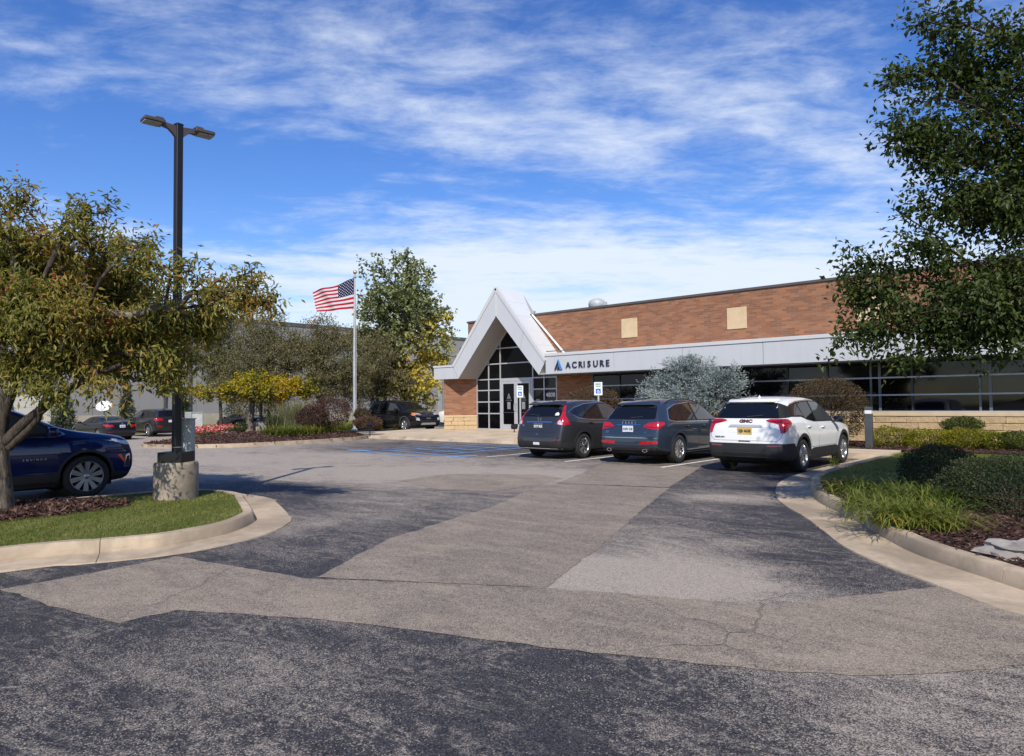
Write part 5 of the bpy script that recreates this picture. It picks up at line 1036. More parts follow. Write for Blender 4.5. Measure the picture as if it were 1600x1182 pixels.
h, n = c.surf('F', 0, .99); mb = MB(); mb.lathe([(0, .012), (.05, .012), (.055, 0)], seg=16); o = mb.obj('badge', 'sign_blue', c.root); o.rotation_euler = (0, math.pi / 2, 0); o.scale = (.6, 1.7, 1); o.location = (h.x + .004, 0, .99)
c.plate(.72, 'plate_dark', '', 'F', wd=.31, ht=.14)
p = AD(630, 650, 42.0); c.place(p.x, p.y, -3)
c_bigsuv = c
# white car behind the brick pier: only a wing and wheel show
S = dict(W=1.84, wb=2.70, R=.34, rim=.215, clear=.19, paint='paint_white', roofw=.70, tf=.2, lamp_z=.80, gap=.045,
     top=[(2.25, .55), (2.18, .82), (2.0, .92), (1.5, 1.0), (1.1, 1.05), (.5, 1.40), (.2, 1.47), (-.5, 1.49), (-1.1, 1.40), (-1.8, 1.14), (-2.35, 1.05)],
     xrear=[(.3, -2.3), (.6, -2.36), (1.0, -2.3), (1.2, -2.2)], xfront=[(.2, 2.1), (.45, 2.24), (.75, 2.22), (1.0, 2.05)], belt=[(-2.4, 1.02), (.6, .96), (1.2, .95), (2.5, .84)], wind=[(-.62, 1.08), (.62, 1.08), (.52, 1.38), (-.52, 1.38)])
c = Car('parked_car', 'white car mostly hidden behind the brick pier, only its front wing showing', 'car', S); c.wheels(5, 'fat')
windows(c, rpoly([(-1.55, 1.08), (-1.1, 1.30), (-.3, 1.40), (.2, 1.38), (.85, 1.04), (-1.0, 1.03)], .04), [([(-1.35, 1.09), (-1.05, 1.27), (-.40, 1.365), (-.36, 1.06)], 'car_glass'), ([(-.27, 1.06), (-.3, 1.37), (.18, 1.35), (.72, 1.065)], 'car_glass')]); c.common_front()
p = AD(716, 655, 46.5); c.place(p.x + .35, p.y + .9, 3)
# ---------------------------------------------------------------- black coupe
def coupe(label, paint_, wheel):
    S = dict(W=1.82, wb=2.81, R=.33, rim=.232, clear=.15, paint=paint_, roofw=.68, tr=.14, tf=.2, lamp_z=.70, gap=.03,
         top=[(2.25, .50), (2.18, .70), (2.0, .80), (1.4, .92), (1.0, .97), (.45, 1.24), (.1, 1.34), (-.4, 1.38), (-.9, 1.33), (-1.5, 1.14), (-1.95, 1.06), (-2.38, 1.02)],
         xrear=[(.2, -2.25), (.4, -2.36), (.6, -2.38), (.9, -2.34), (1.05, -2.30)], xfront=[(.2, 2.1), (.4, 2.22), (.7, 2.2), (.9, 2.05)], belt=[(-2.4, .96), (-1.2, .95), (.6, .90), (1.2, .88), (2.5, .75)], wind=[(-.62, 1.0), (.62, 1.0), (.52, 1.28), (-.52, 1.28)])
    c = Car('parked_car', label, 'car', S); c.wheels(*wheel)
    windows(c, rpoly([(-1.35, 1.02), (-.95, 1.20), (-.4, 1.29), (.1, 1.26), (.70, .97), (-.8, .975)], .04), [([(-1.2, 1.02), (-.92, 1.17), (-.50, 1.25), (-.46, .995)], 'car_glass'), ([(-.38, .995), (-.42, 1.255), (.08, 1.235), (.60, .99)], 'car_glass')], (rpoly([(-1.4, 1.005), (-.97, 1.215), (-.4, 1.305), (.12, 1.275), (.75, .96), (-.8, .958)], .04), 'frame_dark'))
    c.patch('rear_window', rpoly([(-1.05, -.58), (-1.62, -.62), (-1.62, .62), (-1.05, .58)], .05), 'T', 'car_glass', .004)
    c.corner('tail_lamp', [('b', .42, .80), ('b', .46, .75), ('b', .80, .76), ('s', -2.10, .83), ('s', -2.0, .88), ('s', -2.12, .905), ('b', .48, .87)], 'tail_red')
    c.plate(.79, 'plate_white', 'EBL 7J2', wd=.30, ht=.15); c.line([(-.42, .70), (.42, .70)], 'B'); c.patch('rear_valance', rpoly([(-.7, .24), (.7, .24), (.74, .36), (-.74, .36)], .03), 'B', 'cladding', .006); c.pair('reflector', rpoly([(.5, .44), (.76, .45), (.76, .48), (.5, .47)], .006), 'B', 'tail_dark', .008)
    h, n = c.surf('B', 0, .95); mb = MB(); mb.lathe([(0, .008), (.036, .008), (.038, 0)], seg=16); o = mb.obj('badge', 'logo_blue', c.root); o.rotation_euler = (0, -math.pi / 2, 0); o.location = (h.x - .003, 0, .95)
    for v in 'LR': c.line([(-.42, .36), (-.42, .97)], v); c.line([(.70, .36), (.72, .96)], v)
    c.handles([(-.25, .84)], 'paint_black'); c.mirrors(.55, 1.0, .86, 'paint_black', (.12, .18, .12)); c.common_front(); return c
c = coupe('black coupe with pale number plate parked below the satellite dish', 'paint_black_blue', (5, 'split', 'rim')); p = AD(160, 665, 41.0); c.place(p.x, p.y, 186)
c = coupe('black saloon parked beyond the flower bed, partly behind the yellowing tree', 'paint_black_blue', (5, 'fat', 'rim')); p = AD(376, 655, 53.0); c.place(p.x, p.y, 184)
# ---------------------------------------------------------------- graphite SUV by the warehouse
S = dict(W=1.94, wb=2.92, R=.38, rim=.235, clear=.24, paint='paint_graphite', roofw=.73, tr=.08, lamp_z=.95, gap=.06,
     top=[(2.36, .65), (2.30, .95), (2.1, 1.05), (1.5, 1.14), (1.15, 1.19), (.70, 1.46), (.4, 1.63), (.05, 1.72), (-.6, 1.76), (-1.4, 1.75), (-2.0, 1.71), (-2.45, 1.66)],
     xrear=[(.3, -2.35), (.5, -2.45), (.8, -2.43), (1.1, -2.36), (1.25, -2.3), (1.62, -2.1), (1.72, -2.05)], xfront=[(.2, 2.2), (.45, 2.35), (.8, 2.36), (1.05, 2.3), (1.15, 2.2)], belt=[(-2.5, 1.18), (.6, 1.10), (1.2, 1.08), (2.5, 1.0)], wind=[(-.66, 1.22), (.66, 1.22), (.56, 1.62), (-.56, 1.62)])
c = Car('parked_suv', 'graphite SUV with red tail lamps and chrome arch, parked between coupe and lamp post', 'suv', S); c.wheels(5, 'split')
windows(c, rpoly([(-2.1, 1.24), (-1.95, 1.52), (-1.0, 1.62), (-.2, 1.64), (.25, 1.58), (.90, 1.17), (-1.5, 1.19)], .04), [([(-2.0, 1.25), (-1.88, 1.50), (-1.3, 1.58), (-1.25, 1.22)], 'car_glass'), ([(-1.15, 1.22), (-1.18, 1.59), (-.40, 1.62), (-.34, 1.20)], 'car_glass'), ([(-.25, 1.20), (-.3, 1.62), (.22, 1.56), (.78, 1.19)], 'car_glass_clear')])
c.patch('rear_window', rpoly([(-.72, 1.24), (.72, 1.24), (.62, 1.60), (-.62, 1.60)], .05), 'B', 'car_glass', .005); c.corner('tail_lamp', [('b', .46, 1.0), ('b', .88, .98), ('s', -2.2, 1.02), ('s', -2.2, 1.14), ('b', .46, 1.13)], 'tail_red')
c.plate(.96, 'plate_white', '', wd=.3, ht=.15); c.patch('rear_valance', rpoly([(-.85, .32), (.85, .32), (.88, .56), (-.88, .56)], .04), 'B', 'cladding', .007); c.pair('reflector', rpoly([(.55, .62), (.80, .63), (.80, .68), (.55, .67)], .01), 'B', 'tail_red', .010); c.patch('plate_strip', rpoly([(-.4, 1.06), (.4, 1.06), (.4, 1.09), (-.4, 1.09)], .01), 'B', 'chrome', .012)
for ax in (-1.46, 1.46): c.arch(ax, .03, 'chrome')
for v in 'LR': c.line([(-.28, .5), (-.28, 1.18)], v); c.line([(.9, .5), (.92, 1.16)], v)
c.handles([(-1.1, 1.06), (-.1, 1.04)], 'paint_graphite'); c.mirrors(.75, 1.22, .92, 'paint_graphite', (.14, .22, .16)); c.common_front()
p = AD(238, 660, 45.5); c.place(p.x, p.y, 184)
# ================================================================== PLANTS
def unit(v): return v / np.maximum(np.linalg.norm(v, axis=-1, keepdims=True), 1e-9)
def rand_dir(n): return unit(nr.normal(size=(n, 3)))
def leaf_quads(C, D, L, Wd, fold=.15, up=None):
    """diamond leaves: base C, axis D (unit), length L, width Wd"""
    n = len(C); ref = up if up is not None else rand_dir(n); side = unit(np.cross(D, ref)); nrm = np.cross(side, D); L = L[:, None]; Wd = Wd[:, None]
    a = C; t = C + D * L - nrm * L * .10; m = C + D * L * .48 + nrm * L * fold * .5
    V = np.stack([a, m + side * Wd * .5, t, m - side * Wd * .5], 1).reshape(-1, 3); return V
class Skel:
    """branch skeleton that reaches for a cloud of twig points"""
    def __init__(s, path): s.P = [np.array(p, float) for p in path]; s.par = [-1] + list(range(len(path) - 1)); s.ntrunk = len(path); s.dist = [0.0]
    def reach(s, T, origin, start=2, w=.45, jit=.06):
        for i in range(1, len(s.P)): s.dist.append(s.dist[s.par[i]] + np.linalg.norm(s.P[i] - s.P[s.par[i]]))
        order = np.argsort(np.linalg.norm(T - np.array(origin), axis=1)); P = np.array(s.P); Dl = np.array(s.dist); n0 = len(P); ids = {}
        cap = len(P) + len(T) * 3; PP = np.zeros((cap, 3)); DD = np.zeros(cap); PP[:n0] = P; DD[:n0] = Dl; n = n0; par = list(s.par)
        for t in order:
            q = T[t]; d = np.linalg.norm(PP[start:n] - q, axis=1); k = int(np.argmin(d + w * DD[start:n])) + start; seg = np.linalg.norm(q - PP[k]); m = 2 if seg > .7 else 1
            last = k
            for j in range(1, m + 1):
                f = j / m; pos = PP[k] * (1 - f) + q * f
                if j < m: pos = pos + nr.normal(size=3) * jit * seg + np.array([0, 0, .05 * seg])
                PP[n] = pos; DD[n] = DD[last] + np.linalg.norm(pos - PP[last]); par.append(last); last = n; n += 1
            ids[int(t)] = last
        s.P = PP[:n]; s.par = par; s.ids = ids; return s
    def mesh(s, name, mat, r_base, r_tip=.006, power=.5, rmin=.0, taper=None):
        n = len(s.P); cnt = np.zeros(n); ch = [[] for _ in range(n)]
        for i in range(n - 1, -1, -1):
            cnt[i] = max(cnt[i], 1)
            if s.par[i] >= 0: cnt[s.par[i]] += cnt[i]; ch[s.par[i]].append(i)
        r = r_tip + (r_base - r_tip) * (cnt / cnt[0]) ** power; mb = MB()
        if taper:
            for i in range(s.ntrunk): r[i] = taper[i]
        stack = [(0, None)]
        while stack:
            i, pr = stack.pop(); path = [pr, i] if pr is not None else [i]; cur = i
            while ch[cur]:
                kids = sorted(ch[cur], key=lambda k: -cnt[k]); 
                for k in kids[1:]: stack.append((k, cur))
                cur = kids[0]; path.append(cur)
            rr = [r[k] for k in path]
            if pr is not None: rr[0] = min(rr[0], rr[1] * 1.15)
            if max(rr[1:] or rr) < rmin or len(path) < 2: continue
            seg = 10 if max(rr) > .08 else (6 if max(rr) > .025 else 4); mb.tube([s.P[k] for k in path], rr, seg, cap=False, mi=0 if max(rr) > .055 else 1)
        return mb.mesh(name, [mat, 'bark_dark'], 60)
def blobs_points(blobs, n, shell=.55):
    vol = np.array([b[1][0] * b[1][1] * b[1][2] for b in blobs]) ** .72; pick = nr.choice(len(blobs), n, p=vol / vol.sum()); d = rand_dir(n); rad = (shell + (1 - shell) * nr.random(n)) ** (1 / 1.5)
    c = np.array([b[0] for b in blobs])[pick]; r = np.array([b[1] for b in blobs])[pick]; return c + d * r * rad[:, None]
def foliage(T, per, L, wr, spread, mat, name, droop=.0, upb=0.0, tint=(.5, .2), outward=None, cen=None, tintfn=None, twig=.35, fold=.15):
    """leaves in sprays round each twig point"""
    n = len(T); base = unit(nr.normal(size=(n, 3)) + (0 if cen is None else unit(T - cen) * 1.1) + np.array([0, 0, upb])); C = np.repeat(T, per, 0); B = np.repeat(base, per, 0); N = n * per
    s = nr.random(N); off = nr.normal(size=(N, 3)) * spread * .45; C = C + B * (s[:, None] - .35) * twig + off
    D = unit(B * .5 + nr.normal(size=(N, 3)) * .75 + np.array([0, 0, -droop])); ln = L * (0.65 + .7 * nr.random(N)); up = unit(nr.normal(size=(N, 3)) * .7 + np.array([0, 0, 1.0]))
    V = leaf_quads(C, D, ln, ln * wr * (.8 + .4 * nr.random(N)), fold, up)
    clump = np.repeat(nr.normal(size=n), per); tt = tint[0] + tint[1] * (.6 * clump + .7 * nr.normal(size=N))
    if tintfn is not None: tt = tt + tintfn(C)
    return cards(name, V, 4, mat, np.clip(tt, 0, 1))
def tree(name, label, cat, path, tap, blobs, ntw, per, L, wr, leafm, barkm, group=None, shell=.5, spread=.16, droop=.2, upb=.2, tint=(.45, .22), start=2, extra=None, tintfn=None, twig=.35, rt=.005, w=.45):
    base = Vector(path[0]); root = thing(name, label, cat, base, group=group); path = [np.array(p, float) for p in path]; T = blobs_points(blobs, ntw, shell)
    if extra is not None: T = np.vstack([T, extra])
    sk = Skel(path).reach(T, path[-1], start, w); tm = sk.mesh('trunk', barkm, tap[0], rt, taper=tap); b = np.array(base)
    tm.transform(Matrix.Translation(-base)); link('trunk', tm, root); cen = np.mean([q[0] for q in blobs], 0)
    me = foliage(T, per, L, wr, spread, leafm, 'crown', droop, upb, tint, cen=cen, tintfn=tintfn, twig=twig); me.transform(Matrix.Translation(-base)); link('crown', me, root)
    return root, T
def dY(px, Y): return Y / (fw0[1] + rt0[1] * (px - 800) / FPX)      # depth at which a pixel column meets the plane y = Y
def A3(px, py, d): return np.array(AD(px, py, d))
SHRINK = 0.0                                      # how far the leaf sprays reach beyond a blob, in metres
def B3(px, py, d, rx, ry, rd=None):             # an ellipsoid seen at pixel (px,py), depth d, with radii in pixels
    k = d / FPX; rx, ry = max(rx - SHRINK / k, rx * .35), max(ry - SHRINK / k, ry * .35); r = np.array([max(rx * k, .08), max((rd or rx) * k, .08), ry * k])
    return (A3(px, py, d), np.array([(r[0] + r[1]) / 2, (r[0] + r[1]) / 2, r[2]]))

# --- crab apple on the lamp island
tb = G(-5, 800, .13); d0 = float(np.array(tb) @ fw0)
SHRINK = .20
P = [np.array(tb), A3(-8, 720, d0), A3(-9, 680, d0), A3(-16, 645, d0), A3(-22, 600, d0 + .1)]
bl = [B3(40, 375, d0, 60, 50), B3(-40, 400, d0 + .5, 90, 80), B3(120, 380, d0 + .2, 85, 36), B3(190, 425, d0 + 0.65, 80, 30), B3(60, 470, d0, 110, 60), B3(-90, 500, d0, 110, 90), B3(170, 510, d0 + 0.75, 110, 48), B3(270, 500, d0 + 0.55, 95, 42), B3(345, 480, d0 + 0.35, 60, 28), B3(395, 462, d0 - .3, 32, 16),
      B3(100, 560, d0, 110, 42), B3(230, 560, d0 + 0.65, 100, 40), B3(320, 525, d0 + 0.55, 45, 26), B3(20, 570, d0 - .2, 60, 36), B3(60, 590, d0 - .4, 50, 20), B3(250, 595, d0 + 0.55, 60, 22), B3(60, 430, d0 + 1.5, 110, 70), B3(150, 470, d0 + 1.6, 120, 70), B3(90, 500, d0 - .3, 110, 60), B3(230, 540, d0 + 1.75, 90, 50), B3(10, 480, d0 - .2, 90, 70), B3(395, 440, d0 - .3, 14, 12), B3(30, 315, d0, 16, 16)]
crab, T = tree('crab_apple_tree', 'spreading crab apple with red fruit and drooping olive leaves on the lamp post island', 'tree', P, [.22, .17, .16, .13, .10], bl, 1950, 30, .098, .32, 'leaf_crab', 'bark_pale', droop=.62, upb=-.1, tint=(.42, .22), spread=.17, twig=.40, shell=.30,
               extra=np.vstack([np.linspace(A3(*a), A3(*b), n) + nr.normal(size=(n, 3)) * .07 for a, b, n in (((100, 345, d0), (165, 326, d0), 14), ((180, 390, d0), (238, 392, d0), 14), ((200, 400, d0 - .5), (250, 420, d0 - .5), 12), ((20, 335, d0), (44, 298, d0), 10), ((345, 470, d0 - .2), (432, 468, d0 - .3), 22), ((370, 460, d0 - .3), (402, 424, d0 - .3), 9), ((300, 455, d0), (352, 440, d0), 14), ((260, 430, d0), (300, 420, d0), 10), ((150, 590, d0 - .4), (165, 612, d0 - .4), 8), ((60, 600, d0 - .6), (95, 612, d0 - .6), 10), ((-10, 330, d0), (0, 300, d0), 8))]),
               tintfn=lambda C: .28 * (np.sin(C[:, 0] * 2.1 + C[:, 2] * 1.7) * np.cos(C[:, 1] * 1.9) > .45))
mb = MB()                                         # the two low limbs that lean out over the car
for q in ([(10, 690), (40, 660), (75, 632), (110, 608), (150, 585), (190, 570)], [(14, 700), (45, 672), (60, 655), (66, 630), (82, 600)], [(0, 690), (8, 640), (25, 600), (40, 560), (60, 510)], [(-5, 690), (-20, 640), (-40, 590)]):
    pts = [A3(a, b, d0 - .05 * i) for i, (a, b) in enumerate(q)]; mb.tube(pts, list(np.linspace(.085 if q[0][0] < 12 else .055, .028, len(pts))), 8, cap=False)
me = mb.mesh('limb', 'bark_dark', 60); me.transform(Matrix.Translation(-Vector(tb))); link('limb', me, crab)
Fq = T[nr.choice(len(T), 420)] + nr.normal(size=(420, 3)) * .12; Fq = Fq[(Fq[:, 2] > 2.1)]
bm = bmesh.new()
for q in np.repeat(Fq, 2, 0):
    q = q + nr.normal(size=3) * .035; bmesh.ops.create_icosphere(bm, subdivisions=1, radius=float(nr.uniform(.011, .018)), matrix=Matrix.Translation(Vector(q) - Vector(tb)))
me = bpy.data.meshes.new('fruit'); bm.to_mesh(me); bm.free(); me.materials.append(M['berry']); a = me.attributes.new('tint', 'FLOAT', 'POINT'); a.data.foreach_set('value', nr.random(len(me.vertices)).astype(np.float32)); o = link('fruit', me, crab); o['kind'] = 'stuff'

SHRINK = .13
# --- pear tree right of the shrub island (trunk just outside the picture)
tp = np.array([*(fw0 * 8.6 + rt0 * 8.1)[:2], .12]); tpv = Vector(tp)
def RL(l, f, z): return np.array([*(fw0 * f + rt0 * l)[:2], z])
P = [tp, RL(8.1, 8.6, 1.2), RL(8.05, 8.6, 2.2), RL(7.95, 8.6, 3.4), RL(8.1, 8.6, 5.0), RL(8.6, 8.5, 6.6), RL(9.2, 8.3, 7.8)]
bl = [(RL(8.2, 8.6, 6.0), np.array([1.5, 1.5, 1.2])), (RL(7.6, 8.8, 4.4), np.array([1.7, 1.7, 1.0])), (RL(9.3, 8.2, 7.3), np.array([1.3, 1.3, 1.1])), (RL(7.3, 8.8, 2.95), np.array([1.7, 1.7, .40])), (RL(8.8, 6.9, 4.8), np.array([1.9, 1.9, 1.7])), (RL(9.6, 9.0, 4.6), np.array([1.8, 1.8, 2.0])),
      B3(1490, 100, 8.8, 48, 42), B3(1455, 150, 8.8, 40, 45), B3(1440, 240, 8.8, 26, 30), B3(1475, 240, 8.7, 60, 60), B3(1500, 330, 8.8, 40, 30), B3(1460, 385, 8.8, 40, 28), B3(1360, 450, 9.0, 46, 26), B3(1400, 480, 9.0, 60, 30), B3(1350, 515, 9.0, 38, 18), B3(1450, 500, 8.9, 70, 40), B3(1575, 70, 8.6, 55, 60), B3(1530, 470, 8.6, 80, 60), B3(1560, 555, 8.6, 50, 22), B3(1440, 40, 8.8, 14, 18), B3(1565, 190, 8.7, 85, 110), B3(1545, 320, 8.7, 75, 60), B3(1575, 420, 8.7, 70, 60), B3(1530, 130, 8.9, 60, 70), B3(1500, 520, 8.8, 80, 40), B3(1580, 500, 8.5, 70, 60), B3(1500, 430, 8.9, 60, 40)]
pear, T = tree('pear_tree', 'tall dark green pear tree overhanging the shrub island, low branches before the brick wall', 'tree', P, [.19, .17, .16, .14, .11, .08, .05], bl, 4300, 34, .080, .52, 'leaf_pear', 'bark_dark', droop=.35, upb=.25, tint=(.38, .20), spread=.16, twig=.40, shell=.30, start=2,
               extra=np.vstack([np.linspace(A3(*a), A3(*b), n) + nr.normal(size=(n, 3)) * .07 for a, b, n in (((1480, 80, 8.8), (1428, 20, 8.8), 8), ((1460, 120, 8.8), (1395, 125, 8.8), 16), ((1460, 195, 8.8), (1396, 200, 8.8), 16), ((1480, 60, 8.7), (1500, 18, 8.7), 10), ((1440, 250, 8.8), (1400, 215, 8.8), 12), ((1500, 320, 8.8), (1425, 335, 8.8), 16), ((1480, 390, 8.8), (1412, 385, 8.8), 14), ((1430, 430, 9.0), (1335, 410, 9.0), 20), ((1400, 470, 9.0), (1318, 440, 9.0), 18), ((1420, 510, 9.0), (1312, 535, 9.0), 20), ((1480, 540, 8.9), (1410, 552, 8.9), 12))]))

SHRINK = 0.0
# --- trees round the flagpole island and along the warehouse
def btree(label, px, base, top, d, hw, leafm, ntw, per, L, wr, barkm='bark_dark', stem=.12, parts=7, shape='round', name='broadleaf_tree', group=None, low=.28, tint=(.45, .22), z=None, **kw):
    g = AD(px, base, d); zb = g.z if z is None else z; g = Vector((g.x, g.y, zb)); H = AD(px, top, d).z - zb; k = d / FPX; R = hw * k; bl = []
    for i in range(parts):
        t = (i + .5) / parts; zz = zb + H * (low + (1 - low) * t); rr = R * (math.sin(math.pi * min(1, .12 + .86 * t ** .85)) ** .55 if shape == 'round' else (1.05 - .75 * t))
        for q in range(3 if rr > R * .5 else 2):
            a = rnd.uniform(0, 6.28); o = rr * rnd.uniform(.25, .55); bl.append((np.array([g.x + o * math.cos(a), g.y + o * math.sin(a), zz + rnd.uniform(-.06, .06) * H]), np.array([rr * rnd.uniform(.45, .72)] * 2 + [H * (1 - low) / parts * rnd.uniform(.8, 1.25)])))
    P = [np.array([g.x, g.y, zb + H * f]) + np.array([rnd.gauss(0, .02), rnd.gauss(0, .02), 0]) * H * f for f in (0, .12, .24, .42, .62, .82)]
    return tree(name, label, 'tree', P, [stem * s for s in (1, .8, .7, .5, .33, .16)], bl, ntw, per, L, wr, leafm, barkm, group, tint=tint, **kw)
# tall tree behind the flag, with pale gaps and yellowing flank
g = AD(632, 660, 48); zb = -.1; k = 48 / FPX
bl = [B3(585, 420, 48, 22, 22), B3(630, 420, 48, 38, 22), B3(660, 440, 48, 26, 34), B3(610, 465, 48, 48, 36), B3(650, 490, 48, 50, 40), B3(585, 500, 48, 40, 40), B3(690, 500, 48, 22, 34), B3(630, 540, 48, 62, 42), B3(570, 540, 48, 36, 34), B3(685, 545, 48, 34, 36), B3(640, 590, 48, 56, 34), B3(600, 600, 48, 44, 30), B3(660, 620, 48, 30, 18), B3(620, 500, 50, 60, 60), B3(640, 460, 46.5, 30, 40)]
P = [np.array([g.x, g.y, zb])] + [A3(x, y, 48) for x, y in ((631, 630), (630, 600), (626, 560), (628, 520), (632, 470), (634, 430))]
tree('broadleaf_tree', 'tall airy green tree with yellowing right flank rising behind the flagpole', 'tree', P, [.24, .2, .18, .15, .11, .07, .03], bl, 900, 18, .24, .72, 'leaf_tall', 'bark_dark', upb=.6, droop=.1, tint=(.32, .18), spread=.30, twig=.75, shell=.25, rt=.012,
     tintfn=lambda C: np.where(((C - np.array(AD(690, 555, 48))) ** 2).sum(1) < 9, .45, 0) + np.where(((C - np.array(AD(655, 605, 48))) ** 2).sum(1) < 7, .45, 0))
OL = 'grey-green trees between lot and warehouse'
btree('round grey-green tree directly behind the yellowing tree', 420, 668, 498, 42, 74, 'leaf_olive', 900, 34, .14, .34, stem=.14, low=.22, droop=.3, spread=.3, twig=.5, tint=(.35, .2), z=.1, name='willow_leaved_tree', group=OL)
btree('round grey-green tree between yellowing tree and flagpole', 505, 668, 506, 41, 80, 'leaf_olive', 860, 32, .14, .34, stem=.15, low=.25, droop=.3, spread=.3, twig=.5, tint=(.48, .2), z=.1, name='willow_leaved_tree', group=OL)
btree('olive tree behind the flagpole, above the black SUV', 590, 665, 528, 46.5, 62, 'leaf_olive', 640, 32, .15, .34, stem=.14, low=.34, droop=.3, spread=.3, twig=.5, tint=(.5, .22), z=0, name='willow_leaved_tree', group=OL)
btree('dark thin tree behind the crab apple, before the warehouse', 345, 665, 478, 46, 66, 'leaf_olive', 640, 30, .15, .34, stem=.14, low=.38, droop=.3, spread=.35, twig=.5, tint=(.3, .2), z=-.2, name='willow_leaved_tree', group=OL)
# small yellowing tree with a pale trunk in the flower bed
gt = G(390, 676, .28); dt = float(np.array(gt) @ fw0)
P = [np.array(gt), A3(391, 655, dt), A3(393, 640, dt), A3(394, 628, dt), A3(396, 612, dt)]
bl = [B3(375, 606, dt, 26, 14), B3(405, 600, dt, 34, 12), B3(440, 604, dt, 34, 14), B3(470, 606, dt, 26, 14), B3(425, 618, dt, 40, 8), B3(360, 618, dt, 18, 10), B3(400, 595, dt + .8, 40, 12), B3(480, 610, dt, 14, 10), B3(420, 610, dt - .8, 50, 10), B3(330, 612, dt + .3, 34, 16)]
tree('small_tree', 'small flat-topped tree with pale trunk, leaves turning bright yellow, in the mulch bed', 'tree', P, [.24, .17, .16, .13, .09], bl, 380, 26, .13, .62, 'leaf_yellow', 'bark_pale', upb=.1, droop=.35, tint=(.42, .24), spread=.22, twig=.4, shell=.3, start=3, tintfn=lambda C: .35 * np.clip(1 - np.abs(((C - np.array(EYEV)) @ rt0) / ((C - np.array(EYEV)) @ fw0) * FPX + 800 - 442) / 45, 0, 1) - .12)

# --- conifers
def spruce(name, label, px, base, top, d, hw, mat, z, group=None, layers=22, per=26, tuft=.16, tint=(.45, .22), open_=0.0):
    g = AD(px, base, d); g = Vector((g.x, g.y, z)); H = AD(px, top, d).z - z; R = hw * d / FPX; root = thing(name, label, 'conifer', g, group=group)
    mb = MB(); mb.tube([(0, 0, 0), (0, 0, H * .5), (0, 0, H * .98)], [H * .022, H * .012, .006], 7); V, Tn = [], []
    for i in range(layers):
        t = i / (layers - 1); zz = H * (.04 + .94 * t); rr = R * (1 - t) ** .85 * rnd.uniform(.85, 1.1) + .04; nb = max(4, int(13 * (1 - t) + 4))
        for b in range(nb):
            a = rnd.uniform(0, 6.28); ln = rr * rnd.uniform(.75, 1.08); tip = np.array([math.cos(a) * ln, math.sin(a) * ln, zz - .10 * ln + rnd.uniform(-.03, .05) * H / layers * 4]); st = np.array([0, 0, zz + .12 * ln]); 
            if ln > .25: mb.tube([st, (st + tip) / 2 + np.array([0, 0, -.03]), tip], [.012, .008, .004], 3, cap=False)
            s = nr.random(per) ** .7; C = st[None] * (1 - s[:, None]) + tip[None] * s[:, None] + nr.normal(size=(per, 3)) * .035 * (1 + ln); D = unit(unit(tip - st)[None] * .9 + nr.normal(size=(per, 3)) * .55 + np.array([0, 0, .1])); L = tuft * (.6 + .8 * nr.random(per)); V.append(leaf_quads(C, D, L, L * .22, .1)); Tn.append(np.clip(tint[0] + tint[1] * nr.normal(size=per) + .25 * (s - .6), 0, 1))
    link('trunk', mb.mesh('trunk', 'bark_dark', 60), root); link('crown', cards('crown', np.vstack(V), 4, mat, np.concatenate(Tn)), root); return root
CG = 'young spruces along the warehouse wall'
spruce('spruce_tree', 'broad young spruce beside the pale roller door, behind the navy SUV', 98, 672, 600, 47, 24, 'leaf_spruce', -.2, CG); spruce('spruce_tree', 'slim young spruce between coupe and graphite SUV', 198, 672, 598, 50, 17, 'leaf_spruce', -.2, CG)
spruce('spruce_tree', 'slim young spruce right behind the lamp post', 287, 668, 606, 52, 15, 'leaf_spruce', -.2, CG); spruce('spruce_tree', 'dark sparse spruce behind the black saloon', 362, 668, 612, 56, 22, 'leaf_spruce', -.2, CG, 14, 14); spruce('spruce_tree', 'dark sparse spruce behind the tall ornamental grass', 437, 668, 612, 56, 20, 'leaf_spruce', -.2, CG, 14, 14)
spruce('spruce_tree', 'young spruce glimpsed at the far edge of the roller door', 8, 672, 616, 46, 20, 'leaf_spruce', -.2, CG)
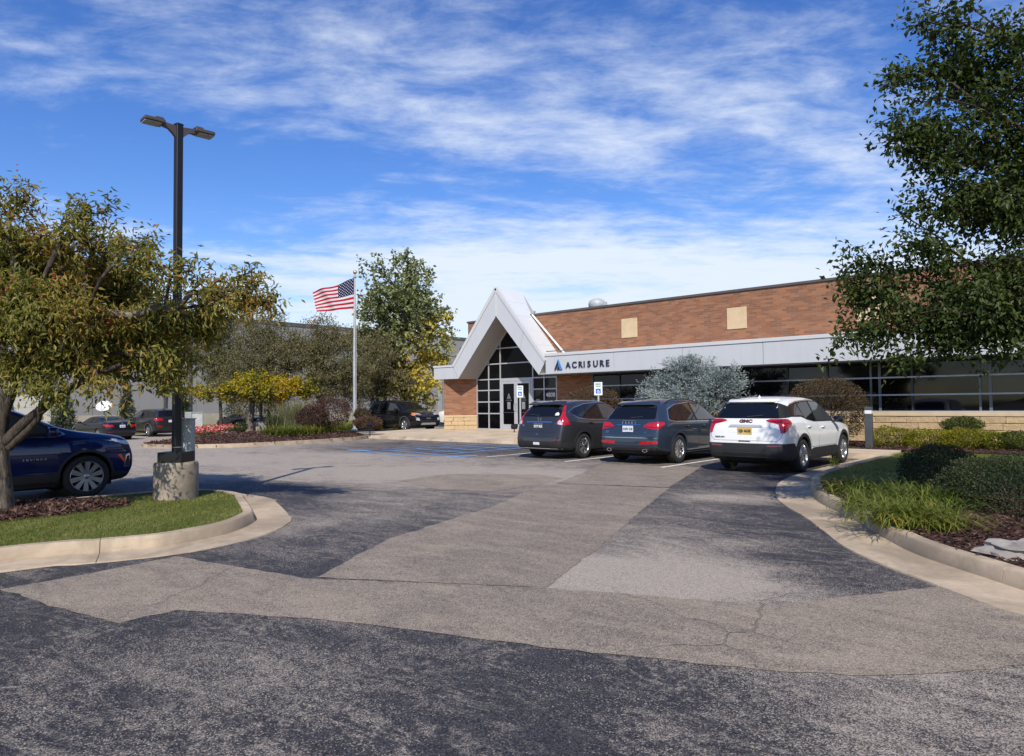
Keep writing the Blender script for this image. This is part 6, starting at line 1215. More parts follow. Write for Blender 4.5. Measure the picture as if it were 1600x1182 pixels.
# blue spruce: broad, lobed, several leaders
bs = thing('blue_spruce', 'broad silvery blue spruce bush before the dark windows', 'conifer', (AY(1080, 640, 23.2).x, 23.2, .15)); V, Tn, mb = [], [], MB()
d_b = dY(1080, 23.2); base_b = np.array(bs.location)
for px, py, rx, ry in ((1062, 575, 22, 18), (1085, 590, 45, 28), (1040, 605, 34, 24), (1130, 592, 26, 20), (1125, 612, 40, 24), (1075, 625, 60, 26), (1150, 606, 14, 12), (1080, 566, 14, 12), (1025, 620, 24, 16), (1010, 628, 14, 9), (1100, 640, 50, 22), (1050, 645, 45, 20)):
    c_ = A3(px, py, dY(px, 23.2) + rnd.uniform(-.35, .35)); r_ = np.array([rx, rx, ry]) * d_b / FPX; n = int(90 * rx * ry / 700) + 14
    for q in range(n):
        dr = unit(nr.normal(size=3) * np.array([1, 1, .55]) + np.array([0, 0, .22])); tip = c_ + dr * r_ * rnd.uniform(.6, 1.38) + np.array([0, 0, .08]); st = c_ + dr * r_ * .15; per = 26; s = nr.random(per) ** .6; C = st * (1 - s[:, None]) + tip * s[:, None] + nr.normal(size=(per, 3)) * .035; D = unit(unit(tip - st) * .9 + nr.normal(size=(per, 3)) * .5 + np.array([0, 0, .15])); L = .085 * (.6 + .8 * nr.random(per)); V.append(leaf_quads(C, D, L, L * .30, .1) - np.tile(base_b, (per * 4, 1))); Tn.append(np.clip(.30 + .2 * nr.normal(size=per) + .75 * (s - .55) + .12 * rnd.gauss(0, 1), 0, 1))
    mb.tube([(0, 0, 0), tuple((c_ - base_b) * .6 + np.array([0, 0, .1])), tuple(c_ - base_b)], [.05, .035, .015], 5, cap=False)
link('trunk', mb.mesh('trunk', 'bark_dark', 60), bs); link('crown', cards('crown', np.vstack(V), 4, 'leaf_bluespruce', np.concatenate(Tn)), bs)

# --- shrubs
def shrub(name, label, c, r, mat, n, L, wr, tint=(.45, .22), group=None, cat='shrub', rough=.12, flat=.0, z=None, upb=.5, droop=0):
    c = np.array(c, float); root = thing(name, label, cat, Vector((c[0], c[1], c[2] - r[2])), group=group); b = np.array(root.location); ph = nr.random(6) * 6
    d = rand_dir(n); lump = 1 + rough * (np.sin(d[:, 0] * 5 + ph[0]) * np.sin(d[:, 1] * 5 + ph[1]) + .7 * np.sin(d[:, 2] * 6 + ph[2]) * np.cos(d[:, 0] * 7 + ph[3])); depth = nr.random(n) ** .45
    rad = (.55 + .45 * depth) * lump; C = c + d * np.array(r) * rad[:, None]; keep = C[:, 2] > b[2] + .02; C, d, depth = C[keep], d[keep], depth[keep]; m = len(C)
    D = unit(d * .8 + nr.normal(size=(m, 3)) * .7 + np.array([0, 0, upb - droop])); ln = L * (.6 + .8 * nr.random(m)); V = leaf_quads(C, D, ln, ln * wr, .15) - np.tile(b, (4, 1))[0]
    cl = np.sin(C[:, 0] * 7 + ph[4]) * np.sin(C[:, 1] * 7 + ph[5]) * np.sin(C[:, 2] * 8); tt = np.clip(tint[0] + tint[1] * nr.normal(size=m) + .25 * cl, 0, 1)
    mb = MB()
    for k in range(9):
        a = rnd.uniform(0, 6.28); q = rnd.uniform(.2, .75); mb.tube([(0, 0, 0), (r[0] * q * .4 * math.cos(a), r[1] * q * .4 * math.sin(a), r[2] * .8), (r[0] * q * math.cos(a), r[1] * q * math.sin(a), r[2] * 1.45)], [.018, .012, .005], 4, cap=False)
    link('stems', mb.mesh('stems', 'bark_dark'), root); link('crown', cards('crown', V, 4, mat, tt), root); return root
def pshrub(name, label, px, py, d, rx, ry, mat, n, L, wr, rd=None, **kw):
    k = d / FPX; return shrub(name, label, A3(px, py, d), np.array([rx * k, (rd or rx) * k, ry * k]), mat, n, L, wr, **kw)
pshrub('clipped_shrub', 'clipped dome of dark bronze leaves beside the white SUV', 1291, 640, dY(1291, 22.9), 61, 50, 'leaf_bronze', 15000, .05, .55, rough=.05, tint=(.4, .25))
pshrub('clipped_shrub', 'brown rounded shrub before the windows, above the dark grey SUV roof', 925, 638, dY(925, 23.4), 48, 34, 'leaf_bronze', 6000, .065, .5, tint=(.6, .25), rough=.1)
pshrub('dark_shrub', 'dark evergreen shrub on the lawn, smaller of the shaded pair', 1468, 737, 11.6, 56, 41, 'leaf_dark', 17000, .028, .55, rough=.10, tint=(.40, .2))
pshrub('dark_shrub', 'large dark evergreen shrub above the pale rock', 1590, 775, 8.9, 108, 66, 'leaf_dark', 26000, .026, .55, rd=80, rough=.10, tint=(.45, .22))
for lab, px, py, d, rx, ry, m, n, tn in (('golden low shrub beside the bollard light', 1395, 686, 22.6, 36, 18, 'leaf_gold', 5000, .45), ('golden low shrub second from the bollard light', 1452, 688, 22.4, 38, 17, 'leaf_gold', 5000, .55), ('golden low shrub third from the bollard light', 1510, 687, 22.2, 36, 17, 'leaf_gold', 5000, .5), ('green-gold low shrub fourth from the bollard light', 1558, 690, 22.0, 32, 14, 'leaf_gold', 4000, .3), ('green low shrub fifth from the bollard light', 1600, 688, 21.8, 36, 14, 'leaf_green', 4000, .5), ('taller green shrub against the stone base', 1504, 665, 23.6, 28, 13, 'leaf_green', 3500, .5)):
    pshrub('low_shrub', lab, px, py, dY(px, 24.5 if 'taller' in lab else 23.6), rx, ry, m, n, .045, .6, tint=(tn, .22), group='low shrubs below the windows', rough=.12)
pshrub('barberry_shrub', 'maroon barberry mound left of the flagpole', 515, 645, 33.0, 32, 24, 'leaf_maroon', 5000, .07, .5, group='barberries by the flagpole', tint=(.35, .22))
pshrub('barberry_shrub', 'dark maroon barberry next to the tall ornamental grass', 488, 652, 32.5, 24, 18, 'leaf_maroon', 3600, .07, .5, group='barberries by the flagpole', tint=(.2, .2))
pshrub('barberry_shrub', 'reddish barberry mound right of the flagpole', 574, 661, 33.0, 22, 9, 'leaf_maroon', 3600, .07, .5, group='barberries by the flagpole', tint=(.62, .2))
pshrub('barberry_shrub', 'small green-brown shrub just right of the flagpole', 566, 648, 34.5, 13, 9, 'leaf_bronze', 2200, .07, .5, group='barberries by the flagpole', tint=(.5, .2))
pshrub('dark_shrub', 'low dark shrub beside the yellowing tree trunk', 430, 662, 34.0, 12, 12, 'leaf_green', 1500, .07, .5, tint=(.15, .2)); pshrub('dark_shrub', 'little dark shrub between flower bed and tree trunk', 376, 668, 34.0, 10, 7, 'leaf_green', 900, .06, .5, tint=(.1, .15))

# --- strap-leaved clumps, ornamental grass, lawns
def blades(C, L, spread, width, mat, name, seg=3, tint=(.5, .2), bend=.6, lean=None):
    n = len(C); a = nr.random(n) * 2 * np.pi; h = np.stack([np.cos(a), np.sin(a), np.zeros(n)], 1); L = L * (.6 + .7 * nr.random(n)); sp = spread * (.35 + .9 * nr.random(n)); side = np.stack([-np.sin(a), np.cos(a), np.zeros(n)], 1)
    pts = []
    for k in range(seg + 1):
        t = k / seg; out = sp * t ** 1.3; zz = t - bend * sp * t ** 2.4 * .8; pts.append(C + h * (L * out)[:, None] + np.array([0, 0, 1.0]) * (L * zz)[:, None])
    V, T0 = [], []; base = tint[0] + tint[1] * nr.normal(size=n)
    for k in range(seg):
        w0 = width * (1 - .25 * k / seg) if k else width * .8; w1 = width * (1 - (k + 1) / seg) * .8 + .0006
        V.append(np.stack([pts[k] - side * w0 / 2, pts[k] + side * w0 / 2, pts[k + 1] + side * w1 / 2, pts[k + 1] - side * w1 / 2], 1)); T0.append(np.clip(base + .12 * (k / seg - .4), 0, 1))
    return cards(name, np.concatenate(V).reshape(-1, 3), 4, mat, np.concatenate(T0))
def clump(name, label, c, r, n, L, width, mat='blade', tint=(.45, .2), group=None, spread=.8, bend=.7, cat='grass clump'):
    root = thing(name, label, cat, c, group=group); q = nr.normal(size=(n, 2)) * .5; C = np.stack([q[:, 0] * r, q[:, 1] * r, np.zeros(n)], 1); link('blades', blades(C, L, spread, width, mat, 'blades', 4, tint, bend), root); return root
DG = 'strap-leaved clumps on the shrub island'
clump('daylily_clump', 'bright green strap-leaved clump between kerb and large dark shrub', G(1392, 822, .13) + Vector(rt0) * .22 + Vector(fw0) * .05, .40, 800, 0.46, .015, group=DG, tint=(.55, .18), spread=1.15, bend=.85); clump('daylily_clump', 'small bright clump at the foot of the bright green clump', G(1425, 826, .13) + Vector(rt0) * .22 + Vector(fw0) * .05, .24, 300, 0.39, .014, group=DG, tint=(.6, .18), spread=1.15, bend=.85)
clump('daylily_clump', 'yellow-tipped clump nearest the white SUV, beside the kerb', G(1312, 772, .13) + Vector(rt0) * .22 + Vector(fw0) * .05, .36, 520, 0.44, .014, group=DG, tint=(.50, .25), spread=1.15, bend=.85); clump('daylily_clump', 'dull green clump behind the yellow-tipped clump', G(1362, 778, .13) + Vector(rt0) * .22 + Vector(fw0) * .05, .40, 560, 0.39, .014, group=DG, tint=(.36, .2), spread=1.15, bend=.85)
clump('daylily_clump', 'low green clump along the kerb below the yellow-tipped clump', G(1328, 798, .13) + Vector(rt0) * .22 + Vector(fw0) * .05, .28, 380, 0.37, .013, group=DG, tint=(.45, .2), spread=1.15, bend=.85); clump('daylily_clump', 'shaded clump against the smaller dark shrub', G(1440, 794, .13) + Vector(rt0) * .22 + Vector(fw0) * .05, .36, 480, 0.46, .014, group=DG, tint=(.38, .22), spread=1.15, bend=.85); clump('daylily_clump', 'shaded clump between the bright clump and the lawn', G(1400, 792, .13) + Vector(rt0) * .22 + Vector(fw0) * .05, .30, 380, 0.39, .014, group=DG, tint=(.34, .2), spread=1.15, bend=.85)
clump('ornamental_grass', 'tall feathery pale grass left of the barberries', G(456, 675, .30), .60, 1300, 1.45, .014, 'reed', (.5, .22), None, .55, .5, 'grass'); clump('ornamental_grass', 'second tall feathery grass nearer the barberries', G(474, 674, .30), .5, 900, 1.35, .014, 'reed', (.4, .22), None, .55, .5, 'grass')
clump('daylily_clump', 'small grassy clump before the entry doors', Vector((-18.95, 22.6, .2)), .42, 500, .5, .02, tint=(.5, .2))
EG = 'green edging clumps along the flagpole island'
ORD = ('first', 'second', 'third', 'fourth', 'fifth', 'sixth', 'seventh', 'eighth', 'ninth', 'tenth', 'eleventh', 'twelfth')
for i, (px, py) in enumerate(((428, 679), (446, 681), (465, 680), (485, 678), (504, 676), (522, 674), (540, 673), (557, 672), (574, 671), (592, 671), (609, 670), (626, 671))):
    clump('edging_plant', f'low green edging clump along the kerb, {ORD[i]} counted from the yellowing tree', GM(px, py), .42, 420, .50, .030, 'blade', (.5 if i % 3 else .65, .2), EG, 1.0, .7, 'edging plant')
# flower beds
def flowers(name, label, pix, z, n):
    pts = np.array([np.array(G(a, b, z)) for a, b in pix]); root = thing(name, label, 'flowers', Vector(pts.mean(0))); b = np.array(root.location); i = nr.integers(0, len(pts), n); C = pts[i] + nr.normal(size=(n, 3)) * np.array([.32, .32, .05]) + np.array([0, 0, .22]); D = unit(nr.normal(size=(n, 3)) + np.array([0, 0, 1.2]))
    L = .085 * (.7 + .6 * nr.random(n)); link('blossoms', cards('blossoms', leaf_quads(C - b, D, L, L * .9, .1), 4, 'petal', np.clip(.42 + .32 * nr.normal(size=n), 0, 1)), root); m = n; C = pts[nr.integers(0, len(pts), m)] + nr.normal(size=(m, 3)) * np.array([.35, .35, .06]) + np.array([0, 0, .1]); D = unit(nr.normal(size=(m, 3)) + np.array([0, 0, .8])); L = .12 * (.6 + .6 * nr.random(m)); link('leaves', cards('leaves', leaf_quads(C - b, D, L, L * .6, .1), 4, 'leaf_green', np.clip(.3 + .25 * nr.normal(size=m), 0, 1)), root); return root
flowers('flower_bed', 'bed of red and pink flowers just right of the lamp post', [(302, 681), (312, 679), (320, 677), (326, 681), (306, 676)], .25, 1500); flowers('flower_bed', 'bed of red and pink flowers in front of the black saloon', [(336, 674), (346, 672), (354, 671), (360, 673), (350, 675)], .30, 1300)

# lawn blades and bark chips (uncountable)
def scatter_poly(P, n):
    P = np.array([[p[0], p[1]] for p in P]); lo, hi = P.min(0), P.max(0); out = np.zeros((0, 2))
    while len(out) < n:
        q = lo + (hi - lo) * nr.random((n * 2, 2)); ins = np.zeros(len(q), bool); j = len(P) - 1
        for i in range(len(P)):
            a, b = P[i], P[j]; c_ = ((a[1] > q[:, 1]) != (b[1] > q[:, 1])) & (q[:, 0] < (b[0] - a[0]) * (q[:, 1] - a[1]) / (b[1] - a[1] + 1e-12) + a[0]); ins ^= c_; j = i
        out = np.vstack([out, q[ins]])
    return out[:n]
def inside(P, q):
    P = np.array([[p[0], p[1]] for p in P]); ins = np.zeros(len(q), bool); j = len(P) - 1
    for i in range(len(P)):
        a, b = P[i], P[j]; ins ^= ((a[1] > q[:, 1]) != (b[1] > q[:, 1])) & (q[:, 0] < (b[0] - a[0]) * (q[:, 1] - a[1]) / (b[1] - a[1] + 1e-12) + a[0]); j = i
    return ins
def lawn(name, label, P, n, z, L, w, tint, holes=()):
    q = scatter_poly(P, n)
    for h in holes: q = q[~inside(h, q)]
    C = np.column_stack([q, gz(q[:, 0], q[:, 1]) + z]); t0 = tint + .16 * np.sin(q[:, 0] * 3.1 + np.sin(q[:, 1] * 1.7)) * np.sin(q[:, 1] * 2.3) + .10 * np.sin(q[:, 0] * 9 + q[:, 1] * 7 + np.sin(q[:, 0] * 4))
    me = blades(C, L, 1.1, w, 'lawn_blade', name, 2, (t0, .2), .5); o = link(name, me); return prop(o, label, 'grass', kind='stuff')
bedL = [G(a, b, .138) for a, b in ((-150, 842), (0, 814), (90, 805), (170, 794), (203, 788), (160, 782), (60, 786), (-100, 795))]
PL = [p for p in in_left if p.y > -2.2]
lawn('lawn_grass', 'mown grass of the lamp post island', PL, 110000, .118, .042, .0055, .48, [bedL]); 
PR = [p for p in in_right if p.y > 6] + [Vector((-4.9, 20.1, 0)), Vector((-4.8, 21.65, 0)), Vector((2.5, 21.65, 0)), Vector((2.5, 9.0, 0))]
lawn('lawn_grass', 'mown grass of the shrub island', PR, 75000, .113, .048, .008, .46, [bedR])
PRin = list(in_right) + [Vector((14, 20.05, 0)), Vector((14, 4.0, 0))]
def chips(name, label, P, n, z, s, zf=None, within=None):
    q = scatter_poly(P, n); q = q if within is None else q[inside(within, q)]; zz = gz(q[:, 0], q[:, 1]) + z if zf is None else zf(q); C = np.column_stack([q, zz + nr.random(len(q)) * .025]); D = unit(nr.normal(size=(len(q), 3)) * np.array([1, 1, .35])); L = s * (.4 + 1.2 * nr.random(len(q))); o = link(name, cards(name, leaf_quads(C, D, L, L * .35, .25), 4, 'chip', np.clip(.45 + .27 * nr.normal(size=len(q)), 0, 1))); return prop(o, label, 'mulch', kind='stuff')
chips('bark_chips', 'bark chips round the crab apple', bedL, 9000, .142, .075); chips('bark_chips', 'dark bark chips on the shrub island', bedR, 15000, .136, .06, within=PRin)
chips('bark_chips', 'reddish bark chips on the flagpole island', mq, 16000, 0, .10, mz)
chips('bark_chips', 'bark chips along the windows', [Vector((-18.4, 21.75, 0)), Vector((3, 21.75, 0)), Vector((3, 24.9, 0)), Vector((-18.4, 24.9, 0))], 7000, .15, .09)
# ================================================================== STREET FURNITURE AND SMALL THINGS
pb = G(275, 779, .125); dl = float(np.array(pb) @ fw0)
lp = thing('lamp_post', 'black square lamp post with two flat lamp heads on a round concrete pier', 'lamp post', pb)
r_ = 32 * dl / FPX; ztop = AD(275, 722, dl).z - pb.z
mb = MB(); mb.lathe([(0, ztop), (r_ * .93, ztop), (r_ * .98, ztop - .015), (r_, ztop - .04), (r_ * 1.005, ztop * .5), (r_ * 1.0, -.08)], seg=40); mb.obj('pier', 'pier', lp, sm=40)
zc_ = AD(275, 706, dl).z - pb.z; mb = MB(); mb.box((0, 0, (ztop + zc_) / 2), (.39, .39, zc_ - ztop), rz=YAW - .1); mb.obj('base_cover', 'black_metal', lp, bevel=.008)
zt_ = AD(282, 196, dl).z - pb.z; mb = MB(); mb.box((0, 0, (zc_ + zt_) / 2 - .05), (.104, .104, zt_ - zc_ + .1), rz=.12); mb.obj('pole', 'black_metal', lp, bevel=.008)
mb = MB(); mb.box((0, 0, zt_ + .005), (.112, .112, .03), rz=.12); mb.obj('pole_cap', 'black_metal', lp, bevel=.006); mb = MB(); mb.box((0, 0, zc_ + .07), (.110, .110, .012), rz=.12); mb.obj('strap', 'steel', lp)
for sg in (-1, 1):
    ax = Vector((.12 * sg * -1, 1, 0)) if False else Vector((.08, 1, 0)).normalized() * sg; sd = Vector((-ax.y, ax.x, 0)); rot = Matrix((ax, sd, Vector((0, 0, 1)))).transposed()
    P0 = [(.045, -.02), (.045, -.20), (.10, -.14), (.16, -.085), (.24, -.07), (.24, .0)]
    mb = MB(); mb.prism([Vector((0, 0, zt_ - .01)) + ax * a + Vector((0, 0, b)) - sd * .035 for a, b in P0], sd * .07); arm = mb.obj('arm', 'bronze', lp)
    mb = MB(); mb.box(Vector((0, 0, zt_ - .035)) + ax * .38, (.30, .25, .06), rot=rot); hd = mb.obj('lamp_head', 'bronze', lp, bevel=.012)
    mb = MB(); mb.box(Vector((0, 0, zt_ - .072)) + ax * .40 , (.24, .20, .012), rot=rot); mb.obj('lens', 'grey_box', hd); mb = MB(); mb.box(Vector((0, 0, zt_ + .012)) + ax * .30, (.13, .16, .05), rot=rot); mb.obj('driver_box', 'bronze', hd, bevel=.015)
eb = thing('electrical_box', 'tall pale grey electrical enclosure fixed behind the lamp post', 'box', pb + Vector(fw0) * .16 + Vector((0, 0, ztop)) + Vector(rt0) * .055)
z0_, z1_ = AD(283, 706, dl).z - pb.z - ztop + .02, AD(283, 656, dl).z - pb.z - ztop; mb = MB(); mb.box((0, 0, (z1_ + .0) / 2), (.16, .27, z1_), rz=YAW); mb.obj('cabinet', 'grey_box', eb, bevel=.008); mb = MB(); mb.box(Vector(-fw0) * .084 + Vector((0, 0, z1_ * .5)), (.012, .24, z1_ * .92), rz=YAW); mb.obj('cover', 'grey_box', eb, bevel=.004); mb = MB(); mb.box(Vector((0, 0, z1_ + .008)), (.19, .29, .018), rz=YAW); mb.obj('rain_hood', 'grey_box', eb, bevel=.004)

# flagpole and flag
fb = AD(554, 668, 35.0); fbz = .30; fp = thing('flagpole', 'tall white-grey flagpole with gold ball standing in the barberries', 'flagpole', (fb.x, fb.y, fbz)); zt2 = AD(556, 432, 35.0).z - fbz
mb = MB(); mb.tube([(0, 0, 0), (0, 0, zt2 * .5), (.03, .02, zt2)], [.085, .07, .042], 14); mb.obj('pole', 'galv', fp, sm=50); mb = MB(); mb.lathe([(.085, 0), (.15, 0), (.15, .05), (.10, .12), (.085, .13)], seg=20); mb.obj('collar', 'galv', fp, sm=40)
bm = bmesh.new(); bmesh.ops.create_uvsphere(bm, u_segments=16, v_segments=10, radius=.10, matrix=Matrix.Translation((.03, .02, zt2 + .2))); me = bpy.data.meshes.new('ball'); bm.to_mesh(me); bm.free(); me.materials.append(M['gold']); smooth_mesh(me, 60); link('ball', me, fp); mb = MB(); mb.tube([(.03, .02, zt2 - .02), (.03, .02, zt2 + .12)], .03, 10); mb.lathe([(0, .06), (.09, .05), (.09, 0), (0, 0)], (.03, .02, zt2 - .06), 14); mb.obj('truck', 'steel', fp, sm=40)
mb = MB(); mb.tube([(.07, .03, zt2 - .1), (.10, .05, zt2 * .5), (.09, .03, 1.0)], .006, 4); mb.obj('halyard', 'white_trim', fp)
fl = thing('flag', 'American flag streaming left from the flagpole', 'flag', (fb.x, fb.y, fbz))
def flag_mat():
    m = Mat('flag_cloth'); uv = m.node('ShaderNodeUVMap'); s = m.node('ShaderNodeSeparateXYZ'); m.l.new(uv.outputs[0], s.inputs[0]); u_, v_ = s.outputs[0], s.outputs[1]
    st = m.math('FRACT', m.math('MULTIPLY', v_, 6.5)); red = m.math('GREATER_THAN', st, .5); red = m.math('LESS_THAN', st, .5)
    base = m.mix(red, (.72, .70, .68, 1), (.47, .012, .035, 1)); can = m.math('MULTIPLY', m.math('LESS_THAN', u_, .40), m.math('GREATER_THAN', v_, 6 / 13))
    # fifty stars as staggered dots
    cu = m.math('MULTIPLY', u_, 6 / .40); cv = m.math('MULTIPLY', m.math('SUBTRACT', v_, 6 / 13), 5 / (7 / 13)); dots = None
    for du, dv in ((.5, .5), (0.0, 0.0)):
        fx = m.math('SUBTRACT', m.math('FRACT', m.math('ADD', cu, 1 - du + .5)), .5); fy = m.math('SUBTRACT', m.math('FRACT', m.math('ADD', cv, 1 - dv + .5)), .5)
        r2 = m.math('ADD', m.math('MULTIPLY', fx, fx), m.math('MULTIPLY', fy, fy)); d = m.math('LESS_THAN', r2, .022); dots = d if dots is None else m.math('MAXIMUM', dots, d)
    c = m.mix(can, base, m.mix(dots, (.012, .015, .060, 1), (.70, .70, .70, 1))); m.color(c); m.set(Roughness=.8, Specular_IOR_Level=.2)
    tr = m.node('ShaderNodeBsdfTranslucent'); m.l.new(c, tr.inputs[0]); mx = m.node('ShaderNodeMixShader'); mx.inputs[0].default_value = .25; m.l.new(m.p.outputs[0], mx.inputs[1]); m.l.new(tr.outputs[0], mx.inputs[2]); m.l.new(mx.outputs[0], m.n['Material Output'].inputs[0]); M['flag_cloth'] = m.m
flag_mat()
NU, NV = 48, 26; hoist_t, hoist_b = AD(553.5, 434.5, 35.0), AD(553, 482.5, 35.0); fly_t, fly_b = AD(486.0, 459, 34.6), AD(498, 487.5, 34.6); vv, uvs = [], []
for j in range(NV + 1):
    for i in range(NU + 1):
        u_, v_ = i / NU, j / NV; a = hoist_b.lerp(hoist_t, v_); b = fly_b.lerp(fly_t, v_); p = a.lerp(b, u_); amp = .17 * u_ ** .7
        ph = u_ * 10.5 - v_ * 2.4; p = p + Vector(fw0) * (amp * math.sin(ph)) + Vector((0, 0, 1)) * (.06 * u_ * math.sin(u_ * 8 + 1.0) + .05 * u_ * math.sin(u_ * 5 - v_ * 3)) + Vector(rt0) * (.05 * math.cos(ph * .9) * u_) ; vv.append(p - fl.location); uvs.append((u_, v_))
mb = MB(); mb.add(vv, [(j * (NU + 1) + i, j * (NU + 1) + i + 1, (j + 1) * (NU + 1) + i + 1, (j + 1) * (NU + 1) + i) for j in range(NV) for i in range(NU)]); me = mb.mesh('cloth', 'flag_cloth', 80); ul = me.uv_layers.new(name='UVMap')
for L_ in me.loops: ul.data[L_.index].uv = uvs[L_.vertex_index]
link('cloth', me, fl); mb = MB(); mb.tube([hoist_b - fl.location, hoist_t - fl.location], .015, 5); mb.obj('heading', 'white_trim', fl)

# accessible parking signs
def park_sign(label, px0, px1, py0, py1, d, base):
    c_ = AD((px0 + px1) / 2, (py0 + py1) / 2, d); w = (px1 - px0) * d / FPX / .93; h = (py1 - py0) * d / FPX; root = thing('parking_sign', label, 'sign', (c_.x, c_.y, base)); zc = c_.z - base; X = Vector((math.cos(.45), math.sin(.45), 0)); N = Vector((X.y, -X.x, 0)); rot = Matrix((X, -N, Vector((0, 0, 1)))).transposed()
    mb = MB(); mb.box((0, 0, (zc + h / 2) / 2), (.06, .05, zc + h / 2), rot=rot); mb.obj('post', 'galv', root); mb = MB(); mb.box(N * .035 + Vector((0, 0, zc)), (w, .012, h), rot=rot); pl = mb.obj('sign_plate', 'white_print', root, bevel=.004)
    def pr(u0, u1, v0, v1, mat, name='printed_band'): mb = MB(); mb.box(N * .0435 + X * ((u0 + u1) / 2 * w) + Vector((0, 0, zc + (v0 + v1) / 2 * h)), ((u1 - u0) * w, .003, (v1 - v0) * h), rot=rot); mb.obj(name, mat, pl)
    pr(-.30, .30, -.36, .0, 'sign_blue', 'blue_panel')
    for body, v, s_ in (('RESERVED', .30, .15), ('PARKING', .13, .15)):
        me = text_mesh('lettering', body, s_ * h, 'sign_green', .001, 'CENTER', .002); loc = N * .046 + Vector((0, 0, zc + v * h)); me.transform(Matrix(((X.x * .62, 0, N.x, loc.x), (X.y * .62, 0, N.y, loc.y), (0, 1, 0, loc.z), (0, 0, 0, 1)))); link('lettering', me, pl)
    k = .30 * h; O = N * .0475 + Vector((0, 0, zc - .18 * h))
    def pt(a, b): return O + X * (a * k) + Vector((0, 0, b * k))
    mb = MB(); mb.tube([pt(.05 + .27 * math.cos(t), -.14 + .27 * math.sin(t)) for t in np.linspace(math.radians(130), math.radians(345), 14)], .028 * h, 5); mb.tube([pt(-.08, .28), pt(-.06, .02), pt(.17, .0), pt(.28, -.26), pt(.38, -.24)], .032 * h, 5); mb.tube([pt(-.06, .16), pt(.14, .14)], .026 * h, 5); mb.lathe([(0, .002), (.035 * h, .002), (.035 * h, 0)], tuple(pt(-.10, .42)), 10); mb.obj('wheelchair_symbol', 'white_print', pl)
park_sign('white accessible parking sign on a post in front of the entry doors', 808, 817.6, 603, 621.5, 29.0, .13); park_sign('white accessible parking sign between the bronze shrub and the dark grey SUV', 929, 941, 597.5, 618, 26.2, .13)
# bollard light
p = AY(1357.5, 660, 22.4); bo = thing('bollard_light', 'square dark grey bollard light at the end of the golden shrubs', 'bollard', (p.x, 22.4, .15)); zt3 = AY(1357, 636, 22.4).z - .15; w3 = .20
mb = MB(); mb.box((0, 0, (zt3 - .2) / 2), (w3, w3, zt3 - .2), rz=.1); mb.obj('post', 'bollard', bo, bevel=.008); mb = MB(); mb.box((0, 0, zt3 - .15), (w3 * .9, w3 * .9, .10), rz=.1); mb.obj('lens', 'white_plastic', bo); mb = MB(); mb.box((0, 0, zt3 - .05), (w3, w3, .10), rz=.1); mb.obj('cap', 'bollard', bo, bevel=.008)
# floodlights in the planting
for lab, px, py, d in (('small black floodlight among the edging plants by the flagpole', 578, 664, 31.0), ('small black floodlight before the entry doors', 803.5, 667, 31.5)):
    q = AD(px, py, d); t = thing('floodlight', lab, 'light', (q.x, q.y, .15)); zz = q.z - .15; mb = MB(); mb.tube([(0, 0, 0), (0, 0, zz)], .025, 6); mb.obj('stake', 'black_metal', t); mb = MB(); mb.box((0, 0, zz), (.28, .16, .19), rot=Matrix.Rotation(.5, 3, 'Z') @ Matrix.Rotation(.6, 3, 'X')); hd = mb.obj('head', 'black_metal', t, bevel=.02); mb = MB(); mb.box((.02, .06, zz + .06), (.22, .02, .14), rot=Matrix.Rotation(.5, 3, 'Z') @ Matrix.Rotation(.6, 3, 'X')); mb.obj('lens', 'car_glass', hd)
# landscape rock
rk = thing('rock', 'flat pale limestone rock lying in the dark mulch', 'rock', G(1616, 868, .13)); bm = bmesh.new(); bmesh.ops.create_icosphere(bm, subdivisions=4, radius=1.0)
for v in bm.verts:
    q = v.co.normalized(); s_ = 1 + .14 * math.sin(q.x * 5 + 1) * math.sin(q.y * 6) + .10 * math.sin(q.z * 9 + q.x * 7) + rnd.uniform(-.025, .025); v.co = Vector((q.x * .46 * s_, q.y * .30 * s_, max(-.05, min(.105 + .02 * q.x + .012 * math.sin(q.x * 14), q.z * .18 * s_))))
me = bpy.data.meshes.new('stone_body'); bm.to_mesh(me); bm.free(); me.materials.append(M['rock']); smooth_mesh(me, 30); o = link('stone_body', me, rk); rk.rotation_euler = (0, 0, YAW - math.pi / 2)
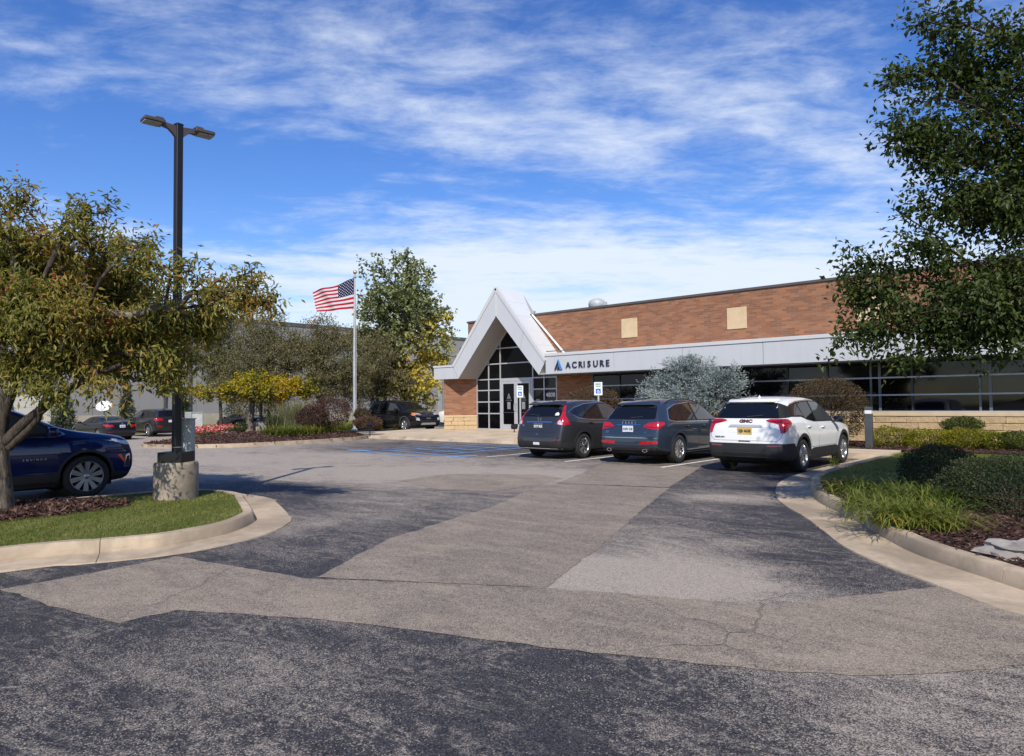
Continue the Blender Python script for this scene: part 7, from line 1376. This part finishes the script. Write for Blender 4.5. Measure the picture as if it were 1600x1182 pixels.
# satellite dish on the warehouse
q = wpt(146, 648); ds = thing('satellite_dish', 'white oval satellite dish on a short mast at the warehouse wall', 'dish', (WX + 1.3, q.y + .3, .12)); dc = AD(146, 636, float((np.array([WX + 1.3, q.y + .3, 0])) @ fw0)); zc2 = dc.z - .12
mb = MB(); mb.tube([(0, 0, 0), (0, 0, zc2 - .1)], .05, 8); mb.obj('mast', 'galv', ds, sm=50); mb = MB(); mb.lathe([(0, .0), (.2, .012), (.4, .05), (.55, .10), (.56, .085), (.4, .03), (.2, -.01), (0, -.02)], seg=28); o = mb.obj('reflector', 'white_plastic', ds, sm=50); aim = Vector((.55, -.50, .62)); o.rotation_euler = aim.to_track_quat('Z', 'Y').to_euler(); o.scale = (1, .86, 1); o.location = (0, 0, zc2)
mb = MB(); e = aim.normalized() * .55; mb.tube([(0, 0, zc2 - .45), (e.x * .9, e.y * .9, zc2 - .25), (e.x, e.y, zc2 + e.z * .7)], .022, 6); mb.box((e.x, e.y, zc2 + e.z * .75), (.10, .10, .14)); mb.obj('feed_arm', 'galv', ds)
# transformer cabinet
q = G(303, 664, 0.1); tq = AD(303, 664, 50); tr_ = thing('utility_cabinet', 'pale grey utility cabinet at the foot of the warehouse wall', 'cabinet', (tq.x, tq.y, -.2)); hh = AD(303, 644, 50).z + .2; mb = MB(); mb.box((0, 0, hh / 2), (.8, .95, hh), rz=.1); mb.obj('housing', 'grey_box', tr_, bevel=.03); mb = MB(); mb.box((.41, .08, hh * .5), (.03, .75, hh * .8), rz=.1); mb.obj('door', 'white_plastic', tr_, bevel=.01)
# second lamp post beyond the flower bed
q = AD(404, 664, 37.5); l2 = thing('lamp_post', 'grey lamp post on a square pale concrete footing beyond the yellowing tree', 'lamp post', (q.x, q.y, .0)); f0, f1 = AD(404, 672, 37.5).z, AD(404, 659, 37.5).z
mb = MB(); mb.box((0, 0, f1 / 2), (.62, .62, f1), rz=.12); mb.obj('footing', 'band_concrete', l2, bevel=.02); mb = MB(); mb.box((.05, .1, f1 + .85), (.13, .13, 1.7), rz=.12); mb.obj('pole', 'bollard', l2); mb = MB(); mb.box((.05, .1, f1 + .03), (.3, .3, .06), rz=.12); mb.obj('base_plate', 'bollard', l2)
mb = MB(); mb.box((.05, .1, f1 + 1.73), (.5, .28, .08), rz=1.6); mb.obj('lamp_head', 'bronze', l2, bevel=.01)
# tree tip behind the roof
btree('leafy tree top showing just above the brick parapet behind the entry canopy', 826, 640, 484, 62, 30, 'leaf_tall', 200, 20, .22, .6, low=.5, z=-.4, stem=.16, tint=(.5, .2), spread=.3, twig=.5)
# a tuft of weeds behind the white SUV
clump('weed_tuft', 'small dry weed growing through the asphalt behind the white SUV', G(1146, 733), .05, 26, .22, .012, 'reed', (.6, .2), None, .8, .3, 'weed')
clump('weed_tuft', 'green weed in the kerb joint below the white SUV front wheel', G(1305, 727, .05), .10, 60, .22, .012, 'blade', (.5, .2), None, .8, .3, 'weed')
